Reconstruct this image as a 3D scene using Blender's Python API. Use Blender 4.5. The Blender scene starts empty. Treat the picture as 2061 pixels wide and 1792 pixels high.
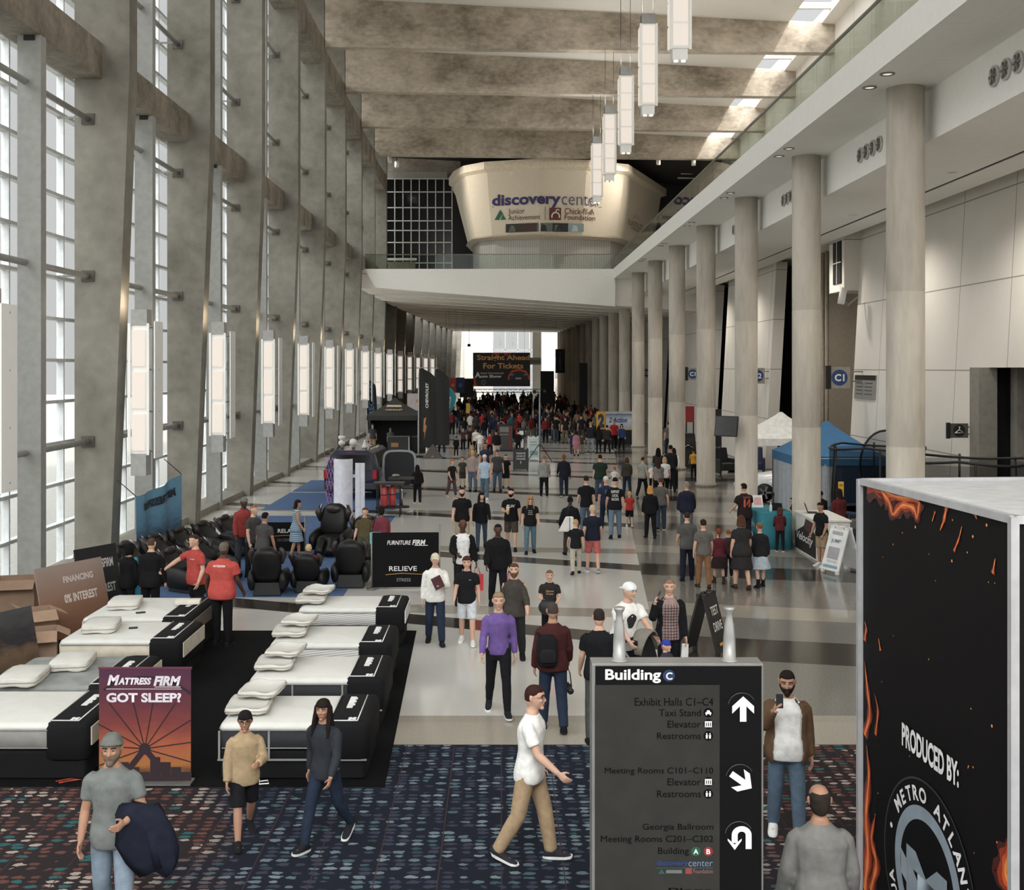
import bpy, bmesh, math, random
from mathutils import Vector, Matrix, noise
from mathutils.bvhtree import BVHTree
sc = bpy.context.scene
COL = sc.collection
PI = math.pi
R = math.radians
# ---------------------------------------------------------------- camera
FPX, CX, CY, HC = 2250.0, 1008.0, 740.0, 5.0
cd = bpy.data.cameras.new('camera')
cam = bpy.data.objects.new('camera', cd); COL.objects.link(cam)
cam.location = (0, 0, HC); cam.rotation_euler = (R(90), 0, 0)
cd.sensor_width = 36.0; cd.lens = FPX / 2061.0 * 36.0
cd.shift_x = (2061 / 2 - CX) / 2061.0
cd.shift_y = -(1792 / 2 - CY) / 2061.0
cd.clip_start = 0.1; cd.clip_end = 2000
sc.camera = cam
# ---------------------------------------------------------------- view, world, sun
sc.view_settings.view_transform = 'Standard'; sc.view_settings.look = 'None'
sc.view_settings.gamma = 1.0; sc.view_settings.use_curve_mapping = False
sc.view_settings.exposure = -0.55
cy = sc.cycles
cy.max_bounces = 7; cy.diffuse_bounces = 4; cy.glossy_bounces = 3; cy.transmission_bounces = 4
cy.transparent_max_bounces = 24; cy.caustics_reflective = False; cy.caustics_refractive = False
cy.sample_clamp_indirect = 6.0
W = bpy.data.worlds.new('overcast_sky'); sc.world = W; W.use_nodes = True
nt = W.node_tree; nt.nodes.clear()
wo = nt.nodes.new('ShaderNodeOutputWorld'); bg = nt.nodes.new('ShaderNodeBackground')
tc = nt.nodes.new('ShaderNodeTexCoord'); sx = nt.nodes.new('ShaderNodeSeparateXYZ')
nt.links.new(tc.outputs['Generated'], sx.inputs[0])
ramp = nt.nodes.new('ShaderNodeValToRGB'); nt.links.new(sx.outputs['Z'], ramp.inputs[0])
SKY_H, SKY_Z, SKY_B = 0.98, 4.6, 4.6
e = ramp.color_ramp.elements
e[0].position = 0.0; e[0].color = (SKY_H, SKY_H, SKY_H * 0.99, 1)
e[1].position = 0.75; e[1].color = (SKY_Z * 0.98, SKY_Z, SKY_Z * 1.0, 1)
k = e.new(0.30); k.color = (SKY_H * 1.04, SKY_H * 1.05, SKY_H * 1.05, 1)
# the sky behind the viewer, where the sun stands, is the brighter half
b1 = nt.nodes.new('ShaderNodeMath'); b1.operation = 'MULTIPLY'; b1.inputs[1].default_value = -1.0; nt.links.new(sx.outputs['Y'], b1.inputs[0])
b2 = nt.nodes.new('ShaderNodeMath'); b2.operation = 'MAXIMUM'; b2.inputs[1].default_value = 0.0; nt.links.new(b1.outputs[0], b2.inputs[0])
b3 = nt.nodes.new('ShaderNodeMath'); b3.operation = 'MULTIPLY_ADD'; b3.inputs[1].default_value = SKY_B; b3.inputs[2].default_value = 1.0; nt.links.new(b2.outputs[0], b3.inputs[0])
nt.links.new(ramp.outputs[0], bg.inputs[0]); nt.links.new(b3.outputs[0], bg.inputs[1])
nt.links.new(bg.outputs[0], wo.inputs[0])
sun = bpy.data.lights.new('sun', 'SUN'); sun.energy = 5.0; sun.angle = R(2.0); sun.color = (1.0, 0.95, 0.88)
so = bpy.data.objects.new('sun', sun); COL.objects.link(so)
so.rotation_euler = Vector((-0.50, 0.60, -1.0)).to_track_quat('-Z', 'Y').to_euler()
random.seed(7)
# ---------------------------------------------------------------- helpers
def P(x, y, Y): return Vector(((x - CX) * Y / FPX, Y, HC - (y - CY) * Y / FPX))
def F(x, y):
    Y = HC * FPX / (y - CY); return Vector(((x - CX) * Y / FPX, Y, 0.0))
def lin(c): return tuple((v / 255.0 / 12.92) if v < 10.3 else ((v / 255.0 + 0.055) / 1.055) ** 2.4 for v in c)
GAIN = 1.25
MATS = {}
def newmat(name):
    m = bpy.data.materials.new(name); m.use_nodes = True
    return m, m.node_tree, m.node_tree.nodes['Principled BSDF']
def node(nt, t, **kw):
    n = nt.nodes.new(t)
    for k, v in kw.items():
        if k.startswith('i_'):
            key = k[2:]
            n.inputs[int(key) if key.isdigit() else key].default_value = v
        else: setattr(n, k, v)
    return n
def lk(nt, a, b): nt.links.new(a, b)
def mat(rgb, rough=0.6, metal=0.0, name=None, gain=None, var=0.10, scale=6.0, emis=0.0, spec=0.5, bump=0.0):
    """procedural material of a given look (rgb 0..255), colour broken up by a little noise"""
    key = (tuple(rgb), rough, metal, gain, var, scale, emis, spec, bump)
    if key in MATS: return MATS[key]
    g = GAIN if gain is None else gain
    c = [min(0.9, v * g) for v in lin(rgb)]
    m, t, b = newmat(name or 'surface_%d_%d_%d' % tuple(int(v) for v in rgb))
    b.inputs['Roughness'].default_value = rough; b.inputs['Metallic'].default_value = metal
    b.inputs['Specular IOR Level'].default_value = spec
    co = node(t, 'ShaderNodeTexCoord'); nz = node(t, 'ShaderNodeTexNoise', i_Scale=scale, i_Detail=3.0)
    lk(t, co.outputs['Object'], nz.inputs['Vector'])
    rp = node(t, 'ShaderNodeValToRGB')
    rp.color_ramp.elements[0].position = 0.3; rp.color_ramp.elements[1].position = 0.7
    rp.color_ramp.elements[0].color = [v * (1 - var) for v in c] + [1]
    rp.color_ramp.elements[1].color = [min(1, v * (1 + var)) for v in c] + [1]
    lk(t, nz.outputs['Fac'], rp.inputs[0]); lk(t, rp.outputs[0], b.inputs['Base Color'])
    if bump:
        bp = node(t, 'ShaderNodeBump', i_Strength=bump, i_Distance=0.02); lk(t, nz.outputs['Fac'], bp.inputs['Height']); lk(t, bp.outputs[0], b.inputs['Normal'])
    if emis:
        b.inputs['Emission Color'].default_value = list(lin(rgb)) + [1]; b.inputs['Emission Strength'].default_value = emis
    MATS[key] = m; return m
def cloth(rgb): return mat(rgb, 0.9, var=0.14, scale=14.0, spec=0.15)
class MB:
    """collects shapes; build() links them as one mesh object"""
    def __init__(s): s.v = []; s.f = []; s.m = []; s.sm = []
    def add(s, vs, fs, mi=0, smooth=False):
        o = len(s.v); s.v += [tuple(v) for v in vs]
        for f in fs: s.f.append([i + o for i in f]); s.m.append(mi); s.sm.append(smooth)
        return s
    def box(s, x0, x1, y0, y1, z0, z1, mi=0):
        vs = [(x0, y0, z0), (x1, y0, z0), (x1, y1, z0), (x0, y1, z0), (x0, y0, z1), (x1, y0, z1), (x1, y1, z1), (x0, y1, z1)]
        return s.add(vs, [(0, 3, 2, 1), (4, 5, 6, 7), (0, 1, 5, 4), (1, 2, 6, 5), (2, 3, 7, 6), (3, 0, 4, 7)], mi)
    def hexa(s, b, t, mi=0):
        """eight corners: bottom ring b (ccw from above) and top ring t"""
        n = len(b); vs = list(b) + list(t)
        fs = [tuple(reversed(range(n))), tuple(range(n, 2 * n))] + [(i, (i + 1) % n, n + (i + 1) % n, n + i) for i in range(n)]
        return s.add(vs, fs, mi)
    def bar(s, a, b, w, h, mi=0, up=(0, 0, 1)):
        a = Vector(a); b = Vector(b); d = (b - a).normalized(); u = Vector(up)
        if abs(d.dot(u)) > 0.98: u = Vector((0, 1, 0))
        r = d.cross(u).normalized() * (w / 2); u = r.cross(d).normalized() * (h / 2)
        return s.hexa([a - r - u, a + r - u, a + r + u, a - r + u], [b - r - u, b + r - u, b + r + u, b - r + u], mi)
    def tube(s, pts, rad, n=10, mi=0, caps=True, flat=None):
        """tube through pts; rad a number or list; flat=(axis, factor) squeezes rings along axis"""
        pts = [Vector(p) for p in pts]; N = len(pts)
        rads = rad if isinstance(rad, (list, tuple)) else [rad] * N
        vs = []; ref = None
        for i in range(N):
            d = (pts[min(i + 1, N - 1)] - pts[max(i - 1, 0)])
            d = d.normalized() if d.length > 1e-9 else Vector((0, 0, 1))
            if ref is None: ref = Vector((1, 0, 0)) if abs(d.x) < 0.9 else Vector((0, 1, 0))
            u = (ref - d * ref.dot(d)).normalized(); w = d.cross(u); ref = u
            for j in range(n):
                a = 2 * PI * j / n; o = (u * math.cos(a) + w * math.sin(a)) * rads[i]
                if flat: ax = Vector(flat[0]); o = o - ax * o.dot(ax) * (1 - flat[1])
                vs.append(pts[i] + o)
        fs = []
        for i in range(N - 1):
            for j in range(n): fs.append((i * n + j, i * n + (j + 1) % n, (i + 1) * n + (j + 1) % n, (i + 1) * n + j))
        if caps: fs.append(tuple(reversed(range(n)))); fs.append(tuple(range((N - 1) * n, N * n)))
        return s.add(vs, fs, mi, True)
    def cyl(s, p, r, h, n=20, mi=0, r2=None): return s.tube([p, Vector(p) + Vector((0, 0, h))], [r, r if r2 is None else r2], n, mi)
    def lathe(s, prof, o=(0, 0, 0), n=20, mi=0):
        o = Vector(o); return s.loft([[o + Vector((r * math.cos(2 * PI * j / n), r * math.sin(2 * PI * j / n), z)) for j in range(n)] for r, z in prof], mi)
    def loft(s, rings, mi=0, smooth=True, caps=True):
        n = len(rings[0]); vs = [p for r in rings for p in r]; fs = []
        for i in range(len(rings) - 1):
            for j in range(n): fs.append((i * n + j, i * n + (j + 1) % n, (i + 1) * n + (j + 1) % n, (i + 1) * n + j))
        if caps: fs.append(tuple(reversed(range(n)))); fs.append(tuple(range((len(rings) - 1) * n, len(rings) * n)))
        return s.add(vs, fs, mi, smooth)
    def ball(s, c, r, n=10, mi=0, fn=None):
        """ellipsoid; r number or triple; fn(unit vector)->scale"""
        c = Vector(c); r = (r, r, r) if isinstance(r, (int, float)) else r
        rings = []
        for i in range(1, n):
            t = PI * i / n; ring = []
            for j in range(2 * n):
                a = PI * j / n; u = Vector((math.sin(t) * math.cos(a), math.sin(t) * math.sin(a), -math.cos(t)))
                k = fn(u) if fn else 1.0
                ring.append(c + Vector((u.x * r[0], u.y * r[1], u.z * r[2])) * k)
            rings.append(ring)
        return s.loft(rings, mi)
    def prism(s, poly, a, b, mi=0):
        """polygon of (u,v,w) points extruded by vector from a to b offsets"""
        return s.hexa([Vector(p) + Vector(a) for p in poly], [Vector(p) + Vector(b) for p in poly], mi)
    def quad(s, a, b, c, d, mi=0): return s.add([a, b, c, d], [(0, 1, 2, 3)], mi)
    def mesh(s, name):
        me = bpy.data.meshes.new(name); me.from_pydata(s.v, [], s.f); me.update()
        me.polygons.foreach_set('material_index', s.m); me.polygons.foreach_set('use_smooth', s.sm); return me
    def build(s, name, mats, parent=None, bevel=0.0, **props):
        me = s.mesh(name)
        o = bpy.data.objects.new(name, me); COL.objects.link(o)
        for m in (mats if isinstance(mats, (list, tuple)) else [mats]): me.materials.append(m)
        if parent: o.parent = parent
        if bevel:
            b = o.modifiers.new('edge', 'BEVEL'); b.width = bevel; b.segments = 2; b.limit_method = 'ANGLE'
        for k, v in props.items(): o[k] = v
        return o
def tag(o, label, category, group=None):
    o['label'] = label; o['category'] = category
    if group: o['group'] = group
    return o
def thing(name, label, category, loc=(0, 0, 0), rz=0.0, group=None):
    o = bpy.data.objects.new(name, None); COL.objects.link(o); o.location = loc; o.rotation_euler = (0, 0, rz)
    o.empty_display_size = 0.2
    return tag(o, label, category, group)
def struct(mb, name, m, parent=None, bevel=0.0):
    o = mb.build(name, m, parent, bevel)
    if not parent: o['kind'] = 'structure'
    return o
def text_mesh(s, bold=0.0, shear=0.0, extrude=0.0, spacing=1.0, align='CENTER', line=1.0, res=3):
    cu = bpy.data.curves.new('t', 'FONT'); cu.body = s; cu.size = 1; cu.offset = bold; cu.shear = shear
    cu.align_x = align; cu.space_character = spacing; cu.space_line = line; cu.extrude = extrude; cu.resolution_u = res
    o = bpy.data.objects.new('t', cu); COL.objects.link(o)
    dg = bpy.context.evaluated_depsgraph_get(); dg.update()
    me = bpy.data.meshes.new_from_object(o.evaluated_get(dg))
    bpy.data.objects.remove(o); bpy.data.curves.remove(cu); return me
def text(s, m, o, right, up, w=None, h=None, parent=None, name='lettering', anchor=(0.5, 0.5), warp=None, bold=0.0, shear=0.0, depth=0.0, **kw):
    """lettering lying in the plane right/up round point o, fitted to width w and/or height h"""
    me = text_mesh(s, bold, shear, **kw)
    vs = me.vertices
    if not vs: return None
    x0 = min(v.co.x for v in vs); x1 = max(v.co.x for v in vs); y0 = min(v.co.y for v in vs); y1 = max(v.co.y for v in vs)
    kx = w / (x1 - x0) if w else None; ky = h / (y1 - y0) if h else None
    kx = kx or ky; ky = ky or kx
    o = Vector(o); right = Vector(right); up = Vector(up); nrm = right.cross(up).normalized()
    z1 = max(v.co.z for v in vs)
    for v in vs:
        a = (v.co.x - x0) * kx - anchor[0] * (x1 - x0) * kx; b = (v.co.y - y0) * ky - anchor[1] * (y1 - y0) * ky
        d = depth if v.co.z > 0 and depth else 0.0
        p = o + right * a + up * b + nrm * d
        v.co = warp(p) if warp else p
    me.name = name; me.materials.clear(); me.materials.append(m)
    ob = bpy.data.objects.new(name, me); COL.objects.link(ob)
    if parent: ob.parent = parent
    return ob
X_, Y_, Z_ = Vector((1, 0, 0)), Vector((0, 1, 0)), Vector((0, 0, 1))
# ---------------------------------------------------------------- setting materials
def concrete(name, dark, light, sc1=0.35, streak=1.0, rough=0.85):
    m, t, b = newmat(name); b.inputs['Roughness'].default_value = rough; b.inputs['Specular IOR Level'].default_value = 0.25
    co = node(t, 'ShaderNodeTexCoord')
    mp = node(t, 'ShaderNodeMapping'); mp.inputs['Scale'].default_value = (1, 1, 1.0 / streak); lk(t, co.outputs['Object'], mp.inputs[0])
    n1 = node(t, 'ShaderNodeTexNoise', i_Scale=sc1, i_Detail=8.0, i_Roughness=0.65); lk(t, mp.outputs[0], n1.inputs['Vector'])
    n2 = node(t, 'ShaderNodeTexNoise', i_Scale=sc1 * 9, i_Detail=5.0); lk(t, mp.outputs[0], n2.inputs['Vector'])
    ad = node(t, 'ShaderNodeMath', operation='MULTIPLY_ADD', i_1=0.35); lk(t, n2.outputs['Fac'], ad.inputs[0]); lk(t, n1.outputs['Fac'], ad.inputs[2])
    rp = node(t, 'ShaderNodeValToRGB'); el = rp.color_ramp.elements
    el[0].position = 0.45; el[0].color = list(dark) + [1]; el[1].position = 0.85; el[1].color = list(light) + [1]
    lk(t, ad.outputs[0], rp.inputs[0]); lk(t, rp.outputs[0], b.inputs['Base Color'])
    bp = node(t, 'ShaderNodeBump', i_Strength=0.15, i_Distance=0.02); lk(t, n2.outputs['Fac'], bp.inputs['Height']); lk(t, bp.outputs[0], b.inputs['Normal'])
    return m
M_FIN = concrete('fin_concrete', (0.125, 0.115, 0.093), (0.26, 0.243, 0.208), 0.3, 1.0)
M_BEAM = concrete('beam_concrete', (0.20, 0.165, 0.125), (0.62, 0.54, 0.44), 0.35, 0.6)
M_SPAN = concrete('spandrel_concrete', (0.11, 0.095, 0.073), (0.30, 0.265, 0.215), 0.8, 1.0)
M_COLUMN = concrete('column_concrete', (0.36, 0.325, 0.27), (0.58, 0.53, 0.455), 0.8, 5.0)
M_CEIL = mat((205, 200, 192), 0.9, name='ceiling_plaster', gain=1.4, var=0.02)
M_WHITE = mat((208, 206, 201), 0.8, name='white_plaster', gain=1.38, var=0.02)
M_STEEL = mat((128, 128, 124), 0.5, 0.0, name='grey_painted_steel')
M_ALU = mat((178, 180, 180), 0.45, 0.1, name='window_aluminium')
M_DARK = mat((14, 14, 15), 0.8, name='dark_void')
M_BLACK = mat((16, 16, 18), 0.6, name='black')
M_CHROME = mat((180, 180, 178), 0.25, 0.9, name='polished_metal')
M_GREYMET = mat((120, 120, 118), 0.4, 0.6, name='grey_metal')
def glassmat(name, tint, refl=0.9):
    m = bpy.data.materials.new(name); m.use_nodes = True; t = m.node_tree; t.nodes.clear()
    o = node(t, 'ShaderNodeOutputMaterial'); mx = node(t, 'ShaderNodeMixShader')
    tr = node(t, 'ShaderNodeBsdfTransparent'); tr.inputs[0].default_value = list(tint) + [1]
    gl = node(t, 'ShaderNodeBsdfGlossy'); gl.inputs['Roughness'].default_value = 0.02
    lw = node(t, 'ShaderNodeFresnel', i_IOR=1.45); ml = node(t, 'ShaderNodeMath', operation='MULTIPLY', i_1=refl)
    lk(t, lw.outputs[0], ml.inputs[0]); lk(t, ml.outputs[0], mx.inputs[0]); lk(t, tr.outputs[0], mx.inputs[1]); lk(t, gl.outputs[0], mx.inputs[2])
    lk(t, mx.outputs[0], o.inputs[0]); return m
M_PANE = glassmat('window_glass', (0.90, 0.92, 0.92), 0.5)
M_GLASS = glassmat('railing_glass', (0.80, 0.84, 0.80), 0.3)
def wallmat():
    """pale precast wall panels with thin joints"""
    m, t, b = newmat('wall_panels'); b.inputs['Roughness'].default_value = 0.85
    co = node(t, 'ShaderNodeTexCoord'); s = node(t, 'ShaderNodeSeparateXYZ'); lk(t, co.outputs['Object'], s.inputs[0])
    def joint(out, period, off, w):
        a = node(t, 'ShaderNodeMath', operation='ADD', i_1=off); lk(t, out, a.inputs[0])
        md = node(t, 'ShaderNodeMath', operation='FLOORED_MODULO', i_1=period); lk(t, a.outputs[0], md.inputs[0])
        c = node(t, 'ShaderNodeMath', operation='LESS_THAN', i_1=w); lk(t, md.outputs[0], c.inputs[0]); return c.outputs[0]
    j1 = joint(s.outputs['Y'], 3.3, 0.4, 0.035); j2 = joint(s.outputs['Z'], 2.45, 0.0, 0.035)
    mx = node(t, 'ShaderNodeMath', operation='MAXIMUM'); lk(t, j1, mx.inputs[0]); lk(t, j2, mx.inputs[1])
    nz = node(t, 'ShaderNodeTexNoise', i_Scale=0.6, i_Detail=4.0); lk(t, co.outputs['Object'], nz.inputs['Vector'])
    rp = node(t, 'ShaderNodeValToRGB'); rp.color_ramp.elements[0].color = (0.64, 0.60, 0.54, 1); rp.color_ramp.elements[1].color = (0.77, 0.73, 0.665, 1)
    lk(t, nz.outputs['Fac'], rp.inputs[0])
    mc = node(t, 'ShaderNodeMix', data_type='RGBA'); lk(t, mx.outputs[0], mc.inputs['Factor']); lk(t, rp.outputs[0], mc.inputs['A'])
    mc.inputs['B'].default_value = (0.30, 0.27, 0.24, 1); lk(t, mc.outputs['Result'], b.inputs['Base Color']); return m
M_WALL = wallmat()
def floormat():
    """polished terrazzo: pale field, dark field to the right, skewed cross bands once a bay"""
    m, t, b = newmat('terrazzo'); b.inputs['Roughness'].default_value = 0.13; b.inputs['Specular IOR Level'].default_value = 0.55
    co = node(t, 'ShaderNodeTexCoord'); s = node(t, 'ShaderNodeSeparateXYZ'); lk(t, co.outputs['Object'], s.inputs[0])
    def M(op, a, bb=None, c=None):
        n = node(t, 'ShaderNodeMath', operation=op)
        for i, v in enumerate((a, bb, c)):
            if v is None: continue
            if isinstance(v, (int, float)): n.inputs[i].default_value = v
            else: lk(t, v, n.inputs[i])
        return n.outputs[0]
    x, y = s.outputs['X'], s.outputs['Y']
    u = M('FLOORED_MODULO', M('ADD', M('MULTIPLY_ADD', x, 0.40, y), -21.1), 7.75)
    v = M('FLOORED_MODULO', M('ADD', M('MULTIPLY_ADD', x, 0.10, y), -22.6), 7.75)
    dark = M('LESS_THAN', u, 0.85); tan = M('LESS_THAN', v, 0.8)
    thin = M('MULTIPLY', M('GREATER_THAN', u, 4.6), M('LESS_THAN', u, 4.62))
    edge = M('GREATER_THAN', x, M('MULTIPLY_ADD', y, 0.085, 1.1))
    near = M('LESS_THAN', y, 15.75); near2 = M('MULTIPLY', M('LESS_THAN', y, 16.05), M('GREATER_THAN', y, 15.75))
    nz = node(t, 'ShaderNodeTexNoise', i_Scale=30.0, i_Detail=4.0); lk(t, co.outputs['Object'], nz.inputs['Vector'])
    def mixc(f, a, bb):
        n = node(t, 'ShaderNodeMix', data_type='RGBA'); lk(t, f, n.inputs['Factor'])
        for key, vv in (('A', a), ('B', bb)):
            if isinstance(vv, tuple): n.inputs[key].default_value = vv + (1,)
            else: lk(t, vv, n.inputs[key])
        return n.outputs['Result']
    vein = M('MULTIPLY', M('ADD', nz.outputs['Fac'], -0.35), 1.6)
    pale = mixc(vein, (0.54, 0.525, 0.49), (0.62, 0.605, 0.57))
    grey = mixc(vein, (0.16, 0.152, 0.136), (0.27, 0.26, 0.235))
    bandd = mixc(vein, (0.030, 0.026, 0.022), (0.07, 0.062, 0.052))
    tanc = mixc(vein, (0.30, 0.275, 0.23), (0.40, 0.37, 0.32))
    lf = mixc(tan, pale, tanc); lf = mixc(dark, lf, bandd)
    # right field: alternating grey, tan and dark
    w = M('FLOORED_MODULO', M('ADD', M('MULTIPLY_ADD', x, 0.22, y), -20.0), 7.75)
    rf = mixc(M('LESS_THAN', w, 1.6), grey, bandd); rf = mixc(M('MULTIPLY', M('GREATER_THAN', w, 3.4), M('LESS_THAN', w, 4.6)), rf, tanc)
    c = mixc(edge, lf, rf); c = mixc(near2, c, tanc); c = mixc(near, c, mixc(vein, (0.33, 0.30, 0.25), (0.42, 0.385, 0.33)))
    lk(t, c, b.inputs['Base Color']); return m
M_FLOOR = floormat()
# ---------------------------------------------------------------- hall dimensions
XR, S, YR0 = 8.65, 7.75, 23.9          # right-hand columns: line, bay, first in view
YL0 = 20.75                            # inner face of fin number 0
def yl(k): return YL0 + S * k
def bend(Y): return 0.0 if Y < 83 else 0.00476 * (Y - 83) ** 1.436
def zbeam(k): return 21.9 - 0.43 * (k - 5)
# floor and what lies outside
struct(MB().box(-11.2, 24, -14, 190, -0.3, 0.0), 'floor', M_FLOOR)
struct(MB().box(-90, -11.2, -40, 220, -0.5, -0.35), 'ground_outside', mat((150, 148, 142), 0.9, gain=0.8))
# ceiling with the skylight slot along its right edge
m = MB()
def zc(X, Y): return 24.45 - 0.052 * (X + 9.25) - 0.0555 * (Y - 59.8)
for (xa, xb) in ((-11.4, 15.2), (16.9, 17.9)):
    m.hexa([(xa, -14, zc(xa, -14)), (xb, -14, zc(xb, -14)), (xb, 84, zc(xb, 84)), (xa, 84, zc(xa, 84))],
           [(xa, -14, zc(xa, -14) + .4), (xb, -14, zc(xb, -14) + .4), (xb, 84, zc(xb, 84) + .4), (xa, 84, zc(xa, 84) + .4)])
struct(m, 'ceiling', M_CEIL)
M_REARCEIL = mat((46, 43, 40), .9, name='dark_rear_ceiling')  # rear ceiling gets a darker colour than the main one
struct(MB().hexa([(-11.4, 84, zc(-11.4, 84) - .2), (18, 84, zc(18, 84) - .2), (18, 100, zc(18, 84) - .6), (-11.4, 100, zc(-11.4, 84) - .6)], [(-11.4, 84, zc(-11.4, 84) + .4), (18, 84, zc(18, 84) + .4), (18, 100, zc(18, 84) + .4), (-11.4, 100, zc(-11.4, 84) + .4)]), 'ceiling', M_REARCEIL)
# louvres in the skylight
for k in range(-1, 10):
    m = MB(); y0 = yl(k)
    for i in range(3):
        yy = y0 + 2.0 + i * 1.7; z = zc(16, yy) + 0.1
        m.box(15.2, 16.9, yy, yy + 0.25, z, z + 0.3)
    struct(m, 'skylight_frame', M_WHITE)
# cross beams
for k in range(-3, 9):
    yb = yl(k); z0 = zbeam(k); m = MB()
    a, b_ = -9.3, 17.6
    ztl, ztr = zc(a, yb) + .1, zc(b_, yb) + .1
    m.hexa([(a, yb - .6, z0), (b_, yb - .6, z0 - .3), (b_, yb, z0 - .3), (a, yb, z0)], [(a, yb - .6, ztl), (b_, yb - .6, ztr), (b_, yb, ztr), (a, yb, ztl)])
    struct(m, 'ceiling_beam', M_BEAM)
# left fins
for k in range(-4, 21):
    yb = yl(k); dx = bend(yb); top = zc(-10, yb) + .2 if k < 10 else 12.2
    xo = -10.64 + dx * 0.8
    xs = [(-9.75, 0), (-9.27, 12.4), (-9.27, top)]
    m = MB()
    rings = [[(xo, yb - .6, z), (x + dx, yb - .6, z), (x + dx, yb, z), (xo, yb, z)] for x, z in xs]
    m.loft(rings, 0, smooth=False)
    struct(m, 'column_fin', M_FIN)
# longitudinal concrete beams between the fins
for k in range(-3, 9):
    y0, y1 = yl(k), yl(k + 1) - .6
    struct(MB().box(-10.72, -9.95, y0, y1, 12.2, 13.1), 'spandrel_beam', M_SPAN)
    z = zbeam(k + 1)
    struct(MB().box(-10.4, -9.3, y0, y1, z - .9, z + .4), 'spandrel_beam', M_SPAN)
# window bays: frame, panes, steel post and round struts
for k in range(-4, 9):
    y0, y1 = yl(k), yl(k + 1); high = k < 9; top = zc(-10.9, (y0 + y1) / 2) if high else 11.0
    dx = bend(y0) * 0.8; dx2 = bend(y1) * 0.8; X0 = -10.98 + dx
    f = MB(); g = MB()
    for i in range(5):
        yy = y0 + i * (y1 - y0) / 5 + 1.0; f.box(X0 - .12, X0 + .06, yy - .03, yy + .03, 0.1, top)
    z = 0.0; zl = [0.12]
    while z < top: z += 1.02; zl.append(min(z + .1, top))
    for zz in zl: f.box(X0 - .12, X0 + .07, y0, y1, zz - .06, zz + .02)
    g.quad((X0 - .02, y0, .1), (X0 - .02, y1, .1), (X0 - .02, y1, top), (X0 - .02, y0, top))
    fo = struct(f, 'window_%d' % (k + 5), M_ALU)
    g.build('pane', M_PANE, fo)
    if high:
        pm = (y0 + y1 - .6) / 2
        MB().box(-10.46, -9.95, pm - .14, pm + .14, 0, 12.2).box(-10.32, -10.08, pm - .16, pm + .16, 12.08, 12.2, 1).build('steel_post', [M_STEEL, M_BLACK], fo)
        MB().box(-10.46, -9.95, pm - .14, pm + .14, 13.1, zbeam(k + 1) - .9).build('steel_post', M_STEEL, fo)
        for zz in (3.15, 7.28, 11.2, 15.3, 19.3):
            s = MB().tube([(-10.3, y0, zz), (-10.3, y1 - .6, zz)], .075, 10)
            s.box(-10.46, -10.14, y1 - .64, y1 - .6, zz - .14, zz + .14, 1).box(-10.46, -10.14, y0, y0 + .04, zz - .14, zz + .14, 1)
            s.bar((-10.3, y1 - .8, zz), (-10.95, y1 - .9, zz - .03), .05, .05)
            s.build('strut', [M_STEEL, mat((70, 66, 58), .6)], fo)
for k in range(9, 21):
    y0, y1 = yl(k), yl(k + 1); X0 = -10.98 + bend(y0) * .8; X1 = -10.98 + bend(y1) * .8
    struct(MB().hexa([(X0 - .3, y0, 0), (X0, y0, 0), (X1, y1, 0), (X1 - .3, y1, 0)], [(X0 - .3, y0, 12.5), (X0, y0, 12.5), (X1, y1, 12.5), (X1 - .3, y1, 12.5)]), 'wall_left_far_blocker', mat((96, 86, 72), .9))  # solid wall added in place of windows to keep daylight out
# low sill along the glass
m = MB()
for k in range(0, 9): m.box(-10.9, -10.0, yl(k) + .0, yl(k + 1) - .6, 0, .22)
struct(m, 'trim_1', mat((118, 114, 105), .8))
# ------------------------------------------------------- right side: balcony, columns, walls
XE = 7.58
b = MB().box(XE, 9.2, -14, 76, 10.97, 11.66).box(9.2, 17.6, -14, 76, 11.2, 11.62)
b.box(9.2, 9.6, -14, 76, 9.86, 11.2).box(9.6, 11.72, -14, 76, 9.86, 10.0).box(9.6, 11.72, -14, 76, 9.995, 10.0).box(11.86, 12.75, -14, 76, 9.86, 10.3).box(12.75, 15.2, -14, 76, 10.35, 10.45)
struct(b, 'balcony_floor', M_WHITE)
struct(MB().box(11.72, 11.86, -14, 76, 9.885, 9.90), 'trim_2', M_DARK)
# upper wall
b = MB().box(17.6, 18.0, -14, 112, 11.6, 24.5)
struct(b, 'wall_right_upper', M_WALL)
for j in range(-1, 20):
    Y = YR0 + S * j; zt = 10.97 if Y < 76 else 10.4 if Y < 130 else 10.6
    m = MB(); n = 28; r = .395
    prof = [(r + .05, 0), (r + .05, .12), (r, .13), (r, 3.3), (r - .008, 3.31), (r, 3.33), (r, 6.6), (r - .008, 6.61), (r, 6.63), (r, zt)]
    m.lathe(prof, (XR, Y, 0), n); struct(m, 'column_round', M_COLUMN)
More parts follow.
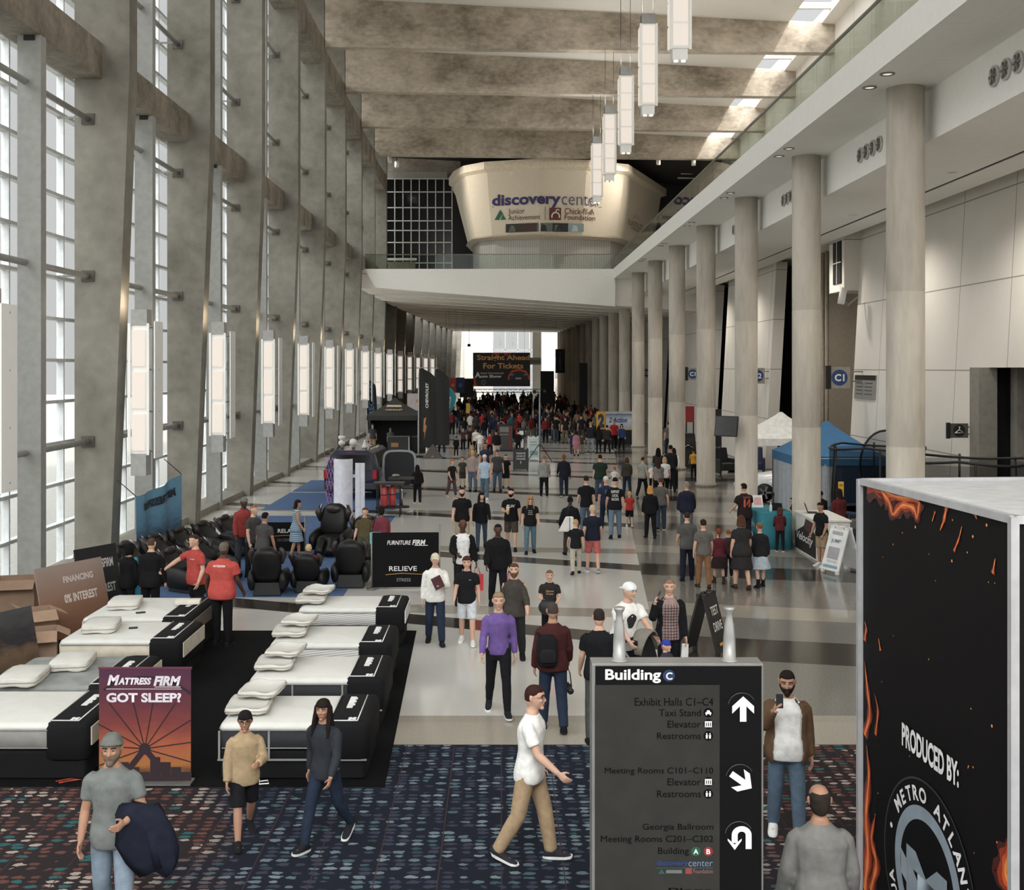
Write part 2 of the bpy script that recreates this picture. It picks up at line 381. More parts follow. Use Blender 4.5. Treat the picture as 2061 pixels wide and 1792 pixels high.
# ground-floor right wall: leaning panels with recesses
def leanwall(name, y0, y1, x0=13.0, thick=.55, z1=10.2, lean=.055):
    m = MB()
    m.hexa([(x0, y0, 0), (x0 + thick, y0, 0), (x0 + thick, y1, 0), (x0, y1, 0)], [(x0 + lean * z1, y0, z1), (x0 + lean * z1 + thick, y0, z1), (x0 + lean * z1 + thick, y1, z1), (x0 + lean * z1, y1, z1)])
    return struct(m, name, M_WALL)
leanwall('wall_right', 31.0, 42.0); leanwall('wall_right', 15.0, 24.0)
def leantop(y0, y1, z0, z1=10.2, x0=13.0, lean=.055, t=.55):
    m = MB().hexa([(x0 + lean * z0, y0, z0), (x0 + lean * z0 + t, y0, z0), (x0 + lean * z0 + t, y1, z0), (x0 + lean * z0, y1, z0)],
                  [(x0 + lean * z1, y0, z1), (x0 + lean * z1 + t, y0, z1), (x0 + lean * z1 + t, y1, z1), (x0 + lean * z1, y1, z1)])
    struct(m, 'wall_right', M_WALL)
leantop(24.0, 31.0, 5.0)
struct(MB().box(13.0, 13.5, 30.4, 31.0, 0, 5.0).box(13.95, 14.25, 30.2, 30.6, 0, 5.0), 'doorway_1', mat((120, 116, 108), .85))
struct(MB().box(13.5, 16, 31.0, 31.3, 0, 5.0), 'wall_recess', M_DARK)  # black sheet stands for the unlit depth of the doorway
struct(MB().box(15.0, 15.3, 10, 31, 0, 5.2), 'wall_recess', M_DARK); struct(MB().box(15.0, 15.3, 10, 31, 5.2, 11.3), 'wall_recess', M_WALL)  # lower part coloured black for the doorway's shade
struct(MB().box(-11.5, 18, -13.8, -13.4, 0, 9.0), 'wall_back_blocker', M_WHITE)  # unseen wall added to keep low back light off the foreground
for y0, y1 in ((55.0, 66.5), (70.5, 88.0), (93.0, 108.0), (114.0, 190.0)): leanwall('wall_right', y0, y1)
struct(MB().box(15.2, 15.5, 31, 55, 0, 11.3), 'wall_right_rear', mat((110, 100, 86), .9))
struct(MB().box(15.2, 15.5, 55, 190, 0, 11.3), 'wall_right_rear', mat((40, 36, 32), .9))  # shade behind the leaning wall is put into this darker colour
m = MB()
for yy in (48.0, 48.6): m.tube([(14.0, yy, 0), (14.0, yy, 10)], .08, 10)
struct(m, 'trim_3', mat((150, 140, 125), .6))
# projecting block with a small window over the recess
struct(MB().box(12.9, 15.2, 42.0, 43.9, 7.9, 10.3), 'wall_block', M_WALL)
w = struct(MB().box(12.86, 12.9, 42.3, 43.3, 8.2, 9.8).box(12.85, 12.87, 42.78, 42.82, 8.2, 9.8, 1).box(12.85, 12.87, 42.3, 43.3, 8.98, 9.02, 1), 'window_30', [M_DARK, M_WHITE])
# ------------------------------------------------------- bridge across the hall and the lower hall beyond
m = MB()
m.hexa([(-8.4, 75, 10.35), (XE + .1, 75, 9.1), (XE + .1, 75.6, 9.1), (-8.4, 75.6, 10.35)], [(-9.2, 75, 11.62), (XE + .1, 75, 11.62), (XE + .1, 75.6, 11.62), (-9.2, 75.6, 11.62)])
m.box(-10.5, 17.6, 75.6, 112, 11.35, 11.6)
struct(m, 'bridge_floor', M_WHITE)
m = MB(); ys = [75.3 + 5 * i for i in range(19)]
def zlow(X, Y):
    t = (X + 9.3) / 18.0; zr = 9.1 + .0118 * (Y - 75); return 10.35 * (1 - t) + zr * t
for i, Y in enumerate(ys[:-1]):
    Y2 = ys[i + 1]; xa, xa2 = -9.6 + bend(Y), -9.6 + bend(Y2); xb = 13.6
    m.hexa([(xa, Y, zlow(xa, Y)), (xb, Y, zlow(xb, Y)), (xb, Y2 - .6, zlow(xb, Y2)), (xa2, Y2 - .6, zlow(xa2, Y2))], [(xa, Y, 11.3), (xb, Y, 11.3), (xb, Y2 - .6, 11.3), (xa2, Y2 - .6, 11.3)])
    xc, xd = xa + 1.5, 7.9
    m.hexa([(xa, Y2 - .6, zlow(xa, Y2) + .5), (xb, Y2 - .6, zlow(xb, Y2) + .5), (xb, Y2, zlow(xb, Y2) + .5), (xa2, Y2, zlow(xa2, Y2) + .5)], [(xa, Y2 - .6, 11.3), (xb, Y2 - .6, 11.3), (xb, Y2, 11.3), (xa2, Y2, 11.3)])
    struct(m, 'ceiling_lower', M_CEIL); m = MB()
# thin light coves in the slots of the lower ceiling
for i, Y in enumerate(ys[1:12]):
    xa = -6.5 + bend(Y); xb = 7.6; l = thing('strip_light', 'thin strip light in the %s slot across the lower ceiling' % ['nearest', 'second', 'third', 'fourth', 'fifth', 'sixth', 'seventh', 'eighth', 'ninth', 'tenth', 'eleventh'][i], 'ceiling light', (0, 0, 0), 0, 'strip lights in the lower ceiling')
    mm = MB(); zz = .42
    mm.hexa([(xa, Y - .36, zlow(xa, Y) + zz), (xb, Y - .36, zlow(xb, Y) + zz), (xb, Y - .26, zlow(xb, Y) + zz), (xa, Y - .26, zlow(xa, Y) + zz)], [(xa, Y - .36, zlow(xa, Y) + .48), (xb, Y - .36, zlow(xb, Y) + .48), (xb, Y - .26, zlow(xb, Y) + .48), (xa, Y - .26, zlow(xa, Y) + .48)])
    mm.build('tube', mat((235, 225, 205), .5, emis=1.6), l)
# far end: pale walls either side of a bright glazed opening
struct(MB().box(-9.0, -1.25, 178, 178.5, 0, 14), 'wall_far_left', mat((170, 168, 160), .9, gain=1.2))
struct(MB().box(6.2, 16, 178, 178.5, 0, 14), 'wall_far_right', mat((185, 183, 176), .9, gain=1.3))
m = MB()
for xx in (-1.25, .7, 2.7, 4.6, 6.2): m.box(xx - .08, xx + .08, 178.4, 178.6, 0, 14)
for zz in (2.6, 5.2, 7.8): m.box(-1.25, 6.2, 178.4, 178.6, zz - .06, zz + .06)
wf = struct(m, 'window_31', M_STEEL); MB().quad((-1.25, 178.5, 0), (6.2, 178.5, 0), (6.2, 178.5, 14), (-1.25, 178.5, 14)).build('pane', M_PANE, wf)
m = MB().box(-.2, 0.1, 176, 176.3, 8.4, 11.2).box(1.7, 2.0, 176, 176.3, 8.4, 11.2).box(-.2, 2.0, 176, 176.3, 10.9, 11.2); struct(m, 'trim_4', M_GREYMET)
m = MB().box(4.7, 6.0, 165, 166, 0, 14); struct(m, 'wall_pier', M_WHITE)
struct(MB().box(-11.5, 18, 99, 99.4, 11.6, 24), 'wall_end_upper', mat((30, 29, 28), .9))
# ---------------------------------------------------------------- people
SKIN = {'light': (180, 144, 124), 'tan': (152, 115, 95), 'mid': (130, 95, 76), 'brown': (98, 66, 50), 'dark': (66, 45, 36)}
def skinmat(k): return mat(SKIN[k], 0.55, var=0.05, spec=0.3)
def remesh_all(jobs):
    """jobs: [(mesh, voxel, smooth iterations)] -> remeshed meshes, in one depsgraph pass"""
    obs = []
    for me, vox, it in jobs:
        o = bpy.data.objects.new('r', me); COL.objects.link(o)
        a = o.modifiers.new('r', 'REMESH'); a.mode = 'VOXEL'; a.voxel_size = vox; a.use_smooth_shade = True
        if it: b = o.modifiers.new('s', 'SMOOTH'); b.factor = 0.5; b.iterations = it
        obs.append(o)
    dg = bpy.context.evaluated_depsgraph_get(); dg.update(); out = []
    for o, j in zip(obs, jobs):
        out.append(bpy.data.meshes.new_from_object(o.evaluated_get(dg)))
        bpy.data.objects.remove(o)
    return out
def unit(v): return Vector(v).normalized()
class Pose:
    """joint positions in the person's own frame: facing -Y, left hand towards +X, metres at 1.75 m"""
    def __init__(s, legs=((0, 0), (0, 0)), arms=((4, 8, 12, 0), (4, 8, 12, 0)), lean=3, head=(0, 0), splay=3, width=1.0, belly=0.0, hip=0.09, child=0.0, sit=None):
        s.width, s.belly = width, belly
        L = R(lean); s.sp = Vector((0, -math.sin(L), math.cos(L))); s.fw = Vector((0, -math.cos(L), -math.sin(L)))
        s.leg = []
        for side, (a, k) in zip((1, -1), legs):
            h = Vector((side * hip * (0.9 + .1 * width), 0, -0.02)); sx = math.sin(R(splay)) * side
            d1 = unit((sx, -math.sin(R(a)), -math.cos(R(a)))); d2 = unit((sx * .6, -math.sin(R(a - k)), -math.cos(R(a - k))))
            kn = h + d1 * .43; an = kn + d2 * .41
            pitch = max(0, (k - a) * 0.75 - 8) if a < 5 else min(0, -(a - k) * .5)
            tip = Vector((side * .12, -math.cos(R(pitch)), -math.sin(R(pitch))))
            s.leg.append([h, kn, an, tip, pitch])
        def low(l):
            h, kn, an, tip, p = l; n = Vector((0, math.sin(R(p)) * -1, -math.cos(R(p))))
            return min((an + n * .075 - tip * .05).z, (an + n * .075 + tip * .19).z)
        lo = min(low(l) for l in s.leg) if sit is None else -sit
        s.root = Vector((0, 0, -lo))
        for l in s.leg: l[0], l[1], l[2] = l[0] + s.root, l[1] + s.root, l[2] + s.root
        s.arm = []; sw = .178 * (0.75 + .25 * width)
        for side, (sw_a, ab, el, tw) in zip((1, -1), arms):
            sh = s.at(.475) + X_ * side * sw
            d1 = unit((side * math.sin(R(ab)), -math.sin(R(sw_a + lean * .3)), -math.cos(R(sw_a)) * math.cos(R(ab))))
            # forearm flexes forward, tw swings it towards (+) the body's middle
            f = R(sw_a + el); d2 = unit((side * math.sin(R(ab * .6)) - side * math.sin(R(tw)) * max(.0, math.sin(R(min(90, el)))) * 1.1, -math.sin(f), -math.cos(f)))
            e = sh + d1 * .285; w = e + d2 * .255
            s.arm.append([sh, e, w, d2])
        s.neck = s.at(.56); s.hc = s.at(.56) + Vector((0, -math.sin(L) * .1 - .02, .165)); s.hy, s.hp = head
        s.hr = 1 + child * .22
    def at(s, t): return s.root + s.sp * t
    def torso(s, t0, t1, infl, flare=0.0, widen=1.0, n=20):
        prof = [(-.12, .130, .095), (-.06, .152, .110), (0, .160, .114), (.10, .152, .104), (.20, .140, .097), (.32, .156, .108), (.42, .168, .112), (.47, .160, .100), (.51, .122, .080), (.55, .078, .064), (.60, .058, .058)]
        ts = [t0] + [p[0] for p in prof if t0 < p[0] < t1] + [t1]; rings = []
        for t in ts:
            for i in range(len(prof) - 1):
                if prof[i][0] <= t <= prof[i + 1][0] or i == len(prof) - 2: break
            a, b = prof[i], prof[i + 1]; f = min(1, max(0, (t - a[0]) / (b[0] - a[0])))
            rx = a[1] + (b[1] - a[1]) * f; ry = a[2] + (b[2] - a[2]) * f
            wd = s.width if t < .5 else 1 + (s.width - 1) * .4
            bel = s.belly * math.exp(-((t - .12) / .16) ** 2)
            rx = rx * wd + infl * min(1, max(.3, (.62 - t) * 5)) + bel * .4 + flare * max(0, (.15 - t)); ry = ry * (0.4 + .6 * wd) + infl * min(1, max(.3, (.62 - t) * 5)) + flare * max(0, (.15 - t)) * .9
            rx *= widen if t < .3 else 1
            c = s.at(t); ring = []
            for j in range(n):
                an = 2 * PI * j / n; cx, sy = math.cos(an), math.sin(an)
                k = (abs(cx) ** 2.6 + abs(sy) ** 2.6) ** (-1 / 2.6)
                fr = 1 + (bel * 1.1 / max(ry, .01) if sy > 0 else 0)
                ring.append(c + X_ * (cx * rx * k) + s.fw * (sy * ry * k * fr))
            rings.append(ring)
        return rings
def limb(mb, pts, rads, mi=0, n=12):
    """tapered limb with extra rings so joints bend smoothly"""
    P_, Q_ = [], []
    for i in range(len(pts) - 1):
        for f in (0, .25, .5, .75):
            P_.append(pts[i].lerp(pts[i + 1], f)); Q_.append(rads[i] + (rads[i + 1] - rads[i]) * f)
    P_.append(pts[-1]); Q_.append(rads[-1]); mb.tube(P_, Q_, n, mi)
def hand(mb, w, d, inward, curl=25, r=.0088, spread=1.0, thick=1.0):
    """palm, four unequal bent fingers and a thumb set into the side of the palm"""
    d = d.normalized(); n = (Vector(inward) - d * d.dot(Vector(inward))).normalized(); s = d.cross(n)
    fwd = s if s.y < 0 or (abs(s.y) < .2 and s.z > 0) else -s          # thumb side
    pal = w + d * .085
    rings = []
    for f, hw, ht in ((-.02, .024, .02), (.02, .03, .019), (.055, .04, .017), (.092, .041, .014)):
        rings.append([w + d * f + fwd * (math.cos(2 * PI * j / 10) * hw) + n * (math.sin(2 * PI * j / 10) * ht * thick) for j in range(10)])
    mb.loft(rings)
    for i, (off, ln) in enumerate(((.029, .070), (.010, .080), (-.010, .074), (-.029, .058))):
        p = w + d * .082 + fwd * off; pts = [p]; a = R(curl * (.7 + .12 * i)); ang = R(6)
        for seg in (.45, .32, .23):
            ang += a * .8; pts.append(pts[-1] + (d * math.cos(ang) + n * math.sin(ang)) * ln * seg * 1.05)
        mb.tube(pts, [r * 1.1, r * 1.05, r * .95, r * .75], 7)
    b = w + d * .03 + fwd * .03; pts = [b, b + (fwd * .75 + d * .6 + n * .25).normalized() * .034, b + (fwd * .75 + d * .6 + n * .25).normalized() * .034 + (fwd * .25 + d * .85 + n * .45).normalized() * .03]
    mb.tube(pts + [pts[-1] + (d * .8 + n * .6).normalized() * .014], [r * 1.5, r * 1.25, r * 1.1, r * .7], 7)
    return w + d * .10 + n * .03
def headframe(p):
    M = Matrix.Rotation(R(p.hy), 4, 'Z') @ Matrix.Rotation(R(p.hp), 4, 'X'); M.translation = p.hc
    return M @ Matrix.Scale(p.hr, 4)
def headpoint(u):
    """unit direction (x left, y back, z up) -> skull surface, before the head's own rotation"""
    x, y, z = u; k = 1 - .30 * max(0, -z) ** 1.6
    if z > 0: q = (abs(x) ** 2.5 + abs(y) ** 2.5 + abs(z) ** 2.5) ** -.4 * (x * x + y * y + z * z) ** .5; x, y, z = x * q, y * q, z * q
    v = Vector((x * .078 * k, y * (.098 if y > 0 else .094 - .004 * max(0, -z)), z * (.112 if z > 0 else .128)))
    if z < 0: v.y += .012 * z * (1 if y < 0 else -1.4)
    if y < -.6 and -.2 < z < .25: v.y += .004
    return v
def head(mb, p):
    M = headframe(p); o = len(mb.v)
    mb.ball((0, 0, 0), 1.0, 14, 0)
    for i in range(o, len(mb.v)): mb.v[i] = tuple(M @ headpoint(mb.v[i]))
    T = lambda *q: M @ Vector(q)
    mb.tube([T(0, -.088, .018), T(0, -.098, -.005), T(0, -.108, -.026), T(0, -.094, -.040)], [.009 * p.hr, .011 * p.hr, .015 * p.hr, .011 * p.hr], 8)
    for sd in (1, -1):
        mb.tube([T(sd * .070, .010, .022), T(sd * .082, .014, .024), T(sd * .084, .018, -.006), T(sd * .072, .010, -.036)], [.012 * p.hr, .017 * p.hr, .015 * p.hr, .009 * p.hr], 8)
        mb.tube([T(sd * .014, -.090, .026), T(sd * .036, -.088, .030), T(sd * .056, -.072, .022)], .0075 * p.hr, 6)
        mb.ball(T(sd * .036, -.074, -.022), .020 * p.hr, 6)
    mb.tube([T(-.022, -.082, -.066), T(0, -.091, -.064), T(.022, -.082, -.066)], .0085 * p.hr, 6)
    mb.ball(T(0, -.074, -.098), .024 * p.hr, 6)
def hair_mesh(p, style, vox):
    M = headframe(p); mb = MB(); T = lambda *q: M @ Vector(q); o = len(mb.v)
    thick = {'short': 1.08, 'buzz': 1.035, 'long': 1.12, 'bob': 1.16, 'bun': 1.08, 'tail': 1.13, 'afro': 1.38, 'curly': 1.22, 'balding': 1.07, 'cap': 1.13, 'beanie': 1.15, 'fringe': 1.15, 'capback': 1.13, 'hood': 1.28}[style]
    low = {'short': -.30, 'buzz': -.25, 'long': -.55, 'bob': -.9, 'bun': -.3, 'tail': -.3, 'afro': -.55, 'curly': -.75, 'balding': -.8, 'cap': .12, 'beanie': .02, 'fringe': -.3, 'capback': .10, 'hood': -1}[style]
    mb.ball((0, 0, 0), 1.0, 16, 0)
    for i in range(o, len(mb.v)):
        u = Vector(mb.v[i]); face = u.y < .05
        line = (.52 if style in ('short', 'buzz', 'tail', 'bun', 'curly') else .36 if style in ('long', 'bob', 'fringe', 'afro') else .42 if style == 'beanie' else low) + (.0 if style in ('cap', 'capback') else -.5 * max(0, u.y + .8) if style == 'beanie' else -.75 * max(0, u.y + .55))
        hid = u.z < max(low, line if face else low)
        if style == 'hood': hid = face and u.y < -.55 and u.z < .5
        if style == 'balding': hid = u.z < -.80 or u.z > .66 - .5 * abs(u.x) * 0 - .35 * max(0, .6 - u.y) or (u.y < -.25)
        k = .86 if hid else thick + (.03 * noise.noise(u * 4) if style not in ('cap', 'beanie', 'capback') else 0)
        mb.v[i] = tuple(M @ (headpoint(u) * k))
    if style in ('long', 'bob'):
        ln = -.34 if style == 'long' else -.13
        for a in range(-4, 5):
            an = a * .42; x0, y0 = math.sin(an) * .078, math.cos(an) * .085 + .005
            if y0 < -.02: y0 = -.02
            top = T(x0, y0, .03); mid = T(x0 * 1.12, y0 * 1.05 + .01, -.12)
            end = p.hc + Vector(((mid - p.hc).x * 1.15, (mid - p.hc).y + .045, ln + .02 * math.sin(a * 2.1)))
            mb.tube([top, mid, mid.lerp(end, .5) + Vector((0, .012, 0)), end], [.03, .034, .030, .014], 8)
        if style == 'long':
            for sd in (1, -1): mb.tube([T(sd * .07, -.02, .05), T(sd * .085, -.03, -.06), p.hc + Vector((sd * .10, -.05, -.20)), p.hc + Vector((sd * .11, -.085, -.31))], [.022, .028, .028, .012], 8)
    if style == 'bun': mb.ball(T(0, .105, .055), .042, 8)
    if style == 'tail': mb.tube([T(0, .095, .05), T(0, .14, .03), p.hc + Vector((0, .135, -.10)), p.hc + Vector((0, .125, -.22))], [.022, .030, .028, .010], 8)
    if style in ('cap', 'capback'):
        sg = -1 if style == 'cap' else 1; r0, r1 = [], []
        for j in range(9):
            a = -1.05 + 2.1 * j / 8; r0.append((math.sin(a) * .080, sg * math.cos(a) * .094, .030)); r1.append((math.sin(a) * .076, sg * (math.cos(a) * .085 + .088), .012))
        poly = r0 + r1[::-1]; mb.hexa([T(q[0], q[1], q[2] - .004) for q in poly], [T(q[0], q[1], q[2] + .008) for q in poly])
        mb.ball(T(0, 0, .132), .008, 5)
    if style == 'beanie': mb.tube([T(.086 * math.cos(a), .104 * math.sin(a) - .002, .034 - .030 * math.sin(a)) for a in [2 * PI * i / 24 for i in range(25)]], .014, 8)
    if style == 'balding': pass
    return mb
def foot(mb, l, sc_=1.0, up=0, sole=1, wd=1.0, boot=0.0):
    h, kn, an, tip, pitch = l; n = Vector((0, -math.sin(R(pitch)), -math.cos(R(pitch)))); tip = tip.normalized(); sd = n.cross(tip).normalized(); base = an + n * .077
    rings = []; rs = []
    for f, hw, ht in ((-.078, .024, .06), (-.062, .038, .105), (-.02, .047, .125), (.035, .047, .115), (.10, .049, .072), (.155, .046, .048), (.195, .034, .036), (.212, .014, .022)):
        hw *= wd; rings.append([base + tip * f + sd * (math.cos(2 * PI * j / 12) * hw) - n * (max(.018, ht * (.5 + .5 * math.sin(2 * PI * j / 12)))) for j in range(12)])
        rs.append([base + tip * f * 1.03 + sd * (c * hw * 1.08) - n * z for c, z in ((-1, .0), (1, .0), (1, .026), (-1, .026))])
    mb.loft(rings, up); mb.loft(rs, sole, smooth=False)
    if boot: mb.tube([an + n * .03, an - n * boot], [.048, .058], 12, up)
def leglimb(mb, l, rad, frac=1.0, mi=0, n=14):
    h, kn, an = l[0], l[1], l[2]
    if frac >= 1: limb(mb, [h + Z_ * .04, kn, kn.lerp(an, .35), an + (kn - an) * (.0)], rad, mi, n)
    else:
        pts = [h + Z_ * .04, kn.lerp(h, max(0, 1 - frac * 2))] if frac <= .5 else [h + Z_ * .04, kn, kn.lerp(an, frac * 2 - 1)]
        rr = rad[:2] if frac <= .5 else rad[:2] + [rad[2]]
        limb(mb, pts, rr, mi, n)
def wrinkle(me, amp, seed):
    for v in me.vertices:
        c = v.co; q = Vector((c.x * 9, c.y * 9, c.z * 5 + seed * 3.1)); a = noise.noise(q) + .6 * noise.noise(q * 2.3)
        v.co = c + v.normal * (a * amp)
FINISH = []
class Person: pass
def person(label, x, yh, yf, head_deg, pose, top, bottom, shoes=((25, 25, 27), (30, 30, 32)), hair=('short', (38, 28, 22)), skin='light', sleeve='short', legs='pants', jacket=None, H=None, eyes=False, group=None, beard=None, vox=None, hem=-.09, cat='person', fixed=None, loose=0.0, tmat=None, bmat=None):
    """x, yh, yf: the figure's place and height in the photograph; everything else is its own shape"""
    if fixed: pt = Vector(fixed); Y = pt.y
    else: pt = F(x, yf); Y = pt.y
    ht = H or max(1.0, min(1.9, (yf - yh) * Y / FPX))
    s = ht / 1.75
    pp = Person(); pp.pose = pose; pp.s = s
    root = thing('person', label, cat, pt, R(head_deg), group); root.scale = (s, s, s); pp.root = root
    pp.M = Matrix.Translation(pt) @ Matrix.Rotation(R(head_deg), 4, 'Z') @ Matrix.Scale(s, 4)
    v = vox or (0.0085 if Y < 13 else 0.011 if Y < 22 else 0.016 if Y < 40 else 0.024)
    gv = max(.014, v * 1.25); p = pose; g = 1.0
    jobs = []
    # body: one continuous skin surface
    b = MB(); b.loft(p.torso(-.12, .60, 0)); b.tube([p.at(.53), p.neck + Z_ * .02, p.hc + Vector((0, .012, -.075))], [.062, .055, .053], 12)
    head(b, p)
    for i, a in enumerate(p.arm):
        sd = 1 if i == 0 else -1
        limb(b, [a[0] - X_ * sd * .03, a[1], a[1].lerp(a[2], .3), a[2]], [.056, .042, .043, .028])
        if Y < 45: a.append(hand(b, a[2], a[3], (-sd, -.15, .0) if abs(a[3].x) < .75 else (0, 1, 0), curl=pose.__dict__.get('curl', 28), r=max(.0088, v * .8)))
        else: b.tube([a[2], a[2] + a[3] * .07, a[2] + a[3] * .15], [.03, .04, .022], 8); a.append(a[2] + a[3] * .1)
    for l in p.leg:
        leglimb(b, l, [.088, .058, .058, .038]); b.tube([l[2] + Z_ * .01, l[2] - Z_ * .03 + l[3] * .02, l[2] - Z_ * .045 + l[3] * .14], [.038, .042, .025], 10)
    jobs.append((b.mesh('body'), v, 2, 'body', [skinmat(skin)], 0))
    def cm(c): return c if hasattr(c, 'node_tree') else cloth(c)
    # upper garment
    t = MB(); infl = .020 + loose
    if top is not None:
        h0 = hem if legs not in ('dress',) else -.12
        t.loft(p.torso(h0, .565, infl, flare=.09 if hem < -.05 else 0))
        for i, a in enumerate(p.arm):
            sd = 1 if i == 0 else -1; sh = a[0] - X_ * sd * .045
            if sleeve == 'short': limb(t, [sh, a[0].lerp(a[1], .15), a[0].lerp(a[1], .68)], [.062, .068 + loose, .066 + loose])
            elif sleeve == 'three': limb(t, [sh, a[1], a[1].lerp(a[2], .45)], [.062, .058, .052])
            elif sleeve == 'long': limb(t, [sh, a[0].lerp(a[1], .15), a[1], a[1].lerp(a[2], .3), a[2] - a[3] * .01], [.062, .066, .056 + loose, .055 + loose, .040 + loose])
        if legs == 'dress':
            for ring in [0]: t.loft(p.torso(-.12, .12, .03, flare=.25))
            L0, L1 = p.leg; k0 = (L0[1] + L1[1]) / 2
            rings = []
            for f, rx, ry in ((0, .19, .16), (.35, .215, .19), (.7, .24, .21), (1.0, .25, .225)):
                c = p.at(-.08).lerp(k0 + Z_ * .0, f); rings.append([c + X_ * math.cos(2 * PI * j / 18) * rx * p.width * (1 + .05 * math.sin(3 * 2 * PI * j / 6) * f) + Y_ * math.sin(2 * PI * j / 18) * ry for j in range(18)])
            t.loft(rings)
        jobs.append((t.mesh('top'), gv, 2, {'dress': 'dress'}.get(legs, 'shirt' if jacket is None else 'shirt'), [tmat or cm(top)], .004))
    if jacket is not None:
        # open jacket: shell over back and sides, front edges apart
        j = MB(); rings = p.torso(-.13, .565, .038 + loose, flare=.10, n=28)
        gap = pose.__dict__.get('gap', 3); n = 28; idx = [(q + 7 + gap) % n for q in range(n - 2 * gap + 1)]
        outer = [[r[q] for q in idx] for r in rings]
        inner = [[p.at(0) + (r[q] - p.at(0)) * .93 + Z_ * ((r[q] - p.at(0)).z * .07) for q in idx] for r in rings]
        nn = len(idx); vs = [pt_ for r in outer for pt_ in r] + [pt_ for r in inner for pt_ in r]; off = len(outer) * nn; fs = []
        for a in range(len(outer) - 1):
            for q in range(nn - 1):
                fs.append((a * nn + q, a * nn + q + 1, (a + 1) * nn + q + 1, (a + 1) * nn + q)); fs.append((off + a * nn + q, off + (a + 1) * nn + q, off + (a + 1) * nn + q + 1, off + a * nn + q + 1))
            for q, rev in ((0, 0), (nn - 1, 1)): fs.append((a * nn + q, (a + 1) * nn + q, off + (a + 1) * nn + q, off + a * nn + q))
        for a in (0, len(outer) - 1):
            for q in range(nn - 1): fs.append((a * nn + q, a * nn + q + 1, off + a * nn + q + 1, off + a * nn + q))
        j.add(vs, fs, 0, True)
        for i, a in enumerate(p.arm):
            sd = 1 if i == 0 else -1; limb(j, [a[0] - X_ * sd * .045, a[0].lerp(a[1], .15), a[1], a[1].lerp(a[2], .3), a[2] - a[3] * .005], [.070, .074, .064, .061, .046])
        jobs.append((j.mesh('jacket'), gv, 2, 'jacket', [cm(jacket)], .004))
    # lower garment
    t = MB()
    if legs in ('pants', 'shorts', 'slim', 'capri'):
        t.loft(p.torso(-.125, .09, .014))
        for l in p.leg:
            if legs == 'pants': leglimb(t, l, [.104, .080, .078, .064])
            elif legs == 'slim': leglimb(t, l, [.100, .068, .066, .050])
            elif legs == 'capri': leglimb(t, l, [.100, .070, .068, .060], .85)
            else: leglimb(t, l, [.108, .098, .095], .46)
        jobs.append((t.mesh('bottom'), gv, 2, 'shorts' if legs == 'shorts' else 'trousers', [bmat or cm(bottom)], .004))
    elif legs == 'skirt':
        L0, L1 = p.leg; k0 = (L0[1] + L1[1]) / 2; rings = p.torso(-.02, .10, .014)[::-1]; n = len(rings[0])
        for f, rx in ((.1, .19), (.4, .235), (.75, .28), (.95, .30)):
            c = p.at(-.02).lerp(k0, f); rings.append([c + X_ * math.cos(2 * PI * j / n) * rx * (1 + .07 * math.sin(j * 2.5) * f) + p.fw * math.sin(2 * PI * j / n) * rx * .85 for j in range(n)])
        t.loft(rings[::-1]); jobs.append((t.mesh('bottom'), gv, 1, 'skirt', [bmat or cm(bottom)], .006))
    # hair or hat
    if hair and hair[0] != 'bald':
        jobs.append((hair_mesh(p, hair[0], v).mesh('hair'), max(v, .010), 2, {'cap': 'cap', 'capback': 'cap', 'beanie': 'beanie', 'hood': 'hood'}.get(hair[0], 'hair'), [cm(hair[1])], 0))
        if len(hair) > 2: jobs.append((hair_mesh(p, hair[2], v).mesh('hair'), max(v, .010), 2, 'hair', [cm(hair[3])], 0))
    if beard:
        M = headframe(p); bm = MB(); o = len(bm.v); bm.ball((0, 0, 0), 1.0, 14, 0)
        for i in range(o, len(bm.v)):
            u = Vector(bm.v[i]); hid = u.z > -.18 - .10 * (u.y < -.5) or u.y > .10
            if -.60 < u.z < -.46 and u.y < -.6 and abs(u.x) < .2: hid = True
            bm.v[i] = tuple(M @ (headpoint(u) * (.86 if hid else 1.12 + .05 * max(0, -u.z))))
        T = lambda *q: M @ Vector(q); bm.ball(T(0, -.078, -.103), .034 * p.hr, 8); bm.tube([T(-.034, -.082, -.058), T(0, -.104, -.050), T(.034, -.082, -.058)], [.006 * p.hr, .009 * p.hr, .006 * p.hr], 6)
        jobs.append((bm.mesh('beard'), max(v, .009), 1, 'beard', [cm(beard)], 0))
    for l in p.leg:
        fm = MB(); foot(fm, l, boot=.16 if legs in ('skirt',) and skin != 'x' else 0)
        FINISH.append((root, fm.mesh('shoe'), 'shoe', [cm(shoes[0]), cm(shoes[1])]))
    for me, vx, it, nm, ms, wr in jobs: JOBS.append((root, me, vx, it, nm, ms, wr))
    if eyes:
        M = headframe(p); T = lambda *q: M @ Vector(q)
        for sd in (1, -1):
            e = MB().ball(T(sd * .033, -.0865, .010), (.014 * p.hr, .006 * p.hr, .006 * p.hr), 6, 0); e.ball(T(sd * .033, -.092, .010), (.0068 * p.hr, .0035 * p.hr, .0068 * p.hr), 6, 1)
            FINISH.append((root, e.mesh('eye'), 'eye', [mat((150, 140, 132), .3), mat((22, 15, 12), .2)]))  # greyed whites: shade of the eye sockets put into the colour
            bw = MB().tube([T(sd * .014, -.098, .030), T(sd * .034, -.097, .036), T(sd * .056, -.080, .029)], .0048 * p.hr, 6)
            hc_ = hair[1] if hair and hair[0] not in ('cap', 'capback', 'beanie', 'bald', 'hood') else (40, 30, 24)
            FINISH.append((root, bw.mesh('eyebrow'), 'eyebrow', [cm(hc_)]))
